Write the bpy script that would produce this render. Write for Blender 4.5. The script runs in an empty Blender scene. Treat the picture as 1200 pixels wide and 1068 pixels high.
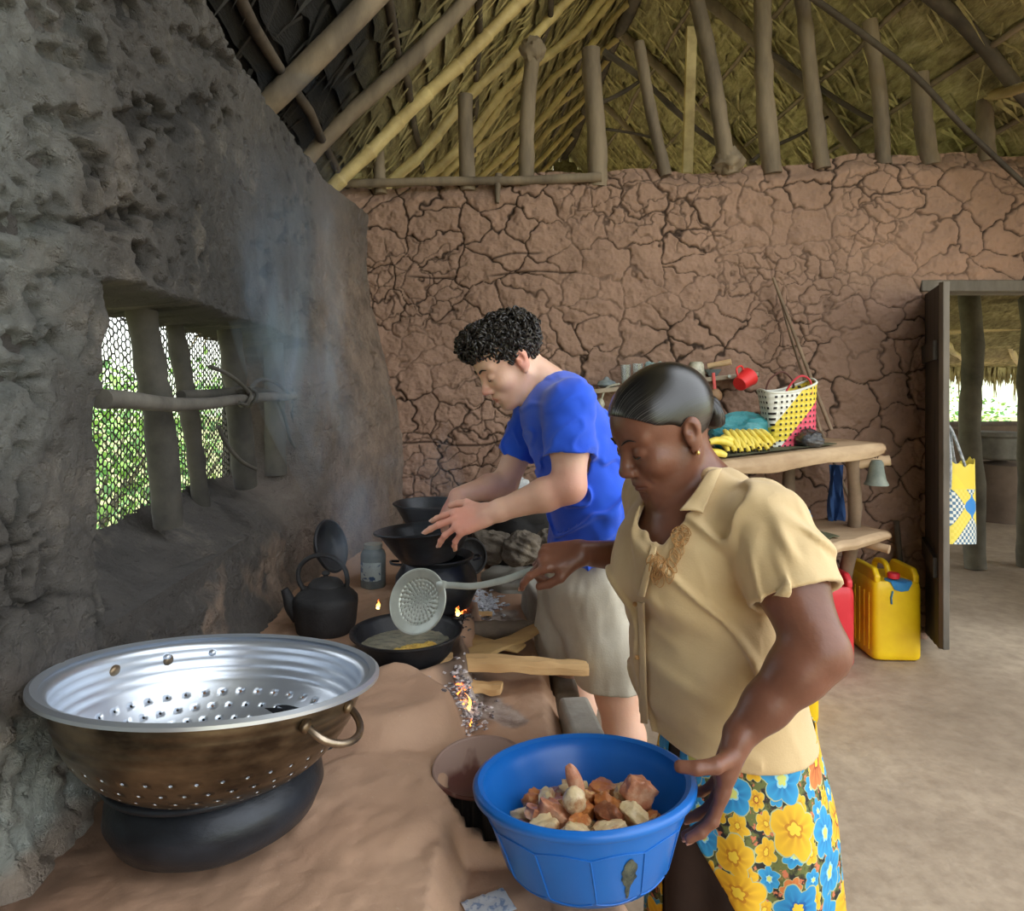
import bpy, math, random
import numpy as np
from mathutils import Vector, Matrix, noise as mnoise
PI = math.pi
SC = bpy.context.scene
COL = SC.collection
FPX, CX, CY, EYE = 800.0, 600.0, 460.0, 1.3

def at(x, y, Y):
    return Vector(((x - CX) / FPX * Y, Y, EYE + (CY - y) / FPX * Y))

def srgb(r, g, b):
    f = lambda c: (c / 255 / 12.92) if c <= 10 else ((c / 255 + .055) / 1.055) ** 2.4
    return (f(r), f(g), f(b), 1.0)

# ---------------------------------------------------------------- materials
class NT:
    def __init__(s, name):
        s.m = bpy.data.materials.new(name); s.m.use_nodes = True
        s.t = s.m.node_tree; s.n = s.t.nodes
        s.b = s.n['Principled BSDF']; s.out = s.n['Material Output']
        s.tc = s.n.new('ShaderNodeTexCoord'); s.co = s.tc.outputs['Object']
    def link(s, a, b): s.t.links.new(a, b)
    def node(s, typ, **kw):
        x = s.n.new(typ)
        for k, v in kw.items(): setattr(x, k, v)
        return x
    def setin(s, x, k, v):
        if isinstance(v, bpy.types.NodeSocket): s.link(v, x.inputs[k])
        else: x.inputs[k].default_value = v
    def noise(s, scale, detail=4, rough=.6, co=None, dist=0.0):
        x = s.node('ShaderNodeTexNoise'); s.link(co or s.co, x.inputs['Vector'])
        x.inputs['Scale'].default_value = scale; x.inputs['Detail'].default_value = detail
        x.inputs['Roughness'].default_value = rough; x.inputs['Distortion'].default_value = dist
        return x.outputs['Fac']
    def mapping(s, sc=(1, 1, 1), rot=(0, 0, 0), co=None):
        x = s.node('ShaderNodeMapping'); s.link(co or s.co, x.inputs['Vector'])
        x.inputs['Scale'].default_value = sc; x.inputs['Rotation'].default_value = rot
        return x.outputs['Vector']
    def ramp(s, fac, stops, interp='LINEAR'):
        x = s.node('ShaderNodeValToRGB'); s.link(fac, x.inputs['Fac']); e = x.color_ramp
        e.interpolation = interp
        while len(e.elements) < len(stops): e.elements.new(.5)
        for el, (p, c) in zip(e.elements, stops):
            el.position = p; el.color = c if len(c) == 4 else tuple(c) + (1,)
        return x.outputs['Color']
    def mix(s, f, a, b, mode='MIX'):
        x = s.node('ShaderNodeMix', data_type='RGBA', blend_type=mode)
        s.setin(x, 0, f); s.setin(x, 6, a); s.setin(x, 7, b)
        return x.outputs[2]
    def math(s, op, a, b=0.0, c=None, clamp=False):
        x = s.node('ShaderNodeMath', operation=op); x.use_clamp = clamp
        s.setin(x, 0, a); s.setin(x, 1, b)
        if c is not None: s.setin(x, 2, c)
        return x.outputs[0]
    def vmath(s, op, a, b=(0, 0, 0)):
        x = s.node('ShaderNodeVectorMath', operation=op); s.setin(x, 0, a); s.setin(x, 1, b)
        return x
    def bump(s, h, strength=.5, dist=.01, prev=None):
        x = s.node('ShaderNodeBump'); s.link(h, x.inputs['Height'])
        x.inputs['Strength'].default_value = strength; x.inputs['Distance'].default_value = dist
        if prev is not None: s.link(prev, x.inputs['Normal'])
        s.link(x.outputs[0], s.b.inputs['Normal']); return x.outputs[0]
    def attr(s, name):
        x = s.node('ShaderNodeAttribute', attribute_name=name); return x

def mat(name, c1, c2=None, scale=8, rough=.8, metal=0.0, bump=0.0, bscale=40, bdist=.004, stretch=None,
        spec=None, trans=0.0, sss=0.0, coat=0.0, lo=.35, hi=.65, alpha=None, sheen=0.0, roughvar=0.0):
    t = NT(name)
    co = t.mapping(stretch) if stretch else t.co
    if c2 is None: t.b.inputs['Base Color'].default_value = c1
    else: t.link(t.ramp(t.noise(scale, 5, .6, co), [(lo, c1), (hi, c2)]), t.b.inputs['Base Color'])
    t.b.inputs['Roughness'].default_value = rough; t.b.inputs['Metallic'].default_value = metal
    if roughvar:
        t.link(t.math('MULTIPLY_ADD', t.noise(scale * 1.7, 4), roughvar, rough - roughvar / 2, clamp=True), t.b.inputs['Roughness'])
    if spec is not None: t.b.inputs['Specular IOR Level'].default_value = spec
    if trans: t.b.inputs['Transmission Weight'].default_value = trans
    if coat: t.b.inputs['Coat Weight'].default_value = coat
    if sheen: t.b.inputs['Sheen Weight'].default_value = sheen
    if sss:
        t.b.inputs['Subsurface Weight'].default_value = sss
        t.b.inputs['Subsurface Radius'].default_value = (.012, .005, .003)
        t.b.inputs['Subsurface Scale'].default_value = 1.0
    if alpha is not None: t.b.inputs['Alpha'].default_value = alpha
    if bump: t.bump(t.noise(bscale, 5, .65, co), bump, bdist)
    return t.m

def emis(name, col, strength):
    t = NT(name); t.b.inputs['Base Color'].default_value = (0, 0, 0, 1)
    t.b.inputs['Emission Color'].default_value = col; t.b.inputs['Emission Strength'].default_value = strength
    return t.m

# ---------------------------------------------------------------- objects
def tag(o, label=None, cat=None, group=None, kind=None):
    if label: o['label'] = label
    if cat: o['category'] = cat
    if group: o['group'] = group
    if kind: o['kind'] = kind
    return o

def thing(name, label, cat, loc=(0, 0, 0), group=None, rot=(0, 0, 0)):
    o = bpy.data.objects.new(name, None); COL.objects.link(o)
    o.empty_display_size = .05
    o.location = loc; o.rotation_euler = rot
    return tag(o, label, cat, group)

def link_mesh(name, me, m, parent=None, smooth=True, world=False):
    o = bpy.data.objects.new(name, me); COL.objects.link(o)
    if m is not None:
        for mm in (m if isinstance(m, (list, tuple)) else [m]): me.materials.append(mm)
    if smooth: me.polygons.foreach_set('use_smooth', [True] * len(me.polygons))
    if parent is not None:
        o.parent = parent
        if world: o.matrix_parent_inverse = Matrix.LocRotScale(parent.location, parent.rotation_euler, parent.scale).inverted()
    return o

class MB:
    def __init__(s): s.v = []; s.f = []; s.mi = []; s.cur = 0
    def add(s, vs, fs):
        o = len(s.v); s.v += [tuple(p) for p in vs]
        s.f += [tuple(i + o for i in f) for f in fs]; s.mi += [s.cur] * len(fs); return s
    def grid(s, rows, closeu=False, closev=False):
        nu = len(rows); nv = len(rows[0]); vs = [p for r in rows for p in r]; fs = []
        for i in range(nu if closeu else nu - 1):
            for j in range(nv if closev else nv - 1):
                i2 = (i + 1) % nu; j2 = (j + 1) % nv
                fs.append((i * nv + j, i * nv + j2, i2 * nv + j2, i2 * nv + j))
        return s.add(vs, fs)
    def tube(s, pts, r, seg=10, cap=True, flat=1.0, up=None, closed=False):
        pts = [Vector(p) for p in pts]; n = len(pts)
        rs = r if isinstance(r, (list, tuple)) else [r] * n
        T = []
        for i in range(n):
            a = pts[(i - 1) % n] if (closed or i > 0) else pts[0]
            b = pts[(i + 1) % n] if (closed or i < n - 1) else pts[-1]
            d = b - a; T.append(d.normalized() if d.length > 1e-9 else Vector((0, 0, 1)))
        u = Vector(up) if up else (Vector((0, 0, 1)) if abs(T[0].z) < .9 else Vector((1, 0, 0)))
        u = (u - T[0] * u.dot(T[0])).normalized()
        base = len(s.v); vs = []; fs = []
        for i in range(n):
            u = u - T[i] * u.dot(T[i])
            u = u.normalized() if u.length > 1e-6 else T[i].orthogonal().normalized()
            w = T[i].cross(u)
            for k in range(seg):
                a = 2 * PI * k / seg
                vs.append(pts[i] + (u * math.cos(a) * flat + w * math.sin(a)) * rs[i])
        for i in range(n if closed else n - 1):
            i2 = (i + 1) % n
            for k in range(seg):
                k2 = (k + 1) % seg
                fs.append((i * seg + k, i * seg + k2, i2 * seg + k2, i2 * seg + k))
        if cap and not closed:
            fs.append(tuple(range(seg - 1, -1, -1))); fs.append(tuple((n - 1) * seg + k for k in range(seg)))
        return s.add(vs, fs)
    def lathe(s, prof, seg=48, M=None, capb=False, capt=False):
        M = M or Matrix.Identity(4); rows = []
        for r, z in prof:
            rows.append([M @ Vector((r * math.cos(2 * PI * k / seg), r * math.sin(2 * PI * k / seg), z)) for k in range(seg)])
        o = len(s.v); s.grid(rows, closev=True)
        if capb: s.f.append(tuple(o + k for k in range(seg - 1, -1, -1))); s.mi.append(s.cur)
        if capt: s.f.append(tuple(o + (len(prof) - 1) * seg + k for k in range(seg))); s.mi.append(s.cur)
        return s
    def box(s, c, size, M=None):
        c = Vector(c); sx, sy, sz = [d / 2 for d in size]; M = M or Matrix.Identity(4)
        vs = [M @ (c + Vector((x * sx, y * sy, z * sz))) for z in (-1, 1) for y in (-1, 1) for x in (-1, 1)]
        return s.add(vs, [(0, 2, 3, 1), (4, 5, 7, 6), (0, 1, 5, 4), (2, 6, 7, 3), (0, 4, 6, 2), (1, 3, 7, 5)])
    def prism(s, poly, d, M=None):
        """poly: 2D outline in x,z; thickness d along y"""
        M = M or Matrix.Identity(4); n = len(poly)
        vs = [M @ Vector((x, -d / 2, z)) for x, z in poly] + [M @ Vector((x, d / 2, z)) for x, z in poly]
        fs = [tuple(range(n)), tuple(range(2 * n - 1, n - 1, -1))] + [(i, i + n, (i + 1) % n + n, (i + 1) % n) for i in range(n)]
        return s.add(vs, fs)
    def blob(s, c, r, seed=0, amp=.15, freq=2.0, seg=24, rings=14, M=None, hard=False):
        c = Vector(c); r = Vector(r) if hasattr(r, '__len__') else Vector((r, r, r)); M = M or Matrix.Identity(3)
        M = M.to_3x3(); rows = []
        sd = Vector((seed * 3.71, seed * 1.37, seed * 7.13))
        for i in range(rings + 1):
            th = PI * i / rings; row = []
            for k in range(seg):
                ph = 2 * PI * k / seg
                d = Vector((math.sin(th) * math.cos(ph), math.sin(th) * math.sin(ph), math.cos(th)))
                q = 1 + amp * mnoise.noise(d * freq + sd) + amp * .5 * mnoise.noise(d * freq * 2.3 + sd)
                if hard: q *= 1 / max(abs(d.x) * .8 + abs(d.y) * .3, abs(d.z) * .9 + abs(d.x) * .2, abs(d.y) * 1.0, .62) * .75
                row.append(c + M @ Vector((d.x * r.x * q, d.y * r.y * q, d.z * r.z * q)))
            rows.append(row)
        return s.grid(rows, closev=True)
    def mesh(s, name):
        me = bpy.data.meshes.new(name); me.from_pydata(s.v, [], s.f)
        if any(s.mi): me.polygons.foreach_set('material_index', s.mi)
        me.update(); return me
    def build(s, name, m, parent=None, smooth=True, bevel=0, subsurf=0, solid=0, world=False, label=None):
        o = link_mesh(name, s.mesh(name), m, parent, smooth, world)
        if bevel:
            b = o.modifiers.new('bevel', 'BEVEL'); b.width = bevel; b.segments = 3; b.limit_method = 'ANGLE'; b.angle_limit = .6
        if solid:
            b = o.modifiers.new('solid', 'SOLIDIFY'); b.thickness = solid; b.offset = 0
        if subsurf:
            b = o.modifiers.new('sub', 'SUBSURF'); b.levels = b.render_levels = subsurf
        if smooth and not subsurf:
            b = o.modifiers.new('wn', 'WEIGHTED_NORMAL'); b.keep_sharp = True
            try: o.data.set_sharp_from_angle(angle=.9)
            except Exception: pass
        if label: o['label'] = label
        return o

def pole_pts(a, b, wob=.02, n=12, seed=0, freq=1.5):
    a = Vector(a); b = Vector(b); L = (b - a).length; out = []
    for i in range(n + 1):
        t = i / n; p = a.lerp(b, t)
        q = Vector((mnoise.noise(Vector((t * L * freq, seed, 0))), mnoise.noise(Vector((t * L * freq, seed, 9))), mnoise.noise(Vector((t * L * freq, seed, 5)))))
        out.append(p + q * wob)
    return out
def pole(mb, a, b, r0, r1=None, wob=.02, n=12, seed=0, seg=10, knots=.08):
    r1 = r0 if r1 is None else r1
    pts = pole_pts(a, b, wob, n, seed)
    rs = [(r0 + (r1 - r0) * i / n) * (1 + knots * 2 * mnoise.noise(Vector((i * .9, seed * 2.3, 1)))) for i in range(n + 1)]
    return mb.tube(pts, rs, seg)

def smooth(pts, n=8, closed=False):
    pts = [Vector(p) for p in pts]; out = []; N = len(pts)
    g = (lambda i: pts[i % N]) if closed else (lambda i: pts[min(max(i, 0), N - 1)])
    for i in range(N if closed else N - 1):
        p0, p1, p2, p3 = g(i - 1), g(i), g(i + 1), g(i + 2)
        for k in range(n):
            t = k / n
            out.append(.5 * ((2 * p1) + (p2 - p0) * t + (2 * p0 - 5 * p1 + 4 * p2 - p3) * t * t + (3 * p1 - p0 - 3 * p2 + p3) * t ** 3))
    if not closed: out.append(pts[-1])
    return out

# ---------------------------------------------------------------- vector noise
def _h(ix, iy, iz, seed):
    n = (ix.astype(np.int64) * 374761393 + iy.astype(np.int64) * 668265263 + iz.astype(np.int64) * 2147483647 + seed * 974711) & 0xffffffff
    n = ((n ^ (n >> 13)) * 1274126177) & 0xffffffff
    return ((n ^ (n >> 16)) & 0xffff) / 65535.0
def vnoise(p, seed=0):
    p = np.asarray(p, float); i = np.floor(p).astype(np.int64); f = p - i; f = f * f * (3 - 2 * f); r = 0
    for dx in (0, 1):
        wx = f[..., 0] if dx else 1 - f[..., 0]
        for dy in (0, 1):
            wy = f[..., 1] if dy else 1 - f[..., 1]
            for dz in (0, 1):
                wz = f[..., 2] if dz else 1 - f[..., 2]
                r = r + wx * wy * wz * _h(i[..., 0] + dx, i[..., 1] + dy, i[..., 2] + dz, seed)
    return r * 2 - 1
def fbm(p, oct=4, seed=0, g=.5):
    r = 0; a = 1
    for o in range(oct): r = r + a * vnoise(np.asarray(p) * 2 ** o + o * 17.3, seed + o); a *= g
    return r
def cracks(u, v, seed=0):
    """2D cellular: distance to border and cell value"""
    iu = np.floor(u).astype(int); iv = np.floor(v).astype(int)
    d1 = np.full(u.shape, 9.); x1 = np.zeros(u.shape); y1 = np.zeros(u.shape); cid = np.zeros(u.shape)
    pts = []
    for a in (-2, -1, 0, 1, 2):
        for b in (-2, -1, 0, 1, 2):
            cx = iu + a; cy = iv + b
            px = cx + _h(cx, cy, cy * 0, seed); py = cy + _h(cx, cy, cy * 0 + 1, seed)
            pts.append((px, py)); d = np.hypot(px - u, py - v); m = d < d1
            d1 = np.where(m, d, d1); x1 = np.where(m, px, x1); y1 = np.where(m, py, y1); cid = np.where(m, _h(cx, cy, cy * 0 + 2, seed), cid)
    e = np.full(u.shape, 9.)
    for px, py in pts:
        dx = px - x1; dy = py - y1; L = np.hypot(dx, dy); ok = L > 1e-6
        de = ((px + x1) / 2 - u) * dx / np.maximum(L, 1e-6) + ((py + y1) / 2 - v) * dy / np.maximum(L, 1e-6)
        e = np.where(ok, np.minimum(e, de), e)
    return e, cid
def sst(a, b, x):
    t = np.clip((x - a) / (b - a), 0, 1); return t * t * (3 - 2 * t)
def grid_mesh(name, P, keep=None, attrs=None):
    """P: (n,m,3) numpy; keep: (n-1,m-1) mask; attrs dict of (n,m)"""
    n, m = P.shape[:2]; idx = np.arange(n * m).reshape(n, m)
    q = np.stack([idx[:-1, :-1], idx[:-1, 1:], idx[1:, 1:], idx[1:, :-1]], -1).reshape(-1, 4)
    if keep is not None: q = q[keep.reshape(-1)]
    return np_mesh(name, P.reshape(-1, 3), q, {k: a.reshape(-1) for k, a in (attrs or {}).items()})
def np_mesh(name, V, Q, attrs=None):
    me = bpy.data.meshes.new(name); Q = np.asarray(Q, np.int32)
    me.vertices.add(len(V)); me.vertices.foreach_set('co', np.asarray(V, np.float32).reshape(-1))
    me.loops.add(Q.size); me.loops.foreach_set('vertex_index', Q.reshape(-1))
    me.polygons.add(len(Q)); me.polygons.foreach_set('loop_start', np.arange(0, Q.size, Q.shape[1], dtype=np.int32))
    try: me.polygons.foreach_set('loop_total', np.full(len(Q), Q.shape[1], np.int32))
    except Exception: pass
    for k, a in (attrs or {}).items():
        at_ = me.attributes.new(k, 'FLOAT', 'POINT'); at_.data.foreach_set('value', np.asarray(a, np.float32))
    me.update(calc_edges=True); me.validate(); return me
# ================================================================ camera, world
cam = bpy.data.cameras.new('camera'); camo = bpy.data.objects.new('camera', cam); COL.objects.link(camo)
camo.location = (0, 0, EYE); camo.rotation_euler = (PI / 2, 0, 0)
cam.sensor_fit = 'HORIZONTAL'; cam.sensor_width = 36; cam.lens = 36 * FPX / 1200; cam.shift_y = -(534 - CY) / 1200
cam.clip_start = .02
SC.camera = camo
SC.view_settings.view_transform = 'Standard'; SC.view_settings.look = 'None'
SC.view_settings.gamma = 1; SC.view_settings.use_curve_mapping = False
SC.view_settings.exposure = 1.32
w = bpy.data.worlds.new('world'); SC.world = w; w.use_nodes = True
wt = w.node_tree; bg = wt.nodes['Background']
tc = wt.nodes.new('ShaderNodeTexCoord'); sp = wt.nodes.new('ShaderNodeSeparateXYZ'); wt.links.new(tc.outputs['Generated'], sp.inputs[0])
rp = wt.nodes.new('ShaderNodeValToRGB'); wt.links.new(sp.outputs[2], rp.inputs[0])
rp.color_ramp.elements[0].position = 0.0; rp.color_ramp.elements[0].color = (.62, .70, .48, 1)
rp.color_ramp.elements[1].position = .12; rp.color_ramp.elements[1].color = (.92, .96, 1.0, 1)
wt.links.new(rp.outputs[0], bg.inputs[0]); bg.inputs[1].default_value = 1.25
sun = bpy.data.lights.new('sun', 'SUN'); sun.energy = 3.2; sun.angle = .02; sun.color = (1, .95, .86)
so_ = bpy.data.objects.new('sun', sun); COL.objects.link(so_); so_.location = (-6, 3, 12); so_.rotation_euler = Vector((.42, -.12, -1)).to_track_quat('-Z', 'Y').to_euler()
SC.cycles.use_denoising = True
SC.cycles.max_bounces = 8; SC.cycles.diffuse_bounces = 5; SC.cycles.transparent_max_bounces = 12
SC.cycles.volume_bounces = 2
SC.cycles.sample_clamp_indirect = 6

# ================================================================ setting materials
def mud_mat(name, a, b, c, crackcol, soot=False, bump=.5):
    t = NT(name)
    n1 = t.noise(1.1, 4, .55); n2 = t.noise(9, 6, .65); n3 = t.noise(60, 4, .6)
    col = t.ramp(n1, [(.35, a), (.65, b)])
    col = t.mix(t.math('MULTIPLY', n2, .75), col, c)
    cr = t.attr('crack')
    col = t.mix(cr.outputs['Fac'], col, crackcol)
    if soot:
        so = t.attr('patch'); col = t.mix(so.outputs['Fac'], col, t.ramp(n2, [(.35, srgb(140, 146, 142)), (.6, srgb(200, 206, 200))]))
        s2 = t.attr('clay'); col = t.mix(s2.outputs['Fac'], col, t.ramp(n2, [(.35, srgb(128, 110, 96)), (.6, srgb(172, 150, 132))]))
    t.link(col, t.b.inputs['Base Color']); t.b.inputs['Roughness'].default_value = .88
    t.b.inputs['Specular IOR Level'].default_value = .25
    wv = t.noise(22, 5, .7, t.mapping((1, 1, 2.6)), 1.5)
    h = t.math('ADD', t.math('MULTIPLY', wv, .7), t.math('MULTIPLY', n3, .5))
    if soot:
        h = t.math('ADD', h, t.math('MULTIPLY', t.noise(34, 8, .75, t.mapping((1.2, 1, .7), (.5, 0, 0)), 1.0), 1.5))
        h = t.math('SUBTRACT', h, t.math('MULTIPLY', t.ramp(t.noise(48, 3, .6), [(.56, (0, 0, 0)), (.66, (1, 1, 1))]), .5))
        t.link(t.mix(t.math('MULTIPLY', t.ramp(t.noise(6, 6, .7), [(.54, (0, 0, 0)), (.68, (1, 1, 1))]), .55), col, srgb(140, 132, 122)), t.b.inputs['Base Color'])
    t.bump(h, bump, .016 if soot else .012)
    return t.m
M_back = mud_mat('red_mud_wall', srgb(150, 122, 105), srgb(174, 142, 122), srgb(128, 102, 86), srgb(36, 26, 20))
M_soot = mud_mat('sooty_mud_wall', srgb(82, 80, 78), srgb(124, 118, 112), srgb(58, 57, 57), srgb(8, 8, 8), True, .9)

# ---------------------------------------------------------------- wall_back
WY = 3.6
def back_top(X): return 2.395 + .055 * (X + 1) + .02 * np.sin(X * 4.1) + .012 * np.sin(X * 11)
def build_back():
    st = .0050
    X = np.concatenate([np.arange(-1.05, 2.8, st), np.arange(2.8, 4.65, .03)]); n = len(X); m = 500
    T = np.linspace(0, 1, m); top = back_top(X)
    Z = top[:, None] * T[None, :]; XX = np.repeat(X[:, None], m, 1)
    p = np.stack([XX, Z, XX * 0], -1)
    wx = XX + .04 * fbm(p * 6, 3, 1) + .018 * fbm(p * 25, 2, 8); wz = Z + .04 * fbm(p * 6 + 40, 3, 2) + .018 * fbm(p * 25 + 9, 2, 9)
    e1, c1 = cracks(wx / .19, wz / .15, 5); e1 = e1 * .17
    e2, c2 = cracks(wx / .10, wz / .085, 11); e2 = e2 * .09
    wm = .5 + .5 * fbm(p * 2.2, 2, 4)
    wid = .0022 + .0035 * np.clip(wm, 0, 1) ** 2
    k1 = 1 - sst(wid * .3, wid * 1.3 + .0035, e1)
    k1 *= .35 + .65 * sst(-.55, .1, vnoise(p * 3.3, 21))
    k2 = (1 - sst(.0006, .0058, e2)) * sst(.15, .5, vnoise(p * 2.1 + 5, 30)) * .7
    k = np.maximum(k1, k2)
    dome = np.clip(e1 / .05, 0, 1) ** .6
    d = .006 * dome + .014 * fbm(p * 3, 3, 3) + .007 * fbm(p * 18, 4, 6, .65) + .004 * (c1 - .5) - .012 * k
    # deep horizontal lath cracks
    for zc, x0, x1 in ((1.05, -.75, .1), (1.36, -.3, .6), (1.92, -.6, .4), (2.02, -.2, .2)):
        zz = zc + .02 * np.sin(XX * 5) + .015 * vnoise(p * 7, 50)
        g = np.exp(-((Z - zz) / .005) ** 2) * sst(x0, x0 + .1, XX) * (1 - sst(x1 - .1, x1, XX)) * sst(-.5, .1, vnoise(p * 5, 7))
        k = np.maximum(k, g); d -= .012 * g
    Y = WY - d
    top_round = sst(.955, 1, T)[None, :] * .07; Y = Y + top_round
    # door opening
    Xc = (XX[:-1, :-1] + XX[1:, 1:]) / 2; Zc = (Z[:-1, :-1] + Z[1:, 1:]) / 2
    keep = ~((Xc > 2.19) & (Xc < 3.05) & (Zc < 1.87))
    P = np.stack([XX, Y, Z], -1)
    me = grid_mesh('wall_back', P, keep, {'crack': k * .9})
    o = link_mesh('wall_back', me, M_back); tag(o, 'cracked reddish brown mud wall at the back of the kitchen', None, None, 'structure')
    return o
build_back()
# thickness behind the wall face (outer face, top and door reveals)
b = MB()
b.box(((-1.1 + 2.19) / 2, WY + .11, 1.17), (3.29, .10, 2.34)); b.box((3.85, WY + .11, 1.17), (1.6, .10, 2.34))
b.box((2.62, WY + .11, 2.13), (.86, .10, .48))
o = b.build('wall_back_core', M_back, smooth=False); tag(o, 'mud core and outer face of the back wall', None, None, 'structure'); o.name = 'wall_back.001'

# ---------------------------------------------------------------- wall_left
def XW(Y): return -.66 - .055 * Y
def build_left():
    st = .0062
    Ys = np.arange(.25, 3.72, st); Zs = np.arange(.35, 2.235, st)
    Y, Z = np.meshgrid(Ys, Zs, indexing='ij'); p = np.stack([Y, Z, Y * 0], -1)
    X = -.66 - .055 * Y
    X = X + .19 * sst(2.25, 3.2, Y) * (1 - sst(.9, 2.0, Z)) + .10 * sst(2.9, 3.7, Y)
    # belly of the wall below the window and near the hearth
    X = X + .045 * (1 - sst(.55, .72, Z)) * (1 - sst(2.2, 2.6, Y))
    # window niche
    wob = .02 * fbm(p * 7, 3, 61)
    zb = .90 + .05 * (Y - 1.7) + wob
    inY = sst(1.20 + wob.mean(), 1.30, Y + wob) * (1 - sst(2.5, 2.64, Y + wob))
    inZ = sst(-.13, .10, Z - zb) * (1 - sst(1.475, 1.51, Z + wob))
    S = inY * inZ
    X = X - .26 * S
    rough = (1 - S)
    wx = Y + .03 * fbm(p * 8, 3, 1); wz = Z + .03 * fbm(p * 8 + 40, 3, 2)
    e1, c1 = cracks(wx / .17, wz / .14, 77); e1 *= .15
    cm = .85 * sst(.05, .5, vnoise(p * 1.7 + 3.3, 40) + .20 * (1.2 - Y) + .25 * (1.9 - Y) * (Z < 1.6))
    k = (1 - sst(.0015, .0075, e1)) * cm * rough * sst(-.5, .1, vnoise(p * 9, 66))
    # gouges: sharp dark pits along slanted strokes
    q = np.stack([Y * 9 + Z * 5, Z * 22 - Y * 6, Y * 0], -1)
    g = sst(.32, .7, fbm(q, 3, 90, .6)) * sst(-.2, .25, vnoise(p * 2.3, 44))
    q2 = np.stack([Y * 30, Z * 38, Y * 0], -1)
    g2 = sst(.45, .8, fbm(q2, 2, 95)) * sst(-.3, .3, vnoise(p * 3.1 + 8, 47))
    near = 1 - .55 * sst(1.5, 2.6, Y)
    d = (.013 * fbm(p * 5, 4, 3) + .007 * fbm(p * 16, 4, 6, .6) + .006 * fbm(p * 45, 2, 16)) * near + .003 * (c1 - .5) * cm - .016 * k - (.026 * g + .014 * g2) * near * rough
    X = X + d
    patch = sst(.0, .10, (.98 - .62 * (Y - .80)) - Z + .07 * fbm(p * 6, 4, 13)) * (1 - sst(1.15, 1.35, Y)) * .9
    patch = np.maximum(patch, .35 * sst(.1, .5, fbm(p * 3, 3, 71)) * (1 - sst(.9, 1.3, Y)) * sst(1.0, 1.4, Z))
    clay = sst(2.2, 3.1, Y + .25 * (1.1 - Z) + .15 * fbm(p * 3, 3, 23)) * .75 * (1 - sst(1.7, 2.2, Z) * .6)
    clay = np.maximum(clay, .8 * sst(.25, .6, fbm(p * 4, 4, 33) + .4 * (1 - sst(.6, .7, Z))) * (1 - sst(.72, .95, Z)))
    Sc = (S[:-1, :-1] + S[1:, 1:]) / 2
    keep = Sc < .93
    me = grid_mesh('wall_left', np.stack([X, Y, Z], -1)[:, ::-1], keep[:, ::-1], {'crack': np.clip(k + .7 * g + .5 * g2, 0, 1)[:, ::-1] * .85, 'patch': patch[:, ::-1], 'clay': clay[:, ::-1]})
    o = link_mesh('wall_left', me, M_soot); tag(o, 'soot blackened rough mud wall with a small barred window', None, None, 'structure')
build_left()
b = MB()   # outer leaf of the left wall around the window, and the wall top
def lq(Y0, Y1, z0, z1):
    for dx in (0,):
        b.add([(XW(Y0) - .30, Y0, z0), (XW(Y1) - .30, Y1, z0), (XW(Y1) - .30, Y1, z1), (XW(Y0) - .30, Y0, z1),
               (XW(Y0) - .03, Y0, z0), (XW(Y1) - .03, Y1, z0), (XW(Y1) - .03, Y1, z1), (XW(Y0) - .03, Y0, z1)],
              [(0, 1, 2, 3), (4, 7, 6, 5), (0, 4, 5, 1), (2, 6, 7, 3), (0, 3, 7, 4), (1, 5, 6, 2)])
lq(-1.6, .25, 0, 2.23); lq(.25, 1.22, 0, 2.23); lq(2.6, 3.7, 0, 2.23); lq(1.22, 2.6, 0, .86); lq(1.22, 2.6, 1.54, 2.23)  # first piece is added unseen behind the camera to close off light
o = b.build('wall_left', M_soot, smooth=False); tag(o, 'outer face and top of the sooty mud wall', None, None, 'structure')

b = MB(); b.box((-.35, -1.65, 1.5), (1.1, .18, 3.0)); o = b.build('wall_light_block', M_back, smooth=False); tag(o, 'unseen mud wall added behind the camera to hold back light', None, None, 'structure')  # added out of view; its width sets how much light enters from behind
# ---------------------------------------------------------------- floor
t = NT('earth_floor')
n1 = t.noise(1.3, 6, .6); n2 = t.noise(14, 6, .65)
col = t.ramp(n1, [(.3, srgb(150, 134, 114)), (.52, srgb(176, 158, 136)), (.72, srgb(194, 176, 152))])
col = t.mix(t.math('MULTIPLY', t.ramp(n2, [(.4, (0, 0, 0)), (.7, (1, 1, 1))]), .45), col, srgb(122, 104, 86))
t.link(col, t.b.inputs['Base Color']); t.b.inputs['Roughness'].default_value = .75; t.bump(t.math('ADD', t.noise(5, 4), t.math('MULTIPLY', n2, .3)), .5, .02)
M_floor = t.m
Xs = np.linspace(-2, 12, 200); Yf = np.linspace(-4, 12, 230); X, Y = np.meshgrid(Xs, Yf, indexing='ij')
p = np.stack([X, Y, X * 0], -1); Z = .012 * fbm(p * 1.2, 4, 3)
Z = Z - .03 * sst(8.2, 9, Y)
me = grid_mesh('floor', np.stack([X, Y, Z], -1)); o = link_mesh('floor', me, M_floor); tag(o, 'beaten grey brown earth floor', None, None, 'structure')
M_grass = mat('outside_ground', srgb(110, 120, 70), srgb(150, 150, 100), 3, .9, bump=.4, bscale=20)
b = MB(); b.box((0, 8, -.12), (60, 60, .1)); o = b.build('ground', M_grass, smooth=False); tag(o, 'grassy ground outside the hut', None, None, 'structure')

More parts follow.
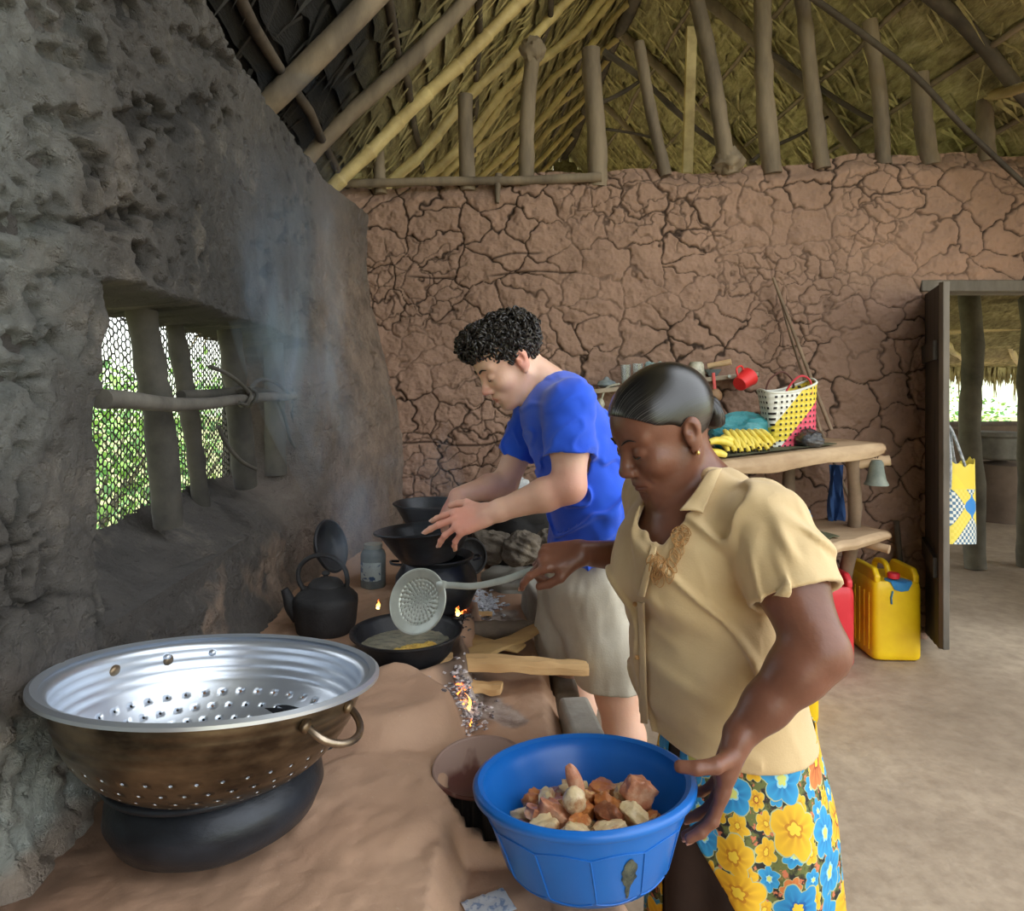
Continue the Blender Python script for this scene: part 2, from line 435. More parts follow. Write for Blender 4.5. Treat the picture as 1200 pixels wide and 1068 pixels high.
# ================================================================ roof
M_bam = mat('bamboo_pole', srgb(214, 194, 136), srgb(170, 148, 98), 6, .55, bump=.25, bscale=30, stretch=(1, .3, 1))
M_pole = mat('smoked_pole', srgb(98, 86, 72), srgb(140, 124, 102), 7, .8, bump=.6, bscale=35, stretch=(1, 1, .25))
M_dark = mat('dark_pole', srgb(58, 50, 42), srgb(86, 76, 64), 6, .8, bump=.5, bscale=30)
t = NT('palm_thatch')
co = t.mapping((3.0, 1.0, 3.0)); n1 = t.noise(7, 5, .7, co); n2 = t.noise(1.6, 4, .6)
col = t.ramp(n1, [(.3, srgb(110, 100, 66)), (.5, srgb(184, 172, 118)), (.7, srgb(226, 216, 166))])
col = t.mix(t.ramp(n2, [(.38, (0, 0, 0)), (.68, (.6, .6, .6))]), col, srgb(84, 72, 50))
# thatch above the hearth is black with years of smoke
dst = t.vmath('DISTANCE', t.vmath('MULTIPLY', t.co, (1, .62, .8)).outputs[0], (-1.0, 1.05, 1.7)).outputs[1]
sm = t.math('ADD', dst, t.math('MULTIPLY_ADD', n2, .9, -.45))
col = t.mix(t.ramp(t.math('MULTIPLY', sm, .4), [(.34, (1, 1, 1)), (.62, (0, 0, 0))]), col, srgb(24, 24, 24))
t.link(col, t.b.inputs['Base Color']); t.b.inputs['Roughness'].default_value = .75
t.bump(t.noise(45, 4, .7, t.mapping((4, .4, 4))), .8, .02); M_thatch = t.m
tl = NT('dry_leaf'); cl = tl.ramp(tl.noise(9, 4), [(.35, srgb(206, 194, 138)), (.65, srgb(136, 122, 78))])
dst = tl.vmath('DISTANCE', tl.vmath('MULTIPLY', tl.co, (1, .62, .8)).outputs[0], (-1.0, 1.05, 1.7)).outputs[1]
cl = tl.mix(tl.ramp(tl.math('MULTIPLY', dst, .4), [(.34, (1, 1, 1)), (.62, (0, 0, 0))]), cl, srgb(24, 24, 22))
tl.link(cl, tl.b.inputs['Base Color']); tl.b.inputs['Roughness'].default_value = .65; M_leaf = tl.m
RS = .07
def zl(X, Y): return EYE + X + RS * Y + 1.75      # left slope underside
def zr(X, Y): return EYE + 4.30 - X - RS * Y      # right slope underside
def ridge(Y): return (4.30 - 1.75) / 2 - RS * Y
rng = random.Random(4)
def thatch(side, u0, u1, Y0, Y1, name, label):
    """saw-tooth rows of overlapping palm leaf; u = distance from ridge in X"""
    verts = []; faces = []; b = MB()
    rows = int((u1 - u0) / .085); ny = int((Y1 - Y0) / .07)
    for r in range(rows):
        ua = u0 + r * .085
        L = []
        for (du, dz) in ((-.03, .012), (.02, -.004), (.075, -.028), (.094, -.040)):
            row = []
            for j in range(ny + 1):
                Y = Y0 + (Y1 - Y0) * j / ny
                e = mnoise.noise(Vector((j * .8, r * 1.7, side))) * .02 + (rng.random() - .5) * .014 * (du > .08)
                u = ua + du + (e if du > .05 else 0); X = ridge(Y) + side * u
                z = (EYE + 1.75 + RS * Y + ridge(Y)) - u + dz + .02 + .012 * mnoise.noise(Vector((j * .35, r * .6, 3)))
                row.append((X, Y, z))
            L.append(row)
        b.grid(L)
    # loose leaf blades hanging below
    b.cur = 1
    for i in range(int((u1 - u0) * (Y1 - Y0) * 110)):
        u = rng.uniform(u0, u1); Y = rng.uniform(Y0, Y1); X = ridge(Y) + side * u; z = (EYE + 1.75 + RS * Y + ridge(Y)) - u - .02
        l = rng.uniform(.08, .3); a = rng.gauss(0, .35); w_ = rng.uniform(.004, .012)
        d = Vector((side * .7 * math.cos(a), math.sin(a), -.7 * math.cos(a) - rng.uniform(0, .25))); d.normalize()
        sd = Vector((rng.uniform(-.3, .3), 1, rng.uniform(-.3, .3))).cross(d).cross(d).normalized() * w_
        p0 = Vector((X, Y, z)); p1 = p0 + d * l * .5; p2 = p0 + d * l + Vector((0, 0, -.02))
        b.add([p0 - sd, p0 + sd, p1 + sd, p1 - sd, p2], [(0, 1, 2, 3), (3, 2, 4)])
    # outer skin so no sky leaks through
    b.cur = 0
    r0 = []; r1 = []
    for j in range(ny + 1):
        Y = Y0 + (Y1 - Y0) * j / ny; zz = (EYE + 1.75 + RS * Y + ridge(Y))
        r0.append((ridge(Y) + side * (u0 - .02), Y, zz - u0 + .10)); r1.append((ridge(Y) + side * u1, Y, zz - u1 + .10))
    b.grid([r0, r1])
    o = b.build(name, [M_thatch, M_leaf], smooth=False); tag(o, label, None, None, 'structure')
thatch(-1, 0, 2.62, -1.7, 9.0, 'ceiling', 'underside of the left palm leaf thatch slope')  # extended unseen past the camera to shut out light on the left
thatch(1, 0, 2.05, 3.75, 9.0, 'ceiling', 'underside of the right palm leaf thatch slope beyond the wall')
thatch(1, 0, 2.6, 2.5, 3.75, 'ceiling', 'underside of the right palm leaf thatch slope over the kitchen')
# far gable hung with thatch
b = MB()
for r in range(24):
    z1 = 4.4 - r * .1; row0 = []; row1 = []
    half = max(.03, 4.35 - z1); xr = ridge(8.6)
    for j in range(41):
        x = xr - half + 2 * half * j / 40
        row0.append((x, 8.65, z1 + .02)); row1.append((x, 8.6 + .03 * mnoise.noise(Vector((j, r, 0))), z1 - .12 + .03 * mnoise.noise(Vector((j * .9, r, 4)))))
    b.grid([row0, row1])
o = b.build('ceiling', M_thatch, smooth=False); tag(o, 'thatched far gable of the roof', None, None, 'structure')

# rafters of the left slope: bamboo poles
def rafter(i, Y, m, r, label, x0=None, x1=None, side=-1, name='roof_rafter', group=None, wob=.05):
    b = MB(); xr = ridge(Y)
    if side < 0:
        xa = x0 if x0 is not None else -1.25 - RS * (Y - 3); xb = xr if x1 is None else x1
        A = (xa, Y, zl(xa, Y) - .07); B = (xb, Y + rng.uniform(-.1, .1), zl(xb, Y) - .07)
    else:
        xa = xr if x0 is None else x0; xb = x1
        A = (xa, Y, zr(xa, Y) - .07); B = (xb, Y + rng.uniform(-.1, .1), zr(xb, Y) - .07)
    n = 16; pts = pole_pts(A, B, wob, n, i * 3.3)
    rs = []
    pts2 = []
    for k in range(n):
        for f in (0, .5, .93, .97):
            pts2.append(pts[k].lerp(pts[k + 1], f)); rs.append(r * (1 - .25 * k / n) * (1.16 if f > .9 and m is M_bam else 1))
    b.tube(pts2, rs, 10)
    o = b.build(name, m); tag(o, label, 'rafter', group)
rafter(1, 2.35, M_pole, .045, 'smoke grey rafter nearest the camera above the sooty wall', wob=.06)
rafter(2, 3.0, M_pole, .038, 'brown rafter rising from the sooty wall top, left of all bamboo rafters')
rafter(3, 3.42, M_bam, .036, 'pale tan bamboo rafter starting at the left end of the back wall top')
names = ['second', 'third', 'fourth', 'fifth', 'sixth', 'seventh', 'eighth', 'ninth', 'tenth']
for i, Y in enumerate((3.95, 4.45, 4.75, 5.2, 5.6, 6.1, 6.6, 7.2, 7.9)):
    rafter(10 + i, Y, M_bam, .034 if i < 2 else .03, '%s bamboo rafter counted from the left end of the back wall' % names[i], group='bamboo rafters of the left slope', wob=.09)
# purlins along the left slope
for i, u in enumerate((.35, .8, 1.2, 1.55, 1.9, 2.3)):
    b = MB(); pole(b, (ridge(.4) - u, .4, zl(ridge(.4) - u, .4) - .02), (ridge(8.8) - u, 8.8, zl(ridge(8.8) - u, 8.8) - .02), .02, .016, .06, 30, i + 40, 8)
    o = b.build('roof_batten', M_dark); tag(o, 'long dark batten under the left thatch, %s down from the ridge' % ['first', 'second', 'third', 'fourth', 'fifth', 'sixth'][i], 'batten', 'battens under the left thatch')
for i, u in enumerate((.3, .65, 1.0, 1.3, 1.6, 1.9, 2.15)):
    b = MB(); pole(b, (ridge(2.5) + u, 2.5, zr(ridge(2.5) + u, 2.5) - .03), (ridge(8.8) + u, 8.8, zr(ridge(8.8) + u, 8.8) - .03), .016, .014, .05, 30, i + 60, 8)
    o = b.build('roof_batten', M_pole); tag(o, 'thin batten running under the right thatch, %s down from the ridge' % ['first', 'second', 'third', 'fourth', 'fifth', 'sixth', 'seventh'][i], 'batten', 'battens under the right thatch')
for i, Y in enumerate((3.35, 4.5, 5.6, 6.8)):
    rafter(30 + i, Y, M_pole if i else M_dark, .04, ['heavy dark rafter crossing the upper right corner', 'brown rafter of the right slope just beyond the wall', 'brown rafter of the right slope midway to the gable', 'brown rafter of the right slope nearest the gable'][i], side=1, x1=(3.35 if i == 0 else 2.75 - .07 * Y + .3), wob=.08)
b = MB(); pole(b, (ridge(.3), .3, zl(ridge(.3), .3) - .06), (ridge(8.8), 8.8, zl(ridge(8.8), 8.8) - .06), .05, .045, .05, 30, 99)
tag(b.build('ridge_pole', M_dark), 'dark ridge pole at the top of the roof', 'pole')

# posts standing on the back wall
PS = [(446, 220, 440, 166, 15, 'short grey'), (548, 216, 546, 112, 19, 'square cut grey'), (616, 213, 624, 60, 19, 'knobbly grey'), (700, 212, 692, 58, 24, 'thick brown'),
      (780, 198, 748, 50, 15, 'thin leaning'), (854, 196, 818, -12, 20, 'leaning knotty'), (905, 196, 889, -12, 22, 'smooth straight'), (964, 190, 938, -12, 19, 'bark patched'),
      (1035, 186, 1020, 25, 18, 'half peeled'), (1090, 186, 1078, 85, 22, 'short brown'), (1157, 182, 1156, 95, 20, 'stubby pale brown')]
for i, (xb, yb, xt, yt, wd, ad) in enumerate(PS):
    b = MB(); A = at(xb, yb + 8, WY + .05); B = at(xt, yt, WY + .05); r = wd / 2 / FPX * WY
    pole(b, A, B, r, r * .92, .035, 14, i * 7 + 3, 12, .10)
    if i == 2: b.blob(B, (r * 1.5, r * 1.5, r * 1.8), 3, .3)
    if i == 5: b.blob(A + Vector((0, 0, .06)), (r * 1.8, r * 1.5, r * 1.6), 5, .4)
    tag(b.build('wall_post', M_pole), '%s post, %s from the left on top of the back wall' % (ad, ['first', 'second', 'third', 'fourth', 'fifth', 'sixth', 'seventh', 'eighth', 'ninth', 'tenth', 'eleventh'][i]), 'post', 'posts on the back wall')
b = MB(); b.tube([at(583, 238, WY - .02), at(583, 222, WY - .01), at(584, 205, WY + .02)], [.010, .016, .02], 10)
tag(b.build('post_stub', M_pole), 'broken post stub poking through the mud near the wall top', 'post')
b = MB(); b.box((0, 0, 0), (.06, .03, .85), Matrix.Translation(at(808, 118, WY + .35)) @ Matrix.Rotation(.03, 4, 'Y'))
tag(b.build('sawn_plank', M_bam, bevel=.004), 'pale sawn plank standing upright behind the wall posts', 'plank')
b = MB(); pole(b, at(385, 216, WY - .0), at(705, 208, WY + .0), .022, .026, .012, 16, 5); tag(b.build('wall_plate', M_pole), 'slim grey pole lying along the left part of the back wall top', 'pole')
M_tw = M_dark
sticks = [((945, -8, 3.5), (1060, 78, 3.45), (1130, 150, 3.4), (1205, 220, 3.35), .018, 'long bent branch curving down across the upper right corner'),
          ((1150, 112, 3.7), (1180, 108, 3.4), (1200, 102, 3.2), (1230, 95, 3.0), .03, 'pale pole under the eave at the right edge')]
for i, s_ in enumerate(sticks):
    b = MB(); pts = smooth([at(*q) for q in s_[:4]], 8); b.tube(pts, [s_[4] * (1 - .3 * k / len(pts)) for k in range(len(pts))], 8)
    tag(b.build('roof_branch', M_bam if i == 1 else M_tw), s_[5], 'branch')  # second pole's lit look is put in by the paler bamboo material
for i, (q0, q1, r, lb) in enumerate([((707, 60, 4.2), (862, 190, 4.4), .02, 'dark diagonal brace behind the middle wall posts'), ((700, 122, 4.0), (752, 92, 4.3), .014, 'short twig bracing the fourth wall post'),
                                    ((900, 60, 4.1), (1032, 150, 4.2), .018, 'dark diagonal brace behind the straight post'), ((880, 190, 3.9), (968, 140, 4.4), .012, 'thin stick tied low between the right hand posts'),
                                    ((700, 150, 4.4), (760, 165, 4.4), .01, 'thin level twig behind the thin leaning post')]):
    b = MB(); pole(b, at(*q0), at(*q1), r, r * .8, .05, 10, i + 70); tag(b.build('roof_brace', M_dark), lb, 'brace')
# ================================================================ mud hearth
M_stove = None
def stove_mat():
    t = NT('hearth_clay')
    n1 = t.noise(2.2, 4, .55); n2 = t.noise(13, 6, .65); n3 = t.noise(70, 4)
    col = t.ramp(n1, [(.33, srgb(180, 142, 116)), (.66, srgb(200, 166, 138))])
    col = t.mix(t.math('MULTIPLY', n2, .5), col, srgb(156, 122, 100))
    spk = t.ramp(t.noise(120, 2), [(.70, (0, 0, 0)), (.74, (1, 1, 1))])
    col = t.mix(t.math('MULTIPLY', spk, .35), col, srgb(200, 180, 160))
    col = t.mix(t.math('MULTIPLY', t.attr('soot').outputs['Fac'], 1.0), col, srgb(26, 22, 20))
    col = t.mix(t.math('MULTIPLY', t.attr('ash').outputs['Fac'], 1.0), col, t.ramp(n2, [(.4, srgb(128, 112, 104)), (.6, srgb(190, 176, 166))]))
    col = t.mix(t.attr('crack').outputs['Fac'], col, srgb(90, 64, 50))
    t.link(col, t.b.inputs['Base Color']); t.b.inputs['Roughness'].default_value = .72
    t.bump(t.math('ADD', t.math('MULTIPLY', n2, .8), t.math('MULTIPLY', n3, .3)), .5, .009)
    return t.m
M_stove = stove_mat()
def g2(X, Y, cx, cy, sx, sy): return np.exp(-(((X - cx) / sx) ** 2 + ((Y - cy) / sy) ** 2))
def edge_x(Y): return np.interp(Y, [.4, .95, 1.06, 1.15, 1.45, 2.6, 3.4], [.20, .215, .20, .165, .125, .075, .03])
def stove_h(X, Y):
    p = np.stack([X, Y, X * 0], -1)
    wob = .018 * fbm(p * 6, 3, 200)
    z = np.full(X.shape, .60)
    xm = -.115 + wob
    ch = sst(xm - .02, xm + .035, X) * sst(1.30, 1.38, Y)       # fire channel on the right
    z = z - .065 * ch * (1 - .5 * sst(2.2, 2.6, Y))
    led = sst(xm + .0, xm + .05, X) * (1 - sst(1.11, 1.15, Y))  # low ledge in front
    z = z - .075 * led
    pd = ((X - .020) / .128) ** 4 + ((Y - 1.235) / .100) ** 4 + wob * 3
    pit = 1 - sst(.80, 1.08, pd)
    z = z - .40 * pit
    # boulder-like hearth wall in front of the frying pan
    d = ((X + .27) / .17) ** 2 + ((Y - 1.47) / .16) ** 2 + wob * 4
    z = z + .055 * (1 - sst(.35, 1.05, d))
    d = ((X + .24) / .15) ** 2 + ((Y - 1.17) / .17) ** 2 + wob * 4
    z = z + .012 * (1 - sst(.6, 1.05, d))
    # ring round the frying pan hole
    r = np.hypot(X + .272, Y - 1.76); z = z + .035 * np.exp(-((r - .15) / .035) ** 2) * (X < -.13 + wob) - .05 * (1 - sst(.06, .11, r))
    r = np.hypot(X + .235, Y - 2.15); z = z + .03 * np.exp(-((r - .16) / .04) ** 2) * (X < -.11) 
    ex = edge_x(Y) + .006 * fbm(p * 5, 3, 201)
    e = sst(-.055, .0, X - ex); z = z - .05 * e ** 2
    z = z + .007 * fbm(p * 5, 4, 203) + .0025 * fbm(p * 26, 3, 204)
    return z, ex, pit, ch, p
def build_stove():
    Xs = np.arange(-.86, .25, .005); Ys = np.arange(.42, 3.45, .0065)
    X, Y = np.meshgrid(Xs, Ys, indexing='ij')
    z, ex, pit, ch, p = stove_h(X, Y)
    drop = sst(0, .02, X - ex); z = z * (1 - drop)
    X = np.maximum(X, -.66 - .055 * Y - .03)
    X2 = np.where(X > ex, ex + .012 * np.clip((X - ex) / .02, 0, 1), X)
    dz = np.hypot(X + .07, Y - 1.64)
    ash = sst(.0, .5, fbm(p * 12, 4, 210) + 1.0 - dz / .075) * .9
    ash = np.maximum(ash, sst(0, .5, fbm(p * 12, 4, 211) + 1.0 - np.hypot((X + .04) / 1.3, Y - 2.27) / .09))
    soot = (1 - sst(1.05, 1.35, ((X - .020) / .128) ** 4 + ((Y - 1.235) / .100) ** 4)) * .97  # pit colour: soot plus the hollow's own shade, painted near black
    soot = np.maximum(soot, (1 - sst(.10, .17, np.hypot(X + .272, Y - 1.76))) * .9)
    soot = np.maximum(soot, (1 - sst(.08, .17, np.hypot(X + .235, Y - 2.15))) * .95)
    soot = np.maximum(soot, (1 - sst(.03, .10, np.hypot((X + .12), (Y - 1.72) * .45) + .03 * fbm(p * 9, 3, 214))) * .75)
    soot = np.maximum(soot, .5 * sst(.2, .7, fbm(p * 3.3, 4, 213)) * ch)
    soot = np.maximum(soot, .55 * sst(-.3, .5, fbm(p * 5, 4, 219)) * (1 - sst(.03, .10, X - XW(Y) - .02)))
    e, c = cracks(X / .22 + .12 * fbm(p * 5, 2, 3), Y / .24 + .12 * fbm(p * 5, 2, 4), 9)
    k = (1 - sst(.004, .014, e)) * sst(.05, .4, vnoise(p * 4, 71)) * .6
    z = z - .004 * k * (1 - drop)
    me = grid_mesh('mud_hearth', np.stack([X2, Y, z], -1), None, {'soot': soot, 'ash': ash, 'crack': k})
    o = link_mesh('mud_hearth', me, M_stove)
    tag(o, 'long smoothed brown clay cooking hearth with fire channels', 'hearth')
    b = MB(); 
build_stove()
def hz(X, Y):
    z = stove_h(np.array([[X]]), np.array([[Y]]))[0]; return float(z[0, 0])

# ================================================================ metals and soot
M_alu = None
t = NT('brushed_aluminium'); n = t.noise(5, 4); t.b.inputs['Base Color'].default_value = srgb(214, 222, 232); t.b.inputs['Metallic'].default_value = .85
t.link(t.math('MULTIPLY_ADD', n, .2, .26), t.b.inputs['Roughness'])
M_alu = t.m
M_aluout = mat('smoke_stained_aluminium', srgb(62, 50, 38), srgb(150, 130, 104), 5, .33, .8, stretch=(1, 1, 2.2), bump=.05, bscale=60)
M_blk = mat('soot_blackened_metal', srgb(26, 27, 30), srgb(50, 51, 55), 9, .42, .25, bump=.45, bscale=60, bdist=.003, roughvar=.25)
M_blk2 = mat('matt_soot', srgb(22, 22, 24), srgb(44, 43, 44), 12, .7, .0, bump=.7, bscale=45, bdist=.004)
M_blkpot = mat('polished_black_pot', srgb(24, 27, 33), srgb(52, 57, 66), 6, .34, .3, bump=.35, bscale=38, bdist=.003, roughvar=.3, stretch=(1, 1, 2))
M_greymetal = mat('worn_grey_aluminium', srgb(172, 180, 174), srgb(200, 206, 198), 14, .42, .55, bump=.1, bscale=80)
M_clay = mat('fired_clay', srgb(116, 92, 82), srgb(150, 122, 108), 6, .5, bump=.25, bscale=25, roughvar=.3)
M_clayred = mat('terracotta', srgb(150, 84, 66), srgb(176, 104, 82), 5, .6, bump=.1, bscale=40)
M_claybr = mat('dark_glazed_clay', srgb(88, 58, 50), srgb(112, 76, 66), 5, .35, bump=.1, bscale=30)

# ---------------------------------------------------------------- colander
def colander():
    R = .243; c = thing('colander', 'large shiny aluminium colander resting in a round black pot', 'colander', (-.468, 1.085, .855), rot=(math.radians(-7.5), math.radians(2.5), 0))
    prof = [(R, .004), (R + .003, 0), (R - .004, -.004), (R - .014, -.006)]
    for k in range(1, 40):
        t_ = k / 39; a = t_ * PI / 2
        r = .075 + (R - .018 - .075) * math.cos(a) ** .95 if t_ < 1 else .075
        prof.append((r, -.008 - .148 * math.sin(a) ** 1.1))
    # resample evenly along the wall
    pr = [Vector((r, 0, z)) for r, z in prof]; L = [0]
    for a, b_ in zip(pr, pr[1:]): L.append(L[-1] + (b_ - a).length)
    rows = 64; out = []
    for i in range(rows):
        s_ = L[-1] * i / (rows - 1)
        k = max(j for j in range(len(L)) if L[j] <= s_ + 1e-9); k = min(k, len(L) - 2)
        f = (s_ - L[k]) / max(1e-9, L[k + 1] - L[k]); q = pr[k].lerp(pr[k + 1], f); out.append((q.x, q.z))
    for k in range(1, 12): out.append((.075 * (1 - k / 12), out[rows - 1][1] - .001 * (k > 3)))
    seg = 240; n = len(out)
    V = np.zeros((n, seg, 3)); ph = np.arange(seg) * 2 * PI / seg
    for i, (r, z) in enumerate(out):
        ring = .0014 * (math.exp(-((i - 9) / 1.0) ** 2) + math.exp(-((i - 13) / 1.0) ** 2) + math.exp(-((i - 17) / 1.0) ** 2) + math.exp(-((i - 21) / 1.0) ** 2))
        V[i, :, 0] = (r + ring) * np.cos(ph); V[i, :, 1] = (r + ring) * np.sin(ph); V[i, :, 2] = z
    kill = set()
    holes = [(27, 40, 0), (33, 40, 3), (39, 40, 0), (45, 40, 3), (50, 30, 0), (55, 30, 4), (60, 24, 0)]
    for (i, cnt, off) in holes:
        for q in range(cnt):
            j = int(round(q * seg / cnt + off)) % seg
            cpt = V[i, j].copy()
            for di, dj in ((-1, -1), (-1, 0), (-1, 1), (0, 1), (1, 1), (1, 0), (1, -1), (0, -1)):
                jj = (j + dj) % seg; v = V[i + di, jj] - cpt; l = np.linalg.norm(v); V[i + di, jj] = cpt + v / l * .0027
            for di in (-1, 0):
                for dj in (-1, 0): kill.add((i + di, (j + dj) % seg))
    F = [(i * seg + j, i * seg + (j + 1) % seg, (i + 1) * seg + (j + 1) % seg, (i + 1) * seg + j) for i in range(n - 1) for j in range(seg) if (i, j) not in kill]
    me = bpy.data.meshes.new('bowl'); me.from_pydata(V.reshape(-1, 3).tolist(), [], F); me.update()
    o = link_mesh('bowl', me, [M_alu, M_aluout], c)
    s_ = o.modifiers.new('solid', 'SOLIDIFY'); s_.thickness = .0018; s_.offset = 1; s_.material_offset = 0
    # outside skin gets the stained metal
    s_.material_offset = 1; s_.offset = 1
    o['label'] = 'perforated bowl, bright inside and smoke stained outside'
    b = MB(); b.lathe([(R - .006, .002), (R + .004, .006), (R + .010, .002), (R + .010, -.003), (R + .002, -.005), (R - .006, -.002)], 96)
    b.build('rim', M_alu, c)
    for s0, nm in ((-.42, 'ring_handle'), (PI - .6, 'ring_handle')):
        m = Matrix.Rotation(s0, 4, 'Z') @ Matrix.Translation((R - .022, 0, -.028)) @ Matrix.Rotation(.55, 4, 'Y')
        pts = [m @ Vector((.052 * math.sin(a) ** .8, -.048 * math.cos(a), 0)) for a in [PI * k / 20 for k in range(21)]]
        b = MB(); b.tube(pts, .0055, 12); b.build('ring_handle', mat('tarnished_steel', srgb(176, 160, 140), srgb(110, 96, 82), 20, .3, .9), c, label='tarnished round steel handle')
        for sy in (-1, 1):
            b = MB(); b.blob(m @ Vector((.0, .048 * sy, 0)), (.008, .014, .010), 3, .05); b.build('rivet_plate', M_aluout, c)
    for a in (2.0, 2.35):
        b = MB(); b.blob((.222 * math.cos(a), .222 * math.sin(a), -.022), (.007, .007, .006), 2, .02, seg=12, rings=8); b.build('rivet', M_alu, c)
    return c
colander()
# ---------------------------------------------------------------- black pot beneath
c = thing('cooking_pot', 'wide squat black cooking pot underneath the large colander', 'pot', (-.47, 1.10, .597), rot=(0, math.radians(-2), 0))
b = MB(); b.lathe([(0, .004), (.07, 0), (.115, .010), (.150, .034), (.163, .062), (.160, .085), (.148, .102), (.143, .108), (.150, .116), (.160, .121), (.160, .126), (.150, .125), (.138, .112), (.135, .104), (.150, .08), (.15, .05), (.10, .02), (0, .012)], 96)
b.build('pot_body', M_blkpot, c)
b = MB(); b.tube([(.160 * math.cos(a), .160 * math.sin(a), .124) for a in [2 * PI * k / 72 for k in range(72)]], .0058, 10, closed=True); b.build('rolled_rim', M_blkpot, c)
for a in (.2, PI - .25):
    b = MB(); b.blob((.172 * math.cos(a), .172 * math.sin(a), .115), (.014, .022, .008), 7, .1); b.build('lug', M_blkpot, c)

# ---------------------------------------------------------------- kettle
def kettle(loc):
    c = thing('kettle', 'soot black kettle with arched handle beside the wall', 'kettle', loc, rot=(0, 0, math.radians(8)))
    b = MB(); b.lathe([(0, .004), (.075, 0), (.083, .006), (.088, .03), (.093, .085), (.092, .10), (.082, .112), (.060, .128), (.050, .134), (.046, .138)], 48)
    b.build('kettle_body', M_blk2, c)
    l = MB(); l.lathe([(.050, .134), (.050, .139), (.040, .150), (.020, .157), (.008, .159), (.007, .163), (.012, .168), (.011, .174), (.004, .178), (0, .178)], 32); l.build('lid', M_blk2, c)
    s = MB(); pts = smooth([(-.075, 0, .045), (-.098, 0, .075), (-.108, 0, .105), (-.118, 0, .128)], 6)
    s.tube(pts, [.024 - .014 * (k / len(pts)) for k in range(len(pts))], 14); s.build('spout', M_blk2, c)
    h = MB(); pts = smooth([(-.058, 0, .118), (-.078, 0, .155), (-.072, 0, .195), (-.035, 0, .222), (.015, 0, .218), (.052, 0, .185), (.062, 0, .145), (.055, 0, .12)], 6)
    h.tube(pts, .0115, 10, flat=.6); h.build('handle', M_blk2, c)
    for x in (-.06, .058):
        q = MB(); q.blob((x, 0, .122), (.013, .012, .012), 5, .2, seg=12, rings=8); q.build('handle_lug', M_blk2, c)
    return c
kettle((-.548, 2.01, hz(-.55, 2.0) - .003))

# pan leaning on the wall behind the kettle
def lean_dish(name, label, c, n, r, d, m, cat, parts=True):
    z = Vector(n).normalized(); q = z.to_track_quat('Z', 'Y')
    t_ = thing(name, label, cat, c, rot=q.to_euler())
    b = MB(); b.lathe([(0, -d), (r * .5, -d), (r * .8, -d * .75), (r * .97, -.006), (r * 1.03, 0), (r * 1.03, .004), (r * .96, .002), (r * .78, -d * .6), (r * .5, -d * .85), (0, -d * .85)], 48)
    b.build('dish', m, t_)
    b = MB(); b.tube([(r * 1.03 * math.cos(a), r * 1.03 * math.sin(a), .002) for a in [2 * PI * k / 48 for k in range(48)]], .005, 8, closed=True); b.build('rim', m, t_)
    return t_
lean_dish('pan', 'black rimmed pan leaning on the wall behind the kettle', at(388, 640, 2.33), (.95, -.30, .30), .085, .03, M_blk, 'pan')

# ---------------------------------------------------------------- frying pan with oil and fritters
def pan():
    c = thing('frying_pan', 'deep black frying pan of bubbling oil under the skimmer', 'frying pan', (-.272, 1.755, .60))
    R = .137; b = MB()
    b.lathe([(0, 0), (.075, .001), (.090, .006), (.118, .04), (R - .006, .078), (R, .084), (R + .006, .086), (R + .006, .090), (R - .002, .089), (R - .010, .080), (.112, .042), (.085, .012), (0, .007)], 64)
    b.build('pan_body', M_blk, c)
    o = mat('frying_oil', srgb(138, 136, 120), srgb(176, 170, 146), 14, .18, bump=.8, bscale=80, coat=.6, trans=.0)
    b = MB(); rows = []
    for i in range(14):
        r = .1185 * i / 13
        rows.append([(r * math.cos(2 * PI * k / 64), r * math.sin(2 * PI * k / 64), .052 + .0035 * mnoise.noise(Vector((r * 60 * math.cos(2 * PI * k / 64), r * 60 * math.sin(2 * PI * k / 64), 1)))) for k in range(64)])
    b.grid(rows, closev=True); ob = b.build('oil', o, c, label='grey brown bubbling oil')
pan()
M_frit = mat('golden_fritter', srgb(222, 190, 96), srgb(190, 146, 60), 30, .5, bump=.7, bscale=90, sss=.1)
rng = random.Random(8)
for i, (dx, dy, s) in enumerate([(.01, -.045, 1), (.04, -.035, 1.1), (.062, -.02, .9), (.03, -.06, .8), (-.01, -.065, .8), (.065, -.048, .8)]):
    b = MB(); b.blob((0, 0, 0), (.020 * s, .014 * s, .009), i, .35, 3, 20, 12)
    o = b.build('fritter', M_frit); o.location = (-.272 + dx, 1.755 + dy, .657); o.rotation_euler = (0, 0, rng.uniform(0, 3))
    tag(o, 'golden fritter frying in the oil of the black pan', 'fritter', 'fritters in the frying pan')

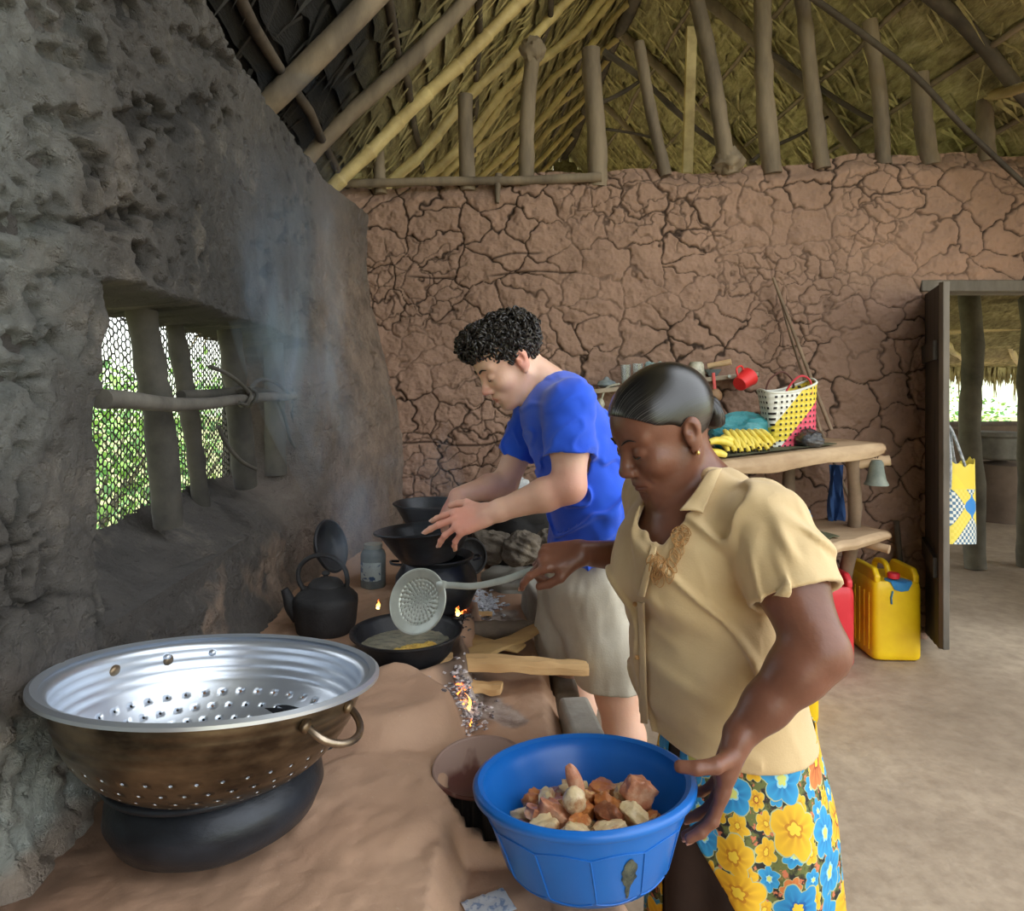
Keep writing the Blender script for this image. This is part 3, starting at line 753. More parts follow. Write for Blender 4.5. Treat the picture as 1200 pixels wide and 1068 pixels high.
# ---------------------------------------------------------------- skimmer
def skimmer():
    C = at(489, 705, 1.60)
    c = thing('skimmer', 'long handled grey perforated skimmer held over the frying pan', 'skimmer', C)
    ax = (at(524, 682, 1.585) - at(462, 732, 1.62)).normalized()       # towards the handle
    nrm = Vector((-.15, -.80, .40)); nrm = (nrm - ax * nrm.dot(ax)).normalized(); sd = nrm.cross(ax)
    R = .073; seg = 96; rows = 26; V = []; 
    def pt(r, a):
        d = ax * math.cos(a) * r * 1.08 + sd * math.sin(a) * r * .98
        return d - nrm * (.016 * (1 - (r / R) ** 2))
    V = [[pt(R * i / rows if i else 1e-5, 2 * PI * k / seg) for k in range(seg)] for i in range(rows + 1)]
    kill = set()
    for i, cnt in ((3, 6), (6, 12), (9, 16), (12, 24), (15, 24), (18, 32)):
        for q in range(cnt):
            j = int(round(q * seg / cnt)) % seg; cp = V[i][j].copy()
            for di, dj in ((-1, -1), (-1, 0), (-1, 1), (0, 1), (1, 1), (1, 0), (1, -1), (0, -1)):
                jj = (j + dj) % seg; v = V[i + di][jj] - cp; V[i + di][jj] = cp + v.normalized() * .0014
            for di in (-1, 0):
                for dj in (-1, 0): kill.add((i + di, (j + dj) % seg))
    me = bpy.data.meshes.new('perforated_disc')
    me.from_pydata([tuple(p) for r in V for p in r], [], [(i * seg + j, i * seg + (j + 1) % seg, (i + 1) * seg + (j + 1) % seg, (i + 1) * seg + j) for i in range(rows) for j in range(seg) if (i, j) not in kill])
    o = link_mesh('perforated_disc', me, M_greymetal, c); s = o.modifiers.new('s', 'SOLIDIFY'); s.thickness = .0018
    b = MB(); b.tube([pt(R, 2 * PI * k / seg) for k in range(seg)], .0022, 8, closed=True); b.build('rim', M_greymetal, c)
    pts = smooth([pt(R * .80, -.05), pt(R * 1.0, -.12), at(528, 686, 1.575) - C, at(556, 687, 1.55) - C, at(590, 680, 1.53) - C, at(622, 669, 1.515) - C, at(652, 660, 1.51) - C], 8)
    n = len(pts); b = MB(); b.tube(pts, [.0150 - .0080 * min(1, k / 14) + .001 * (k / n) for k in range(n)], 12, flat=.38, up=nrm)
    b.build('handle', M_greymetal, c)
    return c
skimmer()

# ---------------------------------------------------------------- pots around the back fire
def pot(name, label, loc, prof, m, cat='pot', rim=None, rimr=.004, lugs=0, rot=(0, 0, 0), seg=56):
    c = thing(name, label, cat, loc, rot=rot); b = MB(); b.lathe(prof, seg); b.build('pot_body' if cat == 'pot' else 'bowl', m, c)
    if rim:
        b = MB(); b.tube([(rim[0] * math.cos(a), rim[0] * math.sin(a), rim[1]) for a in [2 * PI * k / seg for k in range(seg)]], rimr, 8, closed=True); b.build('rim', m, c)
    for k in range(lugs):
        a = .3 + k * PI; b = MB(); mm = Matrix.Rotation(a, 4, 'Z')
        b.tube([mm @ Vector(p) for p in smooth([(rim[0] - .002, -.025, rim[1] - .015), (rim[0] + .022, -.02, rim[1] - .012), (rim[0] + .026, 0, rim[1] - .012), (rim[0] + .022, .02, rim[1] - .012), (rim[0] - .002, .025, rim[1] - .015)], 5)], .004, 8); b.build('handle', m, c)
    return c
pot('cooking_pot', 'round black pot on the back fire under the held bowl', (-.235, 2.12, .612),
    [(0, 0), (.06, .002), (.105, .03), (.128, .08), (.125, .12), (.105, .155), (.098, .165), (.112, .178), (.116, .182), (.108, .182), (.092, .166), (.1, .15), (.118, .11), (.11, .06), (.06, .012), (0, .01)], M_blkpot, rim=(.114, .181), lugs=2)
pot('serving_bowl', 'wide matt black metal bowl held by the person in blue', (-.250, 2.03, .800),
    [(0, 0), (.07, 0), (.078, .004), (.10, .03), (.135, .082), (.150, .092), (.152, .096), (.146, .096), (.132, .086), (.096, .034), (.07, .008), (0, .007)], M_blkpot, 'bowl', rim=(.151, .094), rot=(math.radians(-3), math.radians(-4), 0))
pot('cooking_pot', 'tall flared black pot standing behind the held bowl', (-.30, 2.48, .585),
    [(0, 0), (.05, 0), (.09, .02), (.105, .08), (.09, .15), (.08, .2), (.085, .24), (.125, .31), (.13, .315), (.124, .315), (.08, .24), (.072, .2), (.08, .15), (.09, .08), (0, .02)], M_blk, rim=(.128, .313))
# sooty pan on its edge to the right
lean_dish('flat_pan', 'small black pan lid standing on edge right of the held bowl', at(552, 652, 2.28), (.55, -.75, .25), .055, .012, M_blk2, 'lid')
# bottle / jar
M_glass = mat('clear_glass', (.85, .92, .92, 1), None, rough=.05, trans=.9, spec=.6)
M_glassd = mat('grimy_glass', srgb(172, 184, 184), srgb(130, 142, 146), 14, .2, trans=.35)
c = thing('jar', 'grimy glass jar with a pale label behind the black bowl', 'jar', (-.50, 2.46, .60))
b = MB(); b.lathe([(0, .002), (.042, 0), (.045, .006), (.045, .115), (.040, .130), (.030, .138), (.030, .150), (.027, .150), (.027, .137), (.041, .112), (.041, .01), (0, .007)], 32); b.build('glass_body', M_glassd, c)
b = MB(); rows = [[(.0458 * math.cos(a), .0458 * math.sin(a), z) for a in [PI + .5 + 1.9 * k / 14 for k in range(15)]] for z in (.03, .06, .095)]
b.grid(rows); b.build('paper_label', mat('jar_label', srgb(190, 204, 204), srgb(60, 90, 130), 40, .6, lo=.52, hi=.56), c)
b = MB(); b.lathe([(.033, .139), (.033, .155), (0, .157)], 24); b.build('screw_cap', M_greymetal, c)

# ---------------------------------------------------------------- firewood
M_wood = mat('split_firewood', srgb(232, 194, 138), srgb(198, 154, 102), 5, .7, bump=.7, bscale=40, stretch=(.18, 1.4, 1.4), bdist=.005)
M_bark = mat('charred_log', srgb(88, 80, 72), srgb(152, 138, 120), 8, .85, bump=.9, bscale=30, stretch=(.4, 1, 1))
M_woodd = mat('weathered_split_wood', srgb(214, 180, 122), srgb(160, 126, 82), 5, .75, bump=.8, bscale=36, stretch=(.2, 1.4, 1.4))
def split(name, label, A, B, w, h, m, seed, taper=.7, cat='firewood'):
    A = Vector(A); B = Vector(B); d = (B - A); L = d.length; x = d.normalized(); y = Vector((0, 0, 1)).cross(x).normalized(); z = x.cross(y)
    b = MB(); n = 26; rows = []
    for i in range(n + 1):
        t_ = i / n; ww = w * (1 - (1 - taper) * t_) * (1 + .25 * mnoise.noise(Vector((t_ * 5, seed, 0)))) * (1 if .02 < t_ < .98 else .9)
        hh = h * (1 + .4 * mnoise.noise(Vector((t_ * 4, seed, 7)))) * (1 - .5 * t_ * (1 - taper))
        c0 = A + d * t_ + z * (.008 * mnoise.noise(Vector((t_ * 3, seed, 3)))) + y * (.012 * mnoise.noise(Vector((t_ * 3, seed, 5))))
        prof = [(-.5, -.3), (-.42, .25), (-.15, .5), (.1, .35), (.35, .42), (.5, .05), (.42, -.4), (0, -.5)]
        rows.append([c0 + y * (px * ww) + z * (pz * hh * (1 + .3 * mnoise.noise(Vector((t_ * 9, k * 3.1, seed)))) + hh * .5) for k, (px, pz) in enumerate(prof)])
    o = len(b.v); b.grid(rows, closev=True); b.f += [tuple(o + k for k in range(7, -1, -1)), tuple(o + n * 8 + k for k in range(8))]; b.mi += [0, 0]
    ob = b.build(name, m, bevel=.0012); return tag(ob, label, cat)
def hp(x, y, z): 
    Y = FPX * (EYE - z) / (y - CY); return Vector(((x - CX) / FPX * Y, Y, z))
split('split_log', 'long pale split log lying across the hearth edge, longest of the firewood', hp(510, 782, .60), hp(688, 790, .572), .085, .034, M_wood, 3, .72)
split('split_log', 'short pale split log whose end burns in the front fire', hp(518, 806, .560), hp(588, 812, .556), .058, .024, M_wood, 8, .9)
split('bark_slab', 'thin curling bark slab behind the longest log', hp(548, 772, .57), hp(645, 734, .59), .085, .014, M_woodd, 12, .6)
split('bark_slab', 'small flat bark slab in front of the charred log', hp(540, 752, .565), hp(612, 762, .57), .085, .012, M_woodd, 16, .8)
split('wood_chip', 'short tan wood chip lying beside the white ash', hp(540, 722, .55), hp(577, 722, .55), .045, .012, M_wood, 21, .8, 'wood chip')
b = MB(); pole(b, hp(546, 740, .575), hp(625, 738, .575), .028, .024, .01, 14, 4, 14, .15); tag(b.build('charred_log', M_bark), 'grey charred log pointing into the middle fire', 'log')
b = MB(); pole(b, hp(582, 706, .60), hp(632, 700, .60), .022, .03, .01, 10, 9, 12, .15)
# ash flakes and embers
M_ash = mat('white_ash', srgb(228, 230, 236), srgb(150, 152, 160), 60, .9, lo=.3, hi=.7)
M_emb = emis('glowing_ember', (1, .16, .03, 1), 2)
rng = random.Random(5)
def flakes(name, label, cx, cy, z, rx, ry, n, m, s0, s1, kind='stuff'):
    b = MB(); c0 = hp(cx, cy, z)
    for i in range(n):
        a = rng.uniform(0, 2 * PI); r = abs(rng.gauss(0, .45)); p = c0 + Vector((math.cos(a) * r * rx, math.sin(a) * r * ry, 0)); p.z = hz(p.x, p.y) + rng.uniform(0, .012)
        s = rng.uniform(s0, s1)
        M_ = Matrix.Rotation(rng.uniform(0, 6), 3, 'Z') @ Matrix.Rotation(rng.uniform(-.5, .5), 3, 'X')
        vs = [p + M_ @ Vector((x * s, y * s * rng.uniform(.4, .8), zz * s * .35)) for x, y, zz in ((-1, -.6, 0), (1, -.8, 0), (.9, .7, 0), (-.8, .9, 0), (-.5, -.3, 1), (.6, -.2, 1), (.4, .5, 1), (-.4, .4, 1))]
        b.add(vs, [(0, 3, 2, 1), (4, 5, 6, 7), (0, 1, 5, 4), (1, 2, 6, 5), (2, 3, 7, 6), (3, 0, 4, 7)])
    return tag(b.build(name, m, smooth=False), label, 'ash' if m is not M_emb else 'embers', None, kind)
flakes('ash', 'white ash flakes piled in the middle of the hearth', 568, 708, .56, .07, .13, 380, M_ash, .004, .014)
flakes('ash', 'grey ash and charcoal flakes around the front fire', 547, 843, .535, .055, .10, 380, mat('grey_ash', srgb(226, 216, 216), srgb(96, 88, 90), 70, .9, lo=.42, hi=.58), .003, .010)
flakes('ash', 'charcoal bits below the middle fire beside the frying pan', 540, 760, .54, .03, .12, 160, mat('charcoal', srgb(40, 36, 36), srgb(150, 146, 146), 70, .9, lo=.45, hi=.7), .003, .009)
flakes('embers', 'glowing red embers of the front fire', 541, 836, .54, .03, .05, 24, M_emb, .003, .006)
flakes('embers', 'glowing red embers of the middle fire beside the frying pan', 541, 740, .54, .018, .05, 16, M_emb, .003, .006)
def fl_mat():
    t = NT('flame'); sp = t.node('ShaderNodeSeparateXYZ'); g = t.node('ShaderNodeTexCoord'); t.link(g.outputs['Generated'], sp.inputs[0])
    col = t.ramp(sp.outputs[2], [(0, (1, .75, .25, 1)), (.5, (1, .38, .06, 1)), (1, (1, .14, .02, 1))])
    t.b.inputs['Base Color'].default_value = (0, 0, 0, 1); t.link(col, t.b.inputs['Emission Color']); t.b.inputs['Emission Strength'].default_value = 2.2
    t.b.inputs['Alpha'].default_value = .8
    return t.m
M_fl = fl_mat()
def flame(px, py, Y, h, r, seed, label):
    b = MB()
    for q in range(4):
        s = 1 - .2 * q; off = Vector((mnoise.noise(Vector((q * 3.3, seed, 1))) * r * 1.7, mnoise.noise(Vector((q * 2.1, seed, 4))) * r, 0)); n = 14; pts = []; rs = []
        for i in range(n + 1):
            t_ = i / n; pts.append(off + Vector((.4 * r * 3 * mnoise.noise(Vector((t_ * 2.2, seed, q))) * t_ * 2, .3 * r * mnoise.noise(Vector((t_ * 2, seed + 4, q))) * t_, h * s * t_)))
            rs.append(max(.0004, r * s * .55 * (math.sin(PI * (t_ * .8 + .18)) ** 1.3) * (1 - t_ ** 2)))
        b.tube(pts, rs, 10)
    o = b.build('flame', M_fl); o.location = at(px, py, Y); return tag(o, label, 'flame')
flame(541, 845, 1.58, .080, .020, 1, 'tall orange flame of the front fire')
flame(552, 858, 1.56, .03, .012, 6, 'low flame at the near edge of the front fire')
flame(537, 722, 1.92, .028, .009, 3, 'small orange flame right of the frying pan')
flame(443, 714, 2.0, .028, .009, 9, 'small flame under the left side of the back pot')

# ---------------------------------------------------------------- stones, blocks and bundles behind
M_stone = mat('grey_stone', srgb(150, 146, 136), srgb(112, 108, 100), 6, .85, bump=.7, bscale=20)
M_conc = mat('whitewashed_block', srgb(182, 178, 168), srgb(140, 134, 122), 7, .85, bump=.5, bscale=30)
M_sack = mat('dusty_sackcloth', srgb(84, 76, 66), srgb(122, 112, 98), 9, .9, bump=1.0, bscale=14, bdist=.02)
b = MB(); b.blob((0, 0, 0), (.15, .17, .05), 4, .2, 1.5, 32, 18, hard=True); o = b.build('stone_slab', M_stone); o.location = (.02, 2.62, .57); tag(o, 'flat grey stone slab at the back end of the hearth', 'stone')
def bundle(loc, r, seed, label):
    b = MB(); rows = []; seg = 40
    for i in range(25):
        th = PI * i / 24; row = []
        for k in range(seg):
            ph = 2 * PI * k / seg; d = Vector((math.sin(th) * math.cos(ph), math.sin(th) * math.sin(ph), math.cos(th)))
            q = .85 + .25 * mnoise.noise(d * 1.7 + Vector((seed, 0, 0))) + .22 * (1 - 2.4 * abs(mnoise.noise(Vector((d.x * 1.5 + d.z * 2.6, d.y * 2, seed)) * 1.5))) + .08 * mnoise.noise(d * 6)
            row.append((d.x * r[0] * q, d.y * r[1] * q, d.z * r[2] * q))
        rows.append(row)
    b.grid(rows, closev=True); o = b.build('cloth_bundle', M_sack, subsurf=1); o.location = loc; return tag(o, label, 'bundle', 'cloth bundles behind the hearth')
bundle(at(574, 640, 2.55), (.09, .09, .06), 2, 'crumpled grey cloth bundle just right of the black pots')
bundle(at(612, 643, 2.45), (.078, .08, .062), 6, 'rounded grey cloth bundle above the stone slab')
bundle(at(645, 638, 2.5), (.06, .07, .06), 9, 'dark cloth bundle half behind the blue shirt')
b = MB(); b.box((0, 0, 0), (.13, .2, .12)); o = b.build('stone_block', M_conc, bevel=.012); o.location = at(640, 700, 2.3) + Vector((0, 0, -.02)); o.rotation_euler = (.1, .06, .2); tag(o, 'broken pale block beside the shorts of the person in blue', 'block')
b = MB(); b.box((0, 0, 0), (.075, .20, .30)); o = b.build('stone_block', M_conc, bevel=.012); o.location = (.162, 1.60, .395); o.rotation_euler = (0, 0, .1); tag(o, 'upright whitish block against the hearth edge under the long log', 'block')
b = MB(); b.box((0, 0, 0), (.075, .19, .245)); o = b.build('stone_block', M_stone, bevel=.012); o.location = (.170, 1.60, .122); o.rotation_euler = (0, 0, .05); tag(o, 'grey block at floor level beneath the whitish block', 'block')
b = MB(); b.box((0, 0, 0), (.07, .34, .46)); o = b.build('stone_block', M_stone, bevel=.015); o.location = (.155, 2.08, .23); tag(o, 'grey slab standing against the hearth beside the shorts', 'block')
b = MB(); b.blob((0, 0, 0), (.05, .05, .045), 12, .3, 2.5, 28, 16); o = b.build('cloth', mat('white_cloth', srgb(206, 208, 206), srgb(150, 154, 156), 9, .8, bump=.8, bscale=16, bdist=.01)); o.location = at(604, 572, 2.62); tag(o, 'crumpled white cloth on the dark heap behind the blue shirt', 'cloth')
b = MB(); b.blob((0, 0, 0), (.24, .16, .17), 15, .3, 2.2, 40, 22); o = b.build('sack', mat('black_sacking', srgb(20, 19, 18), srgb(38, 35, 32), 8, .85, bump=.7, bscale=20)); o.location = (.06, 2.86, .73); tag(o, 'dark sack heaped behind the hearth under the white cloth', 'sack')
for i, (a_, b_) in enumerate([((536, 592, 2.7), (578, 566, 2.85)), ((545, 580, 2.72), (585, 556, 2.9)), ((552, 592, 2.66), (592, 560, 2.8))]):
    b = MB(); pole(b, at(*a_), at(*b_), .007, .005, .012, 10, i + 5, 8); tag(b.build('kindling_stick', M_wood), ['lowest', 'highest', 'middle'][i] + ' of three dry kindling sticks against the back wall', 'stick')

# ---------------------------------------------------------------- clay dish, basin, food, foil
c = thing('clay_dish', 'shallow clay dish with dark wet streaks left of the blue basin', 'dish', hp(563, 903, .612), rot=(math.radians(7), math.radians(-3), 0)); c.scale = (.98, .98, 1)
b = MB(); b.lathe([(0, -.022), (.04, -.02), (.075, -.004), (.086, .006), (.088, .010), (.083, .010), (.066, .001), (.035, -.006), (0, -.008)], 56)
tcl = NT('clay_dish'); n = tcl.noise(9, 4, .5, tcl.mapping((1, .35, 1), (0, 0, .6))); tcl.link(tcl.ramp(n, [(.5, srgb(150, 124, 112)), (.56, srgb(88, 50, 42))]), tcl.b.inputs['Base Color']); tcl.b.inputs['Roughness'].default_value = .4
b.build('dish', tcl.m, c)
b = MB(); b.tube([(.086 * math.cos(a), .086 * math.sin(a), .009) for a in [2 * PI * k / 56 for k in range(56)]], .0035, 8, closed=True); b.build('rim', tcl.m, c)
def basin():
    C = Vector((.113, 1.085, .690))
    c = thing('basin', 'bright blue plastic basin of cooked pieces held by the person in beige', 'basin', C, rot=(math.radians(-6), math.radians(-2.5), 0))
    t = NT('blue_plastic'); t.b.inputs['Roughness'].default_value = .3
    col = t.ramp(t.noise(4, 4), [(.3, srgb(22, 98, 186)), (.7, srgb(30, 114, 204))])
    t.link(col, t.b.inputs['Base Color']); t.bump(t.noise(30, 3), .05, .003); t.b.inputs['Subsurface Weight'].default_value = .0
    R = .167
    b = MB(); b.lathe([(0, -.128), (.10, -.130), (.117, -.126), (.130, -.11), (.150, -.052), (.158, -.028), (.160, -.020), (.162, -.012), (.168, -.003), (R, .002), (R + .006, 0), (R + .009, -.004), (R + .008, -.011), (R + .003, -.014), (R - .004, -.012),
                       (R - .006, -.016), (.164, -.026), (.157, -.038), (.125, -.108), (.110, -.122), (.09, -.1265), (0, -.1245)][:15][::1], 96)
    # inner wall
    b.lathe([(R, .002), (R - .008, -.002), (.160, -.012), (.156, -.022), (.152, -.032), (.144, -.058), (.126, -.108), (.112, -.121), (.09, -.124), (0, -.124)], 96)
    b.build('basin_body', t.m, c)
    # moulded ribs: facet outlines on the outside
    def surf(a, z):
        r = float(np.interp(z, [-.13, -.126, -.11, -.052, -.028], [.1, .117, .130, .150, .158])) + .0006
        return Vector((r * math.cos(a), r * math.sin(a), z))
    for k in range(12):
        a0 = 2 * PI * k / 12; a1 = 2 * PI * (k + 1) / 12; b = MB()
        pts = [surf(a0 - .05 + .05 * s_, -.045 - .07 * s_) for s_ in [q / 8 for q in range(9)]] + [surf(a0 + (a1 - a0 - .05) * s_, -.115 - .005 * math.sin(PI * s_)) for s_ in [q / 8 for q in range(1, 9)]]
        pts2 = [surf(a0 - .05 + (a1 - a0) * s_, -.045 + .006 * math.sin(PI * s_)) for s_ in [q / 8 for q in range(9)]]
        b.tube(pts, .0011, 6); b.tube(pts2, .0011, 6); b.build('moulded_rib', t.m, c)
    b = MB(); rows = []
    a0 = -PI / 2 + .33; rng_b = random.Random(2)
    for i in range(41):
        f_ = i / 40; z = -.048 - .062 * f_; env = math.sin(PI * min(1, f_ / .72)) ** .6 if f_ < .68 else .32 * (1 - f_) / .32 + .12
        w_ = .080 * env * (1 + .35 * mnoise.noise(Vector((f_ * 9, 1, 3))))
        rows.append([surf(a0 + .012 * mnoise.noise(Vector((f_ * 7, 4, 1))) + w_ * (j / 6 - .5) * 2, z) * 1.004 for j in range(7)])
    b.grid(rows); b.build('burn_mark', mat('burnt_plastic', srgb(36, 48, 52), srgb(96, 100, 84), 60, .7, bump=.8, bscale=90), c, label='dark burn mark on the side')
    return c
bas = basin()
bas_M = Matrix.LocRotScale(bas.location, bas.rotation_euler, None)
def food_mat(name, a, b_, c_):
    t = NT(name); n1 = t.noise(30, 5, .65); n2 = t.noise(90, 4)
    col = t.ramp(n1, [(.36, a), (.5, b_), (.64, c_)]); t.link(t.mix(t.math('MULTIPLY', n2, .3), col, b_), t.b.inputs['Base Color'])
    t.b.inputs['Roughness'].default_value = .28; t.b.inputs['Subsurface Weight'].default_value = .1; t.b.inputs['Subsurface Radius'].default_value = (.006, .003, .002)
    t.bump(n2, .5, .003); return t.m
FM = [food_mat('spiced_brown_piece', srgb(162, 100, 70), srgb(206, 142, 106), srgb(230, 190, 156)), food_mat('pale_piece', srgb(214, 182, 130), srgb(232, 210, 166), srgb(178, 118, 70)), food_mat('orange_piece', srgb(206, 142, 78), srgb(176, 104, 58), srgb(236, 200, 146)), food_mat('dark_piece', srgb(96, 56, 40), srgb(150, 92, 62), srgb(190, 142, 108))]
rng = random.Random(21)
FL = []
spots = []
for ring, (n, R0) in enumerate(((1, 0), (6, .035), (11, .068), (15, .098))):
    for k in range(n): spots.append((R0 * .99, 2 * PI * k / n + ring * .5, 0))
for n, R0 in ((1, 0.01), (6, .045), (9, .078)):
    for k in range(n): spots.append((R0, 2 * PI * k / n + .3, 1))
adj = ['brown', 'pale', 'orange', 'dark']
kinds = {}
for i, (r, a, lay) in enumerate(spots):
    k = rng.choice([0, 1, 1, 2, 0, 2, 3, 1]); sx = rng.uniform(.019, .027)
    x = -.004 + r * math.cos(a) + rng.uniform(-.006, .006); y = -.01 + r * math.sin(a) * .92 + rng.uniform(-.006, .006)
    z = -.074 + lay * .024 + rng.uniform(-.004, .005) + (.006 if lay == 0 and r > .09 else 0) + .010 * max(0, (x / .1)) 
    b = MB(); sx *= 1.18; b.blob((0, 0, 0), (sx, sx * rng.uniform(.55, .8), sx * rng.uniform(.45, .65)), i * 1.7, .26, 1.5, 24, 16, hard=True)
    o = b.build('food_piece', FM[k]); e = Matrix.Rotation(rng.uniform(0, 6), 4, 'Z') @ Matrix.Rotation(rng.uniform(-.6, .6), 4, 'X') @ Matrix.Rotation(rng.uniform(-.5, .5), 4, 'Y')
    o.matrix_world = bas_M @ Matrix.Translation((x, y, z)) @ e
    tag(o, '%s cooked piece in the heap inside the blue basin' % adj[k], 'food piece', '%s cooked pieces in the blue basin' % adj[k])
# the leaf shaped upright one and the large one on the right
b = MB(); b.blob((0, 0, 0), (.011, .007, .026), 77, .12, 2, 22, 16); o = b.build('food_piece', FM[0]); o.matrix_world = bas_M @ Matrix.Translation((-.012, .02, -.018)) @ Matrix.Rotation(-.3, 4, 'Y') @ Matrix.Scale(1.15, 4); tag(o, 'leaf shaped reddish piece standing upright at the top of the heap', 'food piece')
b = MB(); b.blob((0, 0, 0), (.028, .02, .026), 79, .2, 1.6, 26, 18, hard=True); o = b.build('food_piece', FM[0]); o.matrix_world = bas_M @ Matrix.Translation((.086, -.005, -.026)) @ Matrix.Rotation(.5, 4, 'Y'); tag(o, 'largest reddish brown piece at the right side of the heap', 'food piece')
b = MB(); b.blob((0, 0, 0), (.018, .014, .02), 81, .15, 2, 22, 16); o = b.build('food_piece', FM[1]); o.matrix_world = bas_M @ Matrix.Translation((-.018, -.03, -.022)) @ Matrix.Rotation(.4, 4, 'Y'); tag(o, 'smooth pale cream piece in the middle front of the heap', 'food piece')
# foil packet
b = MB(); rows = []
for i in range(15):
    rows.append([(.035 * (i / 14 - .5) * 2, .024 * (j / 9 - .5) * 2, .002 * mnoise.noise(Vector((i * .8, j * .9, 2)))) for j in range(10)])
b.grid(rows); tf = NT('printed_foil'); tf.b.inputs['Metallic'].default_value = .2; tf.b.inputs['Roughness'].default_value = .3
tf.link(tf.ramp(tf.noise(70, 3), [(.52, srgb(226, 232, 240)), (.62, srgb(150, 172, 206))]), tf.b.inputs['Base Color'])
o = b.build('foil_packet', tf.m, solid=.0012); o.location = (-.035, 1.022, hz(-.035, 1.02) + .006); o.rotation_euler = (0, 0, .45); tag(o, 'small torn silver foil packet on the low ledge before the basin', 'packet')
# ================================================================ rustic table, shelf and things on them
M_log = mat('barked_pale_log', srgb(196, 170, 136), srgb(156, 128, 98), 4, .75, bump=.6, bscale=22, stretch=(.5, 1.4, 1.4))
M_logd = mat('dusky_log', srgb(150, 128, 104), srgb(112, 94, 76), 5, .8, bump=.6, bscale=24)
TA = at(770, 550, 2.72); TB = at(1034, 518, 3.16)
tb = thing('rustic_table', 'rough pale log table against the back wall, right of the person in beige', 'table', (TA.x, TA.y, 0))
def slab(b, A, B, depth, th, seed, nosew=.03, back=True, n=30):
    A = Vector(A); B = Vector(B); x = (B - A); x.z = 0; x.normalize(); y = Vector((-x.y, x.x, 0)); rows = []
    for i in range(n + 1):
        t_ = i / n; c = A.lerp(B, t_); e = .014 * mnoise.noise(Vector((t_ * 6, seed, 0))) + .010 * mnoise.noise(Vector((t_ * 15, seed, 0)))
        tt = th * (1 + .25 * mnoise.noise(Vector((t_ * 5, seed, 5))))
        endr = 1 - .35 * max(0, (t_ - .93) / .07) ** 2
        pr = [(0 + e, 0), (-.5 * nosew + e, -.25 * tt), (-.62 * nosew + e, -.55 * tt), (-.2 * nosew + e, -tt), (depth, -tt), (depth, 0), (depth * .5, .004)]
        rows.append([c + y * p[0] + Vector((0, 0, p[1] * endr - (1 - endr) * tt * .3)) for p in pr])
    o = len(b.v); m = 7; b.grid(rows, closev=True); b.f += [tuple(o + k for k in range(m)), tuple(o + n * m + k for k in range(m - 1, -1, -1))]; b.mi += [0, 0]
    return x, y
b = MB(); tx, ty = slab(b, TA, TB, .42, .07, 3); o = b.build('table_top', M_log, tb, world=True, bevel=.004)
SA = at(850, 664, 2.82); SB = at(1040, 622, 3.16)
b = MB(); slab(b, SA, SB, .36, .05, 9); b.build('lower_shelf', M_log, tb, world=True, bevel=.004)
for i, (a_, c_, r) in enumerate([(TB - tx * .13 + ty * .05 + Vector((0, 0, -.06)), Vector((1.70, 3.53, 0)), .036), (TA + ty * .05 + Vector((0, 0, -.06)), Vector((TA.x + .02, TA.y + .05, 0)), .042),
                                 (TB - tx * .2 + ty * .36 + Vector((0, 0, -.06)), Vector((TB.x - .30, TB.y + .36, 0)), .036), (TA + tx * .02 + ty * .36 + Vector((0, 0, -.06)), Vector((TA.x, TA.y + .37, 0)), .036)]):
    b = MB(); pole(b, a_, c_, r * .85, r, .035, 16, i * 5 + 1, 12, .12); b.build('leg', M_logd, tb, world=True)
b = MB(); pole(b, TB + ty * .02 + Vector((-.10, 0, -.10)), TB + ty * .02 + Vector((.03, -.04, -.085)), .028, .024, .004, 8, 3, 12, .1); b.build('peg', M_log, tb, world=True)
b = MB(); pole(b, SB + Vector((-.12, .10, -.06)), SB + Vector((.0, -.02, -.085)), .024, .02, .01, 8, 6, 10, .1); b.build('peg', M_log, tb, world=True)
M_matg = mat('green_brown_matting', srgb(98, 100, 70), srgb(70, 68, 54), 9, .9, bump=.6, bscale=50)
def onT(px, d):   # point on the table top: px of the front edge, d metres back
    best = None
    for q in range(401):
        c = TA.lerp(TB, q / 400) + ty * d; e = abs(CX + FPX * c.x / c.y - px)
        if best is None or e < best[0]: best = (e, c)
    return best[1] + Vector((0, 0, .006))
def sheet(name, label, P0, ux, uy, w_, h_, m, seed, amp=.006, cat='mat'):
    b = MB(); rows = []
    for i in range(25):
        row = []
        for j in range(15):
            u = i / 24 * w_; v = j / 14 * h_; e = .02 * mnoise.noise(Vector((i * .7, seed, j * .7))) if i in (0, 24) or j in (0, 14) else 0
            row.append(Vector(P0) + ux * (u + e) + uy * (v + e) + Vector((0, 0, .002 + amp * (.5 + .5 * mnoise.noise(Vector((i * .35, j * .4, seed)))))))
        rows.append(row)
    b.grid(rows); o = b.build(name, m, solid=.003); return tag(o, label, cat)
uxs = (TB - TA).normalized()
sheet('table_mat', 'green brown mat spread on the table top under the basket', onT(850, .035), uxs, ty, .62, .34, M_matg, 3)
uxl = (SB - SA).normalized()
sheet('cloth_mat', 'dark crumpled cloth mat under the lidded clay pot', SA.lerp(SB, .35) + ty * .03 + Vector((0, 0, .003)), uxl, ty, .34, .26, M_matg, 8, .012)

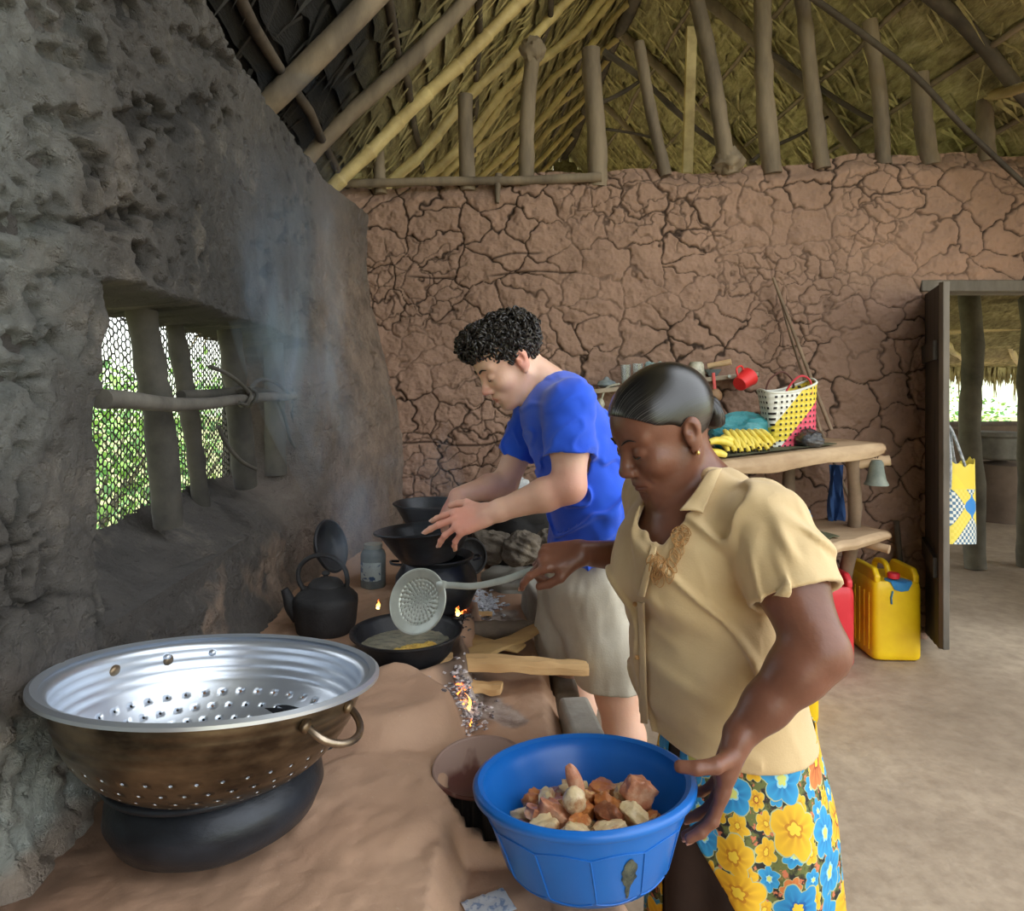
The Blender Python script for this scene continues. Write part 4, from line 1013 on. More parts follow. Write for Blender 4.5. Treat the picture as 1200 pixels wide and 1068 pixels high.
# bananas: a hand of small bananas, each fruit its own object
def ban_mat():
    t = NT('banana_skin'); n = t.noise(18, 4)
    t.link(t.ramp(n, [(.35, srgb(222, 196, 60)), (.62, srgb(238, 218, 110)), (.72, srgb(150, 116, 40))]), t.b.inputs['Base Color']); t.b.inputs['Roughness'].default_value = .45; return t.m
M_ban = ban_mat(); M_bant = mat('banana_tip', srgb(70, 54, 30), None, rough=.8)
rng = random.Random(3)
def banana(base, direction, L, r, label, bend=Vector((0, 0, -.02))):
    d = Vector(direction).normalized(); c = thing('banana', label, 'banana', base, group='bananas on the table')
    pts = smooth([Vector((0, 0, 0)), d * L * .3 - bend * .5, d * L * .7 - bend * .5, d * L], 6); n = len(pts)
    rs = [r * (.42 + .58 * max(0, math.sin(PI * (.04 + .92 * k / (n - 1)))) ** .55) for k in range(n)]
    b = MB(); b.tube(pts, rs, 7); b.build('fruit', M_ban, c)
    b = MB(); b.tube([pts[-1], pts[-1] + d * .009], [r * .42, r * .25], 7); b.build('tip', M_bant, c)
k = 0
bb = onT(868, .10)
for row in range(3):
    for i in range(7):
        base = bb + Vector((-.055 + .026 * i - .012 * row, .055 - .012 * row, .098 - row * .026))
        d = Vector((.28 + (i - 3) * .05, -.62, -.55 + .10 * row + rng.uniform(-.05, .05)))
        banana(base, d, rng.uniform(.085, .10) - .012 * row, .0135, 'small yellow banana in the bunch on the log table, %s row' % ['top', 'middle', 'bottom'][row]); k += 1
for i, (px, dd, dx, L) in enumerate([(822, .09, -1, .12), (828, .055, -1, .12), (836, .13, -.9, .13), (842, .16, -.8, .13)]):
    banana(onT(px, dd) + Vector((.08, 0, .018 + .03 * (i // 2))), (dx, -.25 - .1 * i, .12 * (i // 2)), L, .018, ['thick banana at the left front of the bunch, lowest', 'thick banana lying nearest the table edge beside the ear', 'thick banana pointing left above the lowest ones', 'thick greenish yellow banana at the back left of the bunch'][i])

def plastic(name, c1, c2, rough=.22, bump=.5): 
    t = NT(name); t.link(t.ramp(t.noise(5, 4), [(.35, c1), (.65, c2)]), t.b.inputs['Base Color']); t.b.inputs['Roughness'].default_value = rough
    t.b.inputs['Transmission Weight'].default_value = .15
    t.bump(t.noise(14, 5, .75, None, 2.5), bump, .02); return t.m
def bag(name, label, loc, r, seed, m, cat='bag', knot=False, rot=(0, 0, 0)):
    c = thing(name, label, cat, loc, rot=rot); b = MB(); rows = []; seg = 48
    for i in range(29):
        th = PI * i / 28; row = []
        for k in range(seg):
            ph = 2 * PI * k / seg; d = Vector((math.sin(th) * math.cos(ph), math.sin(th) * math.sin(ph), math.cos(th)))
            q = 1 + .18 * mnoise.noise(d * 1.6 + Vector((seed, 0, 0))) + .13 * (1 - abs(mnoise.noise(d * 3.1 + Vector((0, seed, 0)))) * 2) + .05 * (1 - 2 * abs(mnoise.noise(d * 7 + Vector((0, seed, 9)))))
            z = d.z * r[2] * q; z = max(z, -r[2] * .8)
            row.append((d.x * r[0] * q, d.y * r[1] * q, z + r[2] * .8))
        rows.append(row)
    b.grid(rows, closev=True); b.build('bag_body', m, c)
    if knot:
        b = MB(); b.blob((0, 0, r[2] * 1.75), (r[0] * .4, r[0] * .35, r[2] * .35), seed + 1, .35, 3); b.build('knot', m, c)
    return c
bag('plastic_bag', 'crumpled teal plastic bag behind the bananas', onT(874, .24) , (.15, .075, .085), 4, plastic('teal_plastic', srgb(40, 140, 150), srgb(88, 178, 186)))
bag('plastic_bag', 'small pale blue plastic bag squeezed between teal bag and bananas', onT(868, .185), (.045, .03, .040), 8, plastic('pale_blue_plastic', srgb(90, 160, 200), srgb(140, 196, 220)))
bag('plastic_bag', 'knotted black plastic bag in front of the woven basket', onT(948, .07), (.062, .045, .040), 12, plastic('black_plastic', srgb(20, 21, 24), srgb(46, 48, 54), .25), knot=True)
bag('plastic_bag', 'blue plastic bag on the lower shelf behind the clay pot', SA.lerp(SB, .62) + ty * .26 + Vector((0, 0, .01)), (.10, .06, .075), 15, plastic('sky_blue_plastic', srgb(44, 120, 180), srgb(96, 168, 214)))

# woven basket
def weave(name, ca, hole, cy, cp, sc=95):
    t = NT(name); sp = t.node('ShaderNodeSeparateXYZ'); t.link(t.co, sp.inputs[0]); x, y, z = sp.outputs
    xx = t.math('ADD', x, y)
    def tri(v): return t.math('PINGPONG', t.math('MULTIPLY', v, sc), 1.0)
    a = t.math('GREATER_THAN', tri(xx), .58); b_ = t.math('GREATER_THAN', tri(z), .58); h = t.math('MULTIPLY', a, b_)
    dg = t.math('ADD', t.math('MULTIPLY', x, 1.0), t.math('MULTIPLY', z, 1.0))
    d2 = t.math('SUBTRACT', x, z)
    yel = t.math('MULTIPLY', t.math('GREATER_THAN', d2, -.185), t.math('LESS_THAN', d2, -.075))
    pk = t.math('MULTIPLY', t.math('GREATER_THAN', d2, -.075), t.math('LESS_THAN', d2, .035))
    yel = t.math('MULTIPLY', yel, t.math('GREATER_THAN', z, .03))
    c = t.mix(yel, ca, cy); c = t.mix(pk, c, cp); c = t.mix(h, c, hole)
    t.link(c, t.b.inputs['Base Color']); t.b.inputs['Roughness'].default_value = .45
    hh = t.math('ADD', tri(xx), tri(z)); t.bump(hh, .5, .004); return t.m
M_wv = weave('woven_plastic_strip', srgb(232, 232, 222), srgb(30, 24, 24), srgb(232, 208, 70), srgb(226, 84, 110))
c = thing('woven_basket', 'white woven plastic shopping basket with yellow and pink bands on the table', 'basket', onT(926, .15), rot=(math.radians(3), math.radians(-5), .12)); c.scale = (1.12, 1.12, 1.2)
b = MB(); rows = []
for i in range(15):
    t_ = i / 14; z = .225 * t_; wx = .098 + .012 * t_; wy = .045 + .015 * t_; row = []
    for k in range(48):
        a = 2 * PI * k / 48; ca, sa = math.cos(a), math.sin(a); p = 5
        r = (abs(ca) ** p + abs(sa) ** p) ** (-1 / p); top = .012 * math.cos(2 * a) * t_
        row.append((ca * r * wx * (1 - .03 * math.sin(PI * t_)), sa * r * wy, z + top + .012 * ca * t_))
    rows.append(row)
b.grid(rows, closev=True); b.f.append(tuple(range(47, -1, -1))); b.mi.append(0)
b.build('basket_body', M_wv, c, solid=.004)
b = MB(); b.tube([(x, y, z + .002) for x, y, z in rows[-1]], .005, 8, closed=True); b.build('rim_band', mat('white_strip', srgb(226, 226, 214)), c)
M_red = mat('red_strap', srgb(196, 44, 60), None, rough=.5); M_brs = mat('brown_strap', srgb(92, 52, 40), None, rough=.6)
b = MB(); b.tube(smooth([(-.07, .05, .21), (-.045, .05, .26), (.01, .05, .285), (.05, .05, .255), (.06, .05, .22)], 6), .004, 8); b.build('handle', M_brs, c)
b = MB(); b.tube(smooth([(-.06, -.05, .17), (-.02, -.055, .235), (.03, -.055, .27), (.07, -.055, .25), (.075, -.055, .20)], 6), .004, 8); b.build('handle', M_red, c)

# lidded clay pot on the lower shelf
def clay_pot(P, s, label, name='clay_pot'):
    c = thing(name, label, 'clay pot', P)
    b = MB(); b.lathe([(0, 0), (.075 * s, 0), (.096 * s, .012 * s), (.108 * s, .04 * s), (.106 * s, .062 * s), (.098 * s, .072 * s), (.104 * s, .080 * s), (.098 * s, .082 * s), (.09 * s, .07 * s), (0, .03 * s)], 48); b.build('pot_body', M_claybr, c)
    b = MB(); b.lathe([(.112 * s, .080 * s), (.114 * s, .086 * s), (.10 * s, .108 * s), (.07 * s, .130 * s), (.035 * s, .142 * s), (.022 * s, .146 * s), (.020 * s, .152 * s), (.036 * s, .160 * s), (.036 * s, .166 * s), (0, .168 * s)], 48); b.build('lid', M_clayred, c)
clay_pot(SA.lerp(SB, .46) + ty * .13 + Vector((0, 0, .017)), 1.0, 'brown clay pot with a domed terracotta lid on the lower shelf')
clay_pot(SA.lerp(SB, .20) + ty * .20 + Vector((0, 0, .004)), .95, 'second lidded clay pot partly hidden behind the beige sleeve')
# blue cloth hanging and blue bucket corner below
b = MB(); rows = []
for i in range(12):
    rows.append([at(972 + 16 * j / 9 + 2 * math.sin(i * .5 + j), 545 + 6 * i, 3.42) + Vector((0, .015 * math.sin(j * 1.7 + i * .3), 0)) for j in range(10)])
b.grid(rows); tag(b.build('blue_cloth', mat('dark_blue_cloth', srgb(40, 70, 120), srgb(60, 96, 150), 9, .85), solid=.004), 'dusty blue cloth hanging behind the table leg', 'cloth')
bag('sack', 'bright blue plastic sack under the lower shelf behind the cans', Vector((1.55, 3.53, 0.0)), (.09, .045, .27), 19, plastic('deep_blue_plastic', srgb(24, 56, 190), srgb(40, 80, 214)))
# hanging cup on the peg
c = thing('hanging_cup', 'grey green bell shaped cup hanging from the table corner peg', 'cup', at(1027, 568, 3.14))
b = MB(); b.lathe([(0, .115), (.022, .113), (.03, .10), (.034, .06), (.042, .02), (.052, .002), (.052, -.002), (.048, .0), (.038, .02), (.030, .06), (.024, .1), (0, .105)], 32); b.build('cup_body', mat('verdigris', srgb(96, 104, 96), srgb(130, 136, 124), 12, .6, bump=.3), c)
b = MB(); b.tube(smooth([(0, -.0, .112), (-.008, 0, .13), (0, 0, .145), (.008, 0, .13), (0, 0, .112)], 5), .002, 6); b.build('cord', M_dark, c)

# jerrycans
def jerry(label, loc, rz, m, w_=.235, d_=.29, h=.43, cap=None, splash=None, capl=None):
    c = thing('jerrycan', label, 'jerrycan', loc, rot=(0, 0, rz)); b = MB(); rows = []
    prof = [(0, .93), (.006, .985), (.03, 1), (.20, 1)]
    for k in range(4): z0 = .06 + k * .075; prof += [(z0, 1), (z0 + .012, .975), (z0 + .03, .975), (z0 + .042, 1)]
    prof = [(0, .90), (.008, .97), (.025, 1), (.05, 1), (.30, 1), (.33, .995), (.35, .97), (.362, .92)]
    for z, s in prof:
        row = []
        for k in range(64):
            a = 2 * PI * k / 64; ca, sa = math.cos(a), math.sin(a); p = 9; r = (abs(ca) ** p + abs(sa) ** p) ** (-1 / p)
            x = ca * r * w_ / 2 * s; y = sa * r * d_ / 2 * s
            if .04 < z < .32 and abs(abs(sa) * r - 1) > .02: x *= 1 - .018 * (math.sin(sa * r * 16) > .0)
            row.append((x, y, z * h / .43))
        rows.append(row)
    b.grid(rows, closev=True); b.f.append(tuple(range(63, -1, -1))); b.mi.append(0)
    o = len(b.v) - 64; b.f.append(tuple(range(o, o + 64))); b.mi.append(0)
    b.build('can_body', m, c)
    # raised shoulder ridges: two side walls rising over the sunk top, and the carrying bar
    for sx in (-1, 1):
        b = MB(); b.prism([(-d_ / 2 * .93, 0), (d_ / 2 * .93, 0), (d_ / 2 * .93, .035), (d_ / 2 * .70, .068), (-d_ / 2 * .70, .068), (-d_ / 2 * .93, .035)], .030, Matrix.Translation((sx * (w_ / 2 - .026), 0, .355 * h / .43)) @ Matrix.Rotation(PI / 2, 4, 'Z')); b.build('shoulder', m, c, bevel=.009)
    b = MB(); b.tube(smooth([(0, d_ * .42, .36 * h / .43), (0, d_ * .36, .405 * h / .43), (0, d_ * .2, .42 * h / .43), (0, -.0, .42 * h / .43), (0, -d_ * .1, .40 * h / .43), (0, -d_ * .16, .36 * h / .43)], 5), .014, 10); b.build('handle', m, c)
    for k in range(4):
        b = MB(); b.box((0, 0, 0), (.006, .012, .28), Matrix.Translation((-w_ / 2 * 1.0, -d_ * .32 + k * .05, .18))); b.build('side_rib', m, c, bevel=.003)
    if cap:
        b = MB(); b.lathe([(.026, 0), (.028, .004), (.028, .022), (.024, .026), (0, .026)], 28, Matrix.Translation((0, -d_ * .33, .37 * h / .43))); b.build('cap', cap, c, label=capl)
    if splash:
        b = MB(); rows = []
        for i in range(11):
            for_r = []
            for j in range(13):
                a = 2 * PI * j / 12; r = .062 * i / 10 * (1 + .25 * mnoise.noise(Vector((math.cos(a) * 2, math.sin(a) * 2, 4))))
                x = .012 + r * math.cos(a) * 1.0; y = -d_ * .40 + r * math.sin(a); z = .3635
                if y < -d_ / 2: z = .3635 - (-d_ / 2 - y) * 1.25; y = -d_ / 2 - .003
                for_r.append((x, y, z * h / .43))
            rows.append(for_r)
        b.grid(rows); b.tube([(-.028, -d_ / 2 - .003, .34), (-.036, -d_ / 2 - .004, .31), (-.034, -d_ / 2 - .004, .28)], .006, 6, flat=.4)
        b.build('bag_seal', splash, c, solid=.003, label='blue plastic sheet under the cap')
    return c
M_yel = mat('yellow_plastic', srgb(244, 206, 20), srgb(232, 188, 16), 7, .42, bump=.1, bscale=12)
M_redp = mat('red_plastic', srgb(206, 34, 48), srgb(222, 56, 66), 5, .4, bump=.1)
M_bluep = plastic('blue_film', srgb(30, 130, 200), srgb(70, 160, 220), .3)
jerry('yellow jerrycan with a red cap and blue seal, nearest the door', (1.872, 3.33 + .10, 0), math.radians(-3), M_yel, .235, .27, .455, cap=M_redp, splash=M_bluep, capl='red screw cap')
jerry('red jerrycan with a whitish cap behind the bent elbow', (1.50, 3.345, 0), math.radians(3), M_redp, .235, .27, .45, cap=mat('milky_film', srgb(226, 214, 214), srgb(200, 150, 150), 30, .4, bump=.6), capl='whitish wrapped cap')
jerry('yellow jerrycan mostly hidden between the beige blouse and the bent arm', (1.10, 2.80, 0), math.radians(-6), M_yel, .235, .27, .43)

# ---------------------------------------------------------------- shelf on the wall
WS0 = at(672, 459, 3.40); WS1 = at(888, 436, 3.46)
c = thing('wall_shelf', 'narrow weathered plank shelf fixed on the cracked wall', 'shelf', WS0)
b = MB(); x_ = (WS1 - WS0).normalized(); rows = []
for i in range(21):
    p = WS0.lerp(WS1, i / 20); e = .008 * mnoise.noise(Vector((i * .5, 2, 2)))
    rows.append([p + Vector((0, e - .02, 0)), p + Vector((0, e - .02, -.022)), p + Vector((0, .19, -.022)), p + Vector((0, .19, 0))])
o_ = len(b.v); b.grid(rows, closev=True); b.f += [(0, 1, 2, 3), tuple(o_ + 80 + k for k in (3, 2, 1, 0))]; b.mi += [0, 0]
b.build('board', mat('pale_weathered_board', srgb(170, 156, 134), srgb(130, 116, 98), 6, .85, bump=.5), c, world=True, bevel=.003)
for f in (.12, .55, .93):
    b = MB(); p = WS0.lerp(WS1, f); b.tube([p + Vector((0, .01, -.032)), p + Vector((0, .26, -.036))], .012, 8); b.build('support_peg', M_dark, c, world=True)
def onW(px, d=.05): f = (px - 672) / 216.0; return WS0.lerp(WS1, f) + Vector((0, d, .002))
def glass(px, h, r, label, d=.04):
    c = thing('drinking_glass', label, 'glass', onW(px, d)); b = MB(); b.lathe([(0, 0), (r * .8, 0), (r, h), (r - .002, h), (r * .8 - .003, .006), (0, .006)], 28); b.build('glass_body', M_glass, c); return c
glass(734, .105, .026, 'tall upside glass, left one of the two on the wall shelf'); glass(748, .105, .026, 'tall glass, right one of the two on the wall shelf')
c = thing('glass_dish', 'low round glass dish at the left end of the wall shelf', 'dish', onW(712, .05)); b = MB(); b.lathe([(0, 0), (.035, 0), (.05, .012), (.044, .03), (.018, .040), (.010, .052), (0, .056)], 32); b.build('dish_body', M_glassd, c)
b = MB(); b.blob((0, 0, .045), (.07, .04, .055), 31, .35, 2.5, 32, 18); o = b.build('plastic_wrap', plastic('grey_green_film', srgb(110, 144, 146), srgb(160, 186, 186), .35)); o.location = onW(769, .06); tag(o, 'crumpled grey green plastic wrap on the wall shelf', 'wrap')
c = thing('glass_dish', 'shallow pale dish behind the dark hair on the wall shelf', 'dish', onW(792, .05)); b = MB(); b.lathe([(0, 0), (.03, 0), (.055, .03), (.052, .032), (.027, .006), (0, .005)], 32); b.build('dish_body', M_glassd, c)
M_cer = mat('stained_ceramic', srgb(200, 196, 176), srgb(140, 136, 116), 22, .4, lo=.4, hi=.62)
c = thing('mug', 'patterned cream mug turned upside down on the wall shelf', 'mug', onW(818, .05)); b = MB(); b.lathe([(.048, 0), (.046, .004), (.038, .07), (.030, .082), (0, .084)], 32); b.build('mug_body', M_cer, c)
b = MB(); b.tube(smooth([(-.040, 0, .06), (-.062, 0, .055), (-.064, 0, .03), (-.046, 0, .018)], 5), .005, 8); b.build('handle', M_cer, c)
c = thing('glass_bowl', 'small glass bowl right of the cream mug', 'bowl', onW(838, .05)); b = MB(); b.lathe([(0, 0), (.02, 0), (.045, .035), (.043, .035), (.018, .004), (0, .004)], 32); b.build('bowl_body', M_glassd, c)
b = MB(); pole(b, onW(834, .08) + Vector((0, 0, .055)), onW(854, .03) + Vector((.02, 0, .066)), .014, .016, .001, 6, 1, 14, .02); tag(b.build('rolling_stick', mat('peeled_wood', srgb(224, 192, 150), srgb(200, 164, 120), 9, .6)), 'short thick peeled wooden stick lying on the glass bowl', 'stick')
# hanging spoon and mug
P = at(836, 437, 3.42); c = thing('ladle', 'wooden coconut shell ladle with red handle hanging from the wall shelf', 'ladle', P)
b = MB(); b.tube([(0, 0, 0), (.003, -.004, -.05), (.006, -.006, -.085)], .008, 10, flat=.5, up=(0, 1, 0)); b.build('handle', mat('coral_handle', srgb(216, 90, 84), None, rough=.6), c, label='coral red handle')
b = MB(); b.blob((.008, -.008, -.115), (.034, .018, .034), 4, .03, 2, 28, 16); b.build('ladle_bowl', mat('coconut_shell', srgb(164, 128, 92), srgb(130, 98, 68), 12, .6), c)
P = at(872, 446, 3.36); c = thing('mug', 'bright red plastic mug hanging tilted from the wall shelf', 'mug', P, rot=(math.radians(-25), math.radians(62), math.radians(10)))
b = MB(); b.lathe([(0, -.045), (.034, -.045), (.036, -.04), (.046, .042), (.048, .045), (.045, .045), (.033, -.038), (0, -.04)], 36); b.build('mug_body', mat('bright_red_plastic', srgb(226, 40, 44), srgb(240, 60, 58), 8, .35), c)
b = MB(); b.tube(smooth([(-.042, 0, .032), (-.068, 0, .028), (-.070, 0, -.012), (-.038, 0, -.026)], 5), .0045, 8); b.build('handle', bpy.data.materials['bright_red_plastic'], c)
b = MB(); b.tube([at(855, 441, 3.37), at(855, 441, 3.62)], .008, 10); tag(b.build('wall_peg', M_greymetal), 'small pale peg end under the wall shelf', 'peg')
b = MB(); b.tube(smooth([at(726, 450, 3.42), at(712, 454, 3.41), at(706, 464, 3.40), at(704, 476, 3.4)], 5), .006, 8); b.blob(at(704, 474, 3.4), (.018, .018, .03), 3, .2); tag(b.build('hook_tool', M_cer), 'pale curved hook hanging under the left of the wall shelf', 'hook')
# sticks leaning on the wall
for i, (a_, b_, r, lb) in enumerate([((906, 326, 3.56), (973, 503, 3.30), .010, 'long thin stick leaning on the wall behind the basket'), ((915, 352, 3.56), (962, 506, 3.32), .007, 'thinner shorter stick just left of the long leaning stick'), ((948, 470, 3.52), (1003, 600, 3.42), .009, 'low stick crossing behind the table leg')]):
    b = MB(); pole(b, at(*a_), at(*b_), r * .8, r, .02, 18, i * 9 + 2, 8, .12); tag(b.build('leaning_stick', M_logd), lb, 'stick')
b = MB(); pole(b, Vector((1.97, 3.50, .64)), Vector((2.07, 3.52, .03)), .014, .016, .03, 12, 77, 8, .1); tag(b.build('leaning_stick', M_dark), 'dark stick slanting to the floor right of the lower shelf', 'stick')
# ================================================================ doorway and verandah
M_dw = mat('blackened_door_wood', srgb(40, 36, 32), srgb(66, 60, 52), 5, .75, bump=.5, bscale=26, stretch=(1, 1, .2))
M_fw = mat('grey_door_timber', srgb(120, 112, 102), srgb(84, 78, 70), 5, .8, bump=.5, bscale=26, stretch=(1, 1, .3))
d = thing('door_1', None, None, (2.20, 3.60, 0)); d['kind'] = 'structure'; d['label'] = 'dark plank door standing open into the kitchen'
H = Vector((2.205, 3.62, 0)); N_ = Vector((1.955, 3.10, 0)); ux = (N_ - H).normalized(); L = (N_ - H).length; nn = Vector((-ux.y, ux.x, 0))
for k in range(4):
    b = MB(); a0 = L * k / 4 + .002; a1 = L * (k + 1) / 4 - .002
    zt0 = 1.82 - .03 * k / 4; zt1 = 1.82 - .03 * (k + 1) / 4; zb = .03 + .11 * k / 4
    vs = []
    for s_ in (-.016, .016):
        for a, z in ((a0, zb), (a1, zb + .02), (a1, zt1), (a0, zt0)): vs.append(H + ux * a + nn * s_ + Vector((0, 0, z)))
    b.add(vs, [(0, 1, 2, 3), (7, 6, 5, 4), (0, 4, 5, 1), (1, 5, 6, 2), (2, 6, 7, 3), (3, 7, 4, 0)]); b.build('door_plank', M_dw, d, world=True, smooth=False, bevel=.003)
b = MB()
for z in (.45, 1.45):
    vs = []
    for s_ in (-.034, -.016):
        for a, zz in ((.02, z), (L - .02, z), (L - .02, z + .09), (.02, z + .09)): vs.append(H + ux * a + nn * s_ + Vector((0, 0, zz)))
    b.add(vs, [(0, 1, 2, 3), (7, 6, 5, 4), (0, 4, 5, 1), (1, 5, 6, 2), (2, 6, 7, 3), (3, 7, 4, 0)])
b.build('batten', M_dw, d, world=True, smooth=False)
b = MB(); b.box((0, 0, 0), (.03, .035, 1.66), Matrix.Translation(N_ + Vector((.0, -.012, .97)))); b.build('edge_strip', M_fw, d, world=True, bevel=.004, label='grey front edge')  # paler strip paints in the lit front edge of the dark door
b = MB(); b.box((2.63, 3.66, 1.86), (.96, .16, .06)); o = b.build('door_frame', M_fw, bevel=.006); o.name = 'trim_1'; tag(o, 'grey timber lintel over the doorway', None, None, 'structure')
b = MB(); b.box((2.235, 3.69, .92), (.05, .10, 1.84)); o = b.build('trim_2', M_dw, bevel=.006); tag(o, 'dark timber door jamb', None, None, 'structure')
# bag hanging on the far side of the door
def weave2():
    t = NT('checked_weave'); sp = t.node('ShaderNodeSeparateXYZ'); t.link(t.co, sp.inputs[0]); x, y, z = sp.outputs
    xx = t.math('ADD', x, y)
    a = t.math('GREATER_THAN', t.math('PINGPONG', t.math('MULTIPLY', xx, 80), 1.0), .5); b_ = t.math('GREATER_THAN', t.math('PINGPONG', t.math('MULTIPLY', z, 80), 1.0), .5)
    ck = t.math('ABSOLUTE', t.math('SUBTRACT', a, b_))
    base = t.mix(ck, srgb(226, 226, 214), srgb(70, 110, 140))
    r = t.math('ADD', t.math('ABSOLUTE', t.math('SUBTRACT', xx, .0)), t.math('ABSOLUTE', t.math('SUBTRACT', z, .15)))
    w_ = t.math('ADD', r, t.math('MULTIPLY', t.math('PINGPONG', t.math('MULTIPLY', z, 60), 1), .008))
    band = t.math('LESS_THAN', t.math('ABSOLUTE', t.math('SUBTRACT', t.math('ABSOLUTE', t.math('SUBTRACT', z, .15)), t.math('MULTIPLY', t.math('ABSOLUTE', xx), 1.0))), .038)
    c = t.mix(t.math('GREATER_THAN', z, .22), base, srgb(232, 206, 64)); c = t.mix(t.math('MULTIPLY', band, .9), c, srgb(236, 212, 60))
    c = t.mix(t.math('LESS_THAN', w_, .052), c, srgb(36, 130, 206)); t.link(c, t.b.inputs['Base Color']); t.b.inputs['Roughness'].default_value = .45
    return t.m
P = at(1119, 635, 3.78); c = thing('tote_bag', 'yellow and blue checked woven tote bag hanging in the doorway', 'bag', P, rot=(0, math.radians(3), .25)); c.scale = (1.15, 1.15, 1.35)
b = MB(); rows = []
for i in range(14):
    t_ = i / 13; z = .33 * t_ ** 1.0; wx = .095 * (1 - .22 * t_); wy = .05 * (1 - .3 * t_); row = []
    for k in range(40):
        a = 2 * PI * k / 40; ca, sa = math.cos(a), math.sin(a); r = (abs(ca) ** 4 + abs(sa) ** 4) ** -.25
        row.append((ca * r * wx, sa * r * wy, z + (.016 * math.cos(2 * a) + .006 * math.sin(9 * a)) * t_))
    rows.append(row)
b.grid(rows, closev=True); b.f.append(tuple(range(39, -1, -1))); b.mi.append(0); b.build('bag_body', weave2(), c, solid=.004)
M_cord = mat('grey_white_cord', srgb(196, 200, 204), srgb(120, 128, 136), 60, .7)
for y in (-.03, .03):
    b = MB(); b.tube(smooth([(-.075, y, .22), (-.072, y * .8, .34), (-.078, y * .2, .46), (-.068, 0, .475), (-.045, y * .3, .44), (.0, y * .8, .34), (.055, y, .23)], 7), .0065, 8); b.build('handle', M_cord, c)
b = MB(); b.tube([P + Vector((-.15, .02, .635)), P + Vector((-.03, -.01, .64))], .005, 8); tag(b.build('wall_nail', M_dark), 'nail in the door jamb that carries the tote bag', 'nail')

# verandah posts and low wall
def vpost(label, A, B, r, m, seed): b = MB(); pole(b, A, B, r, r * .95, .05, 20, seed, 16, .08); tag(b.build('verandah_post', m), label, 'post')
M_vp = mat('grey_green_post', srgb(112, 106, 90), srgb(76, 72, 60), 4, .85, bump=.6, bscale=18)
vpost('thick tree trunk post seen in the middle of the doorway', Vector((3.43, 5.05, 0)), Vector((3.38, 5.05, 2.05)), .075, M_vp, 4)
vpost('tree trunk post at the right edge of the photograph', Vector((3.86, 5.1, 0)), Vector((3.86, 5.1, 2.1)), .075, M_vp, 8)
M_vw = mat('verandah_mud', srgb(118, 100, 84), srgb(92, 78, 64), 3, .9, bump=.7, bscale=12)
b = MB(); rows = []
for i in range(50):
    x = 2.2 + i * .16; e = .03 * mnoise.noise(Vector((i * .4, 0, 0)))
    rows.append([(x, 7.5 + e, -.02), (x, 7.58 + e, .5), (x, 7.62, .92 + e), (x, 7.75, .97 + e), (x, 7.9, .95 + e), (x, 8.0, -.02)])
b.grid(rows); tag(b.build('wall_verandah', M_vw), 'low mud wall at the far side of the verandah', None, None, 'structure')
for i, (px, Y, r, h, lb) in enumerate([(1113, 6.6, .26, .98, 'rounded brown clay mound left of the trunk post beyond the door'), (1172, 7.0, .34, .62, 'low brown clay oven mound right of the trunk post beyond the door')]):
    b = MB(); n = 14; b.lathe([(r * (1 + .1 * mnoise.noise(Vector((k, i, 0)))) * (1 - .35 * (k / n) ** 3), h * k / n) for k in range(n)] + [(0, h)], 30); o = b.build('clay_mound', M_vw); o.location = ((px - 600) / 800 * Y, Y, -.01); tag(o, lb, 'clay mound')
b = MB(); b.lathe([(0, 0), (.17, 0), (.20, .03), (.20, .22), (.23, .24), (.22, .28), (.17, .28), (0, .26)], 30); o = b.build('storage_pot', mat('grey_pot', srgb(120, 116, 104), srgb(90, 86, 76), 6, .8, bump=.4)); o.location = (572 / 800 * 6.9, 6.95, .62); tag(o, 'grey flat topped pot standing on the low oven mound', 'pot')
# verandah roof
M_thv = M_thatch
def vz(Y): return 2.16 - (Y - 3.75) * .125
b = MB(); r_ = random.Random(9)
for k in range(42):
    Y0 = 3.72 + k * .115; rows = [[], [], []]
    for j in range(60):
        x = 1.9 + j * .125; e = .02 * mnoise.noise(Vector((j * .6, k * 1.3, 1)))
        for q, (dy, dz) in enumerate(((-.03, .03), (.06, 0), (.13, -.035 + e))): rows[q].append((x, Y0 + dy, vz(Y0) + dz + .03))
    b.grid(rows)
b.grid([[(1.9, 3.7, vz(3.7) + .12), (9.4, 3.7, vz(3.7) + .12)], [(1.9, 8.6, vz(8.6) + .12), (9.4, 8.6, vz(8.6) + .12)]])
o = b.build('ceiling', M_thv, smooth=False); tag(o, 'palm thatch underside of the verandah roof', None, None, 'structure')
b = MB(); bl = random.Random(2)
for i in range(2400):
    x = bl.uniform(3.0, 8.5); L_ = bl.uniform(.08, .26) * (1 + (bl.random() < .08) * 1.0); w_ = bl.uniform(.004, .012); y = 8.3 + bl.uniform(-.06, .1); z = vz(8.35) + .02
    dx = bl.uniform(-.05, .05); b.add([(x - w_, y, z), (x + w_, y, z), (x + w_ + dx * .5, y, z - L_ * .6), (x - w_ + dx * .5, y, z - L_ * .6), (x + dx, y, z - L_)], [(0, 1, 2, 3), (3, 2, 4)])
tag(b.build('thatch_fringe', M_leaf, smooth=False), 'ragged palm leaf fringe hanging from the far verandah eave', 'fringe', None, 'stuff')
for i, (a_, b_, r, lb) in enumerate([((1090, 392, 6.2), (1210, 382, 6.2), .03, 'pale verandah beam crossing behind the trunk post'), ((1100, 398, 6.5), (1133, 424, 7.8), .03, 'pale diagonal strut left of the trunk post'),
                                     ((1165, 380, 6.4), (1195, 426, 7.8), .035, 'pale forked strut right of the trunk post'), ((1085, 424, 8.0), (1215, 421, 8.0), .035, 'pale pole along the far verandah eave')]):
    b = MB(); pole(b, at(*a_), at(*b_), r, r * .9, .03, 14, i + 31); tag(b.build('verandah_pole', M_bam), lb, 'pole')

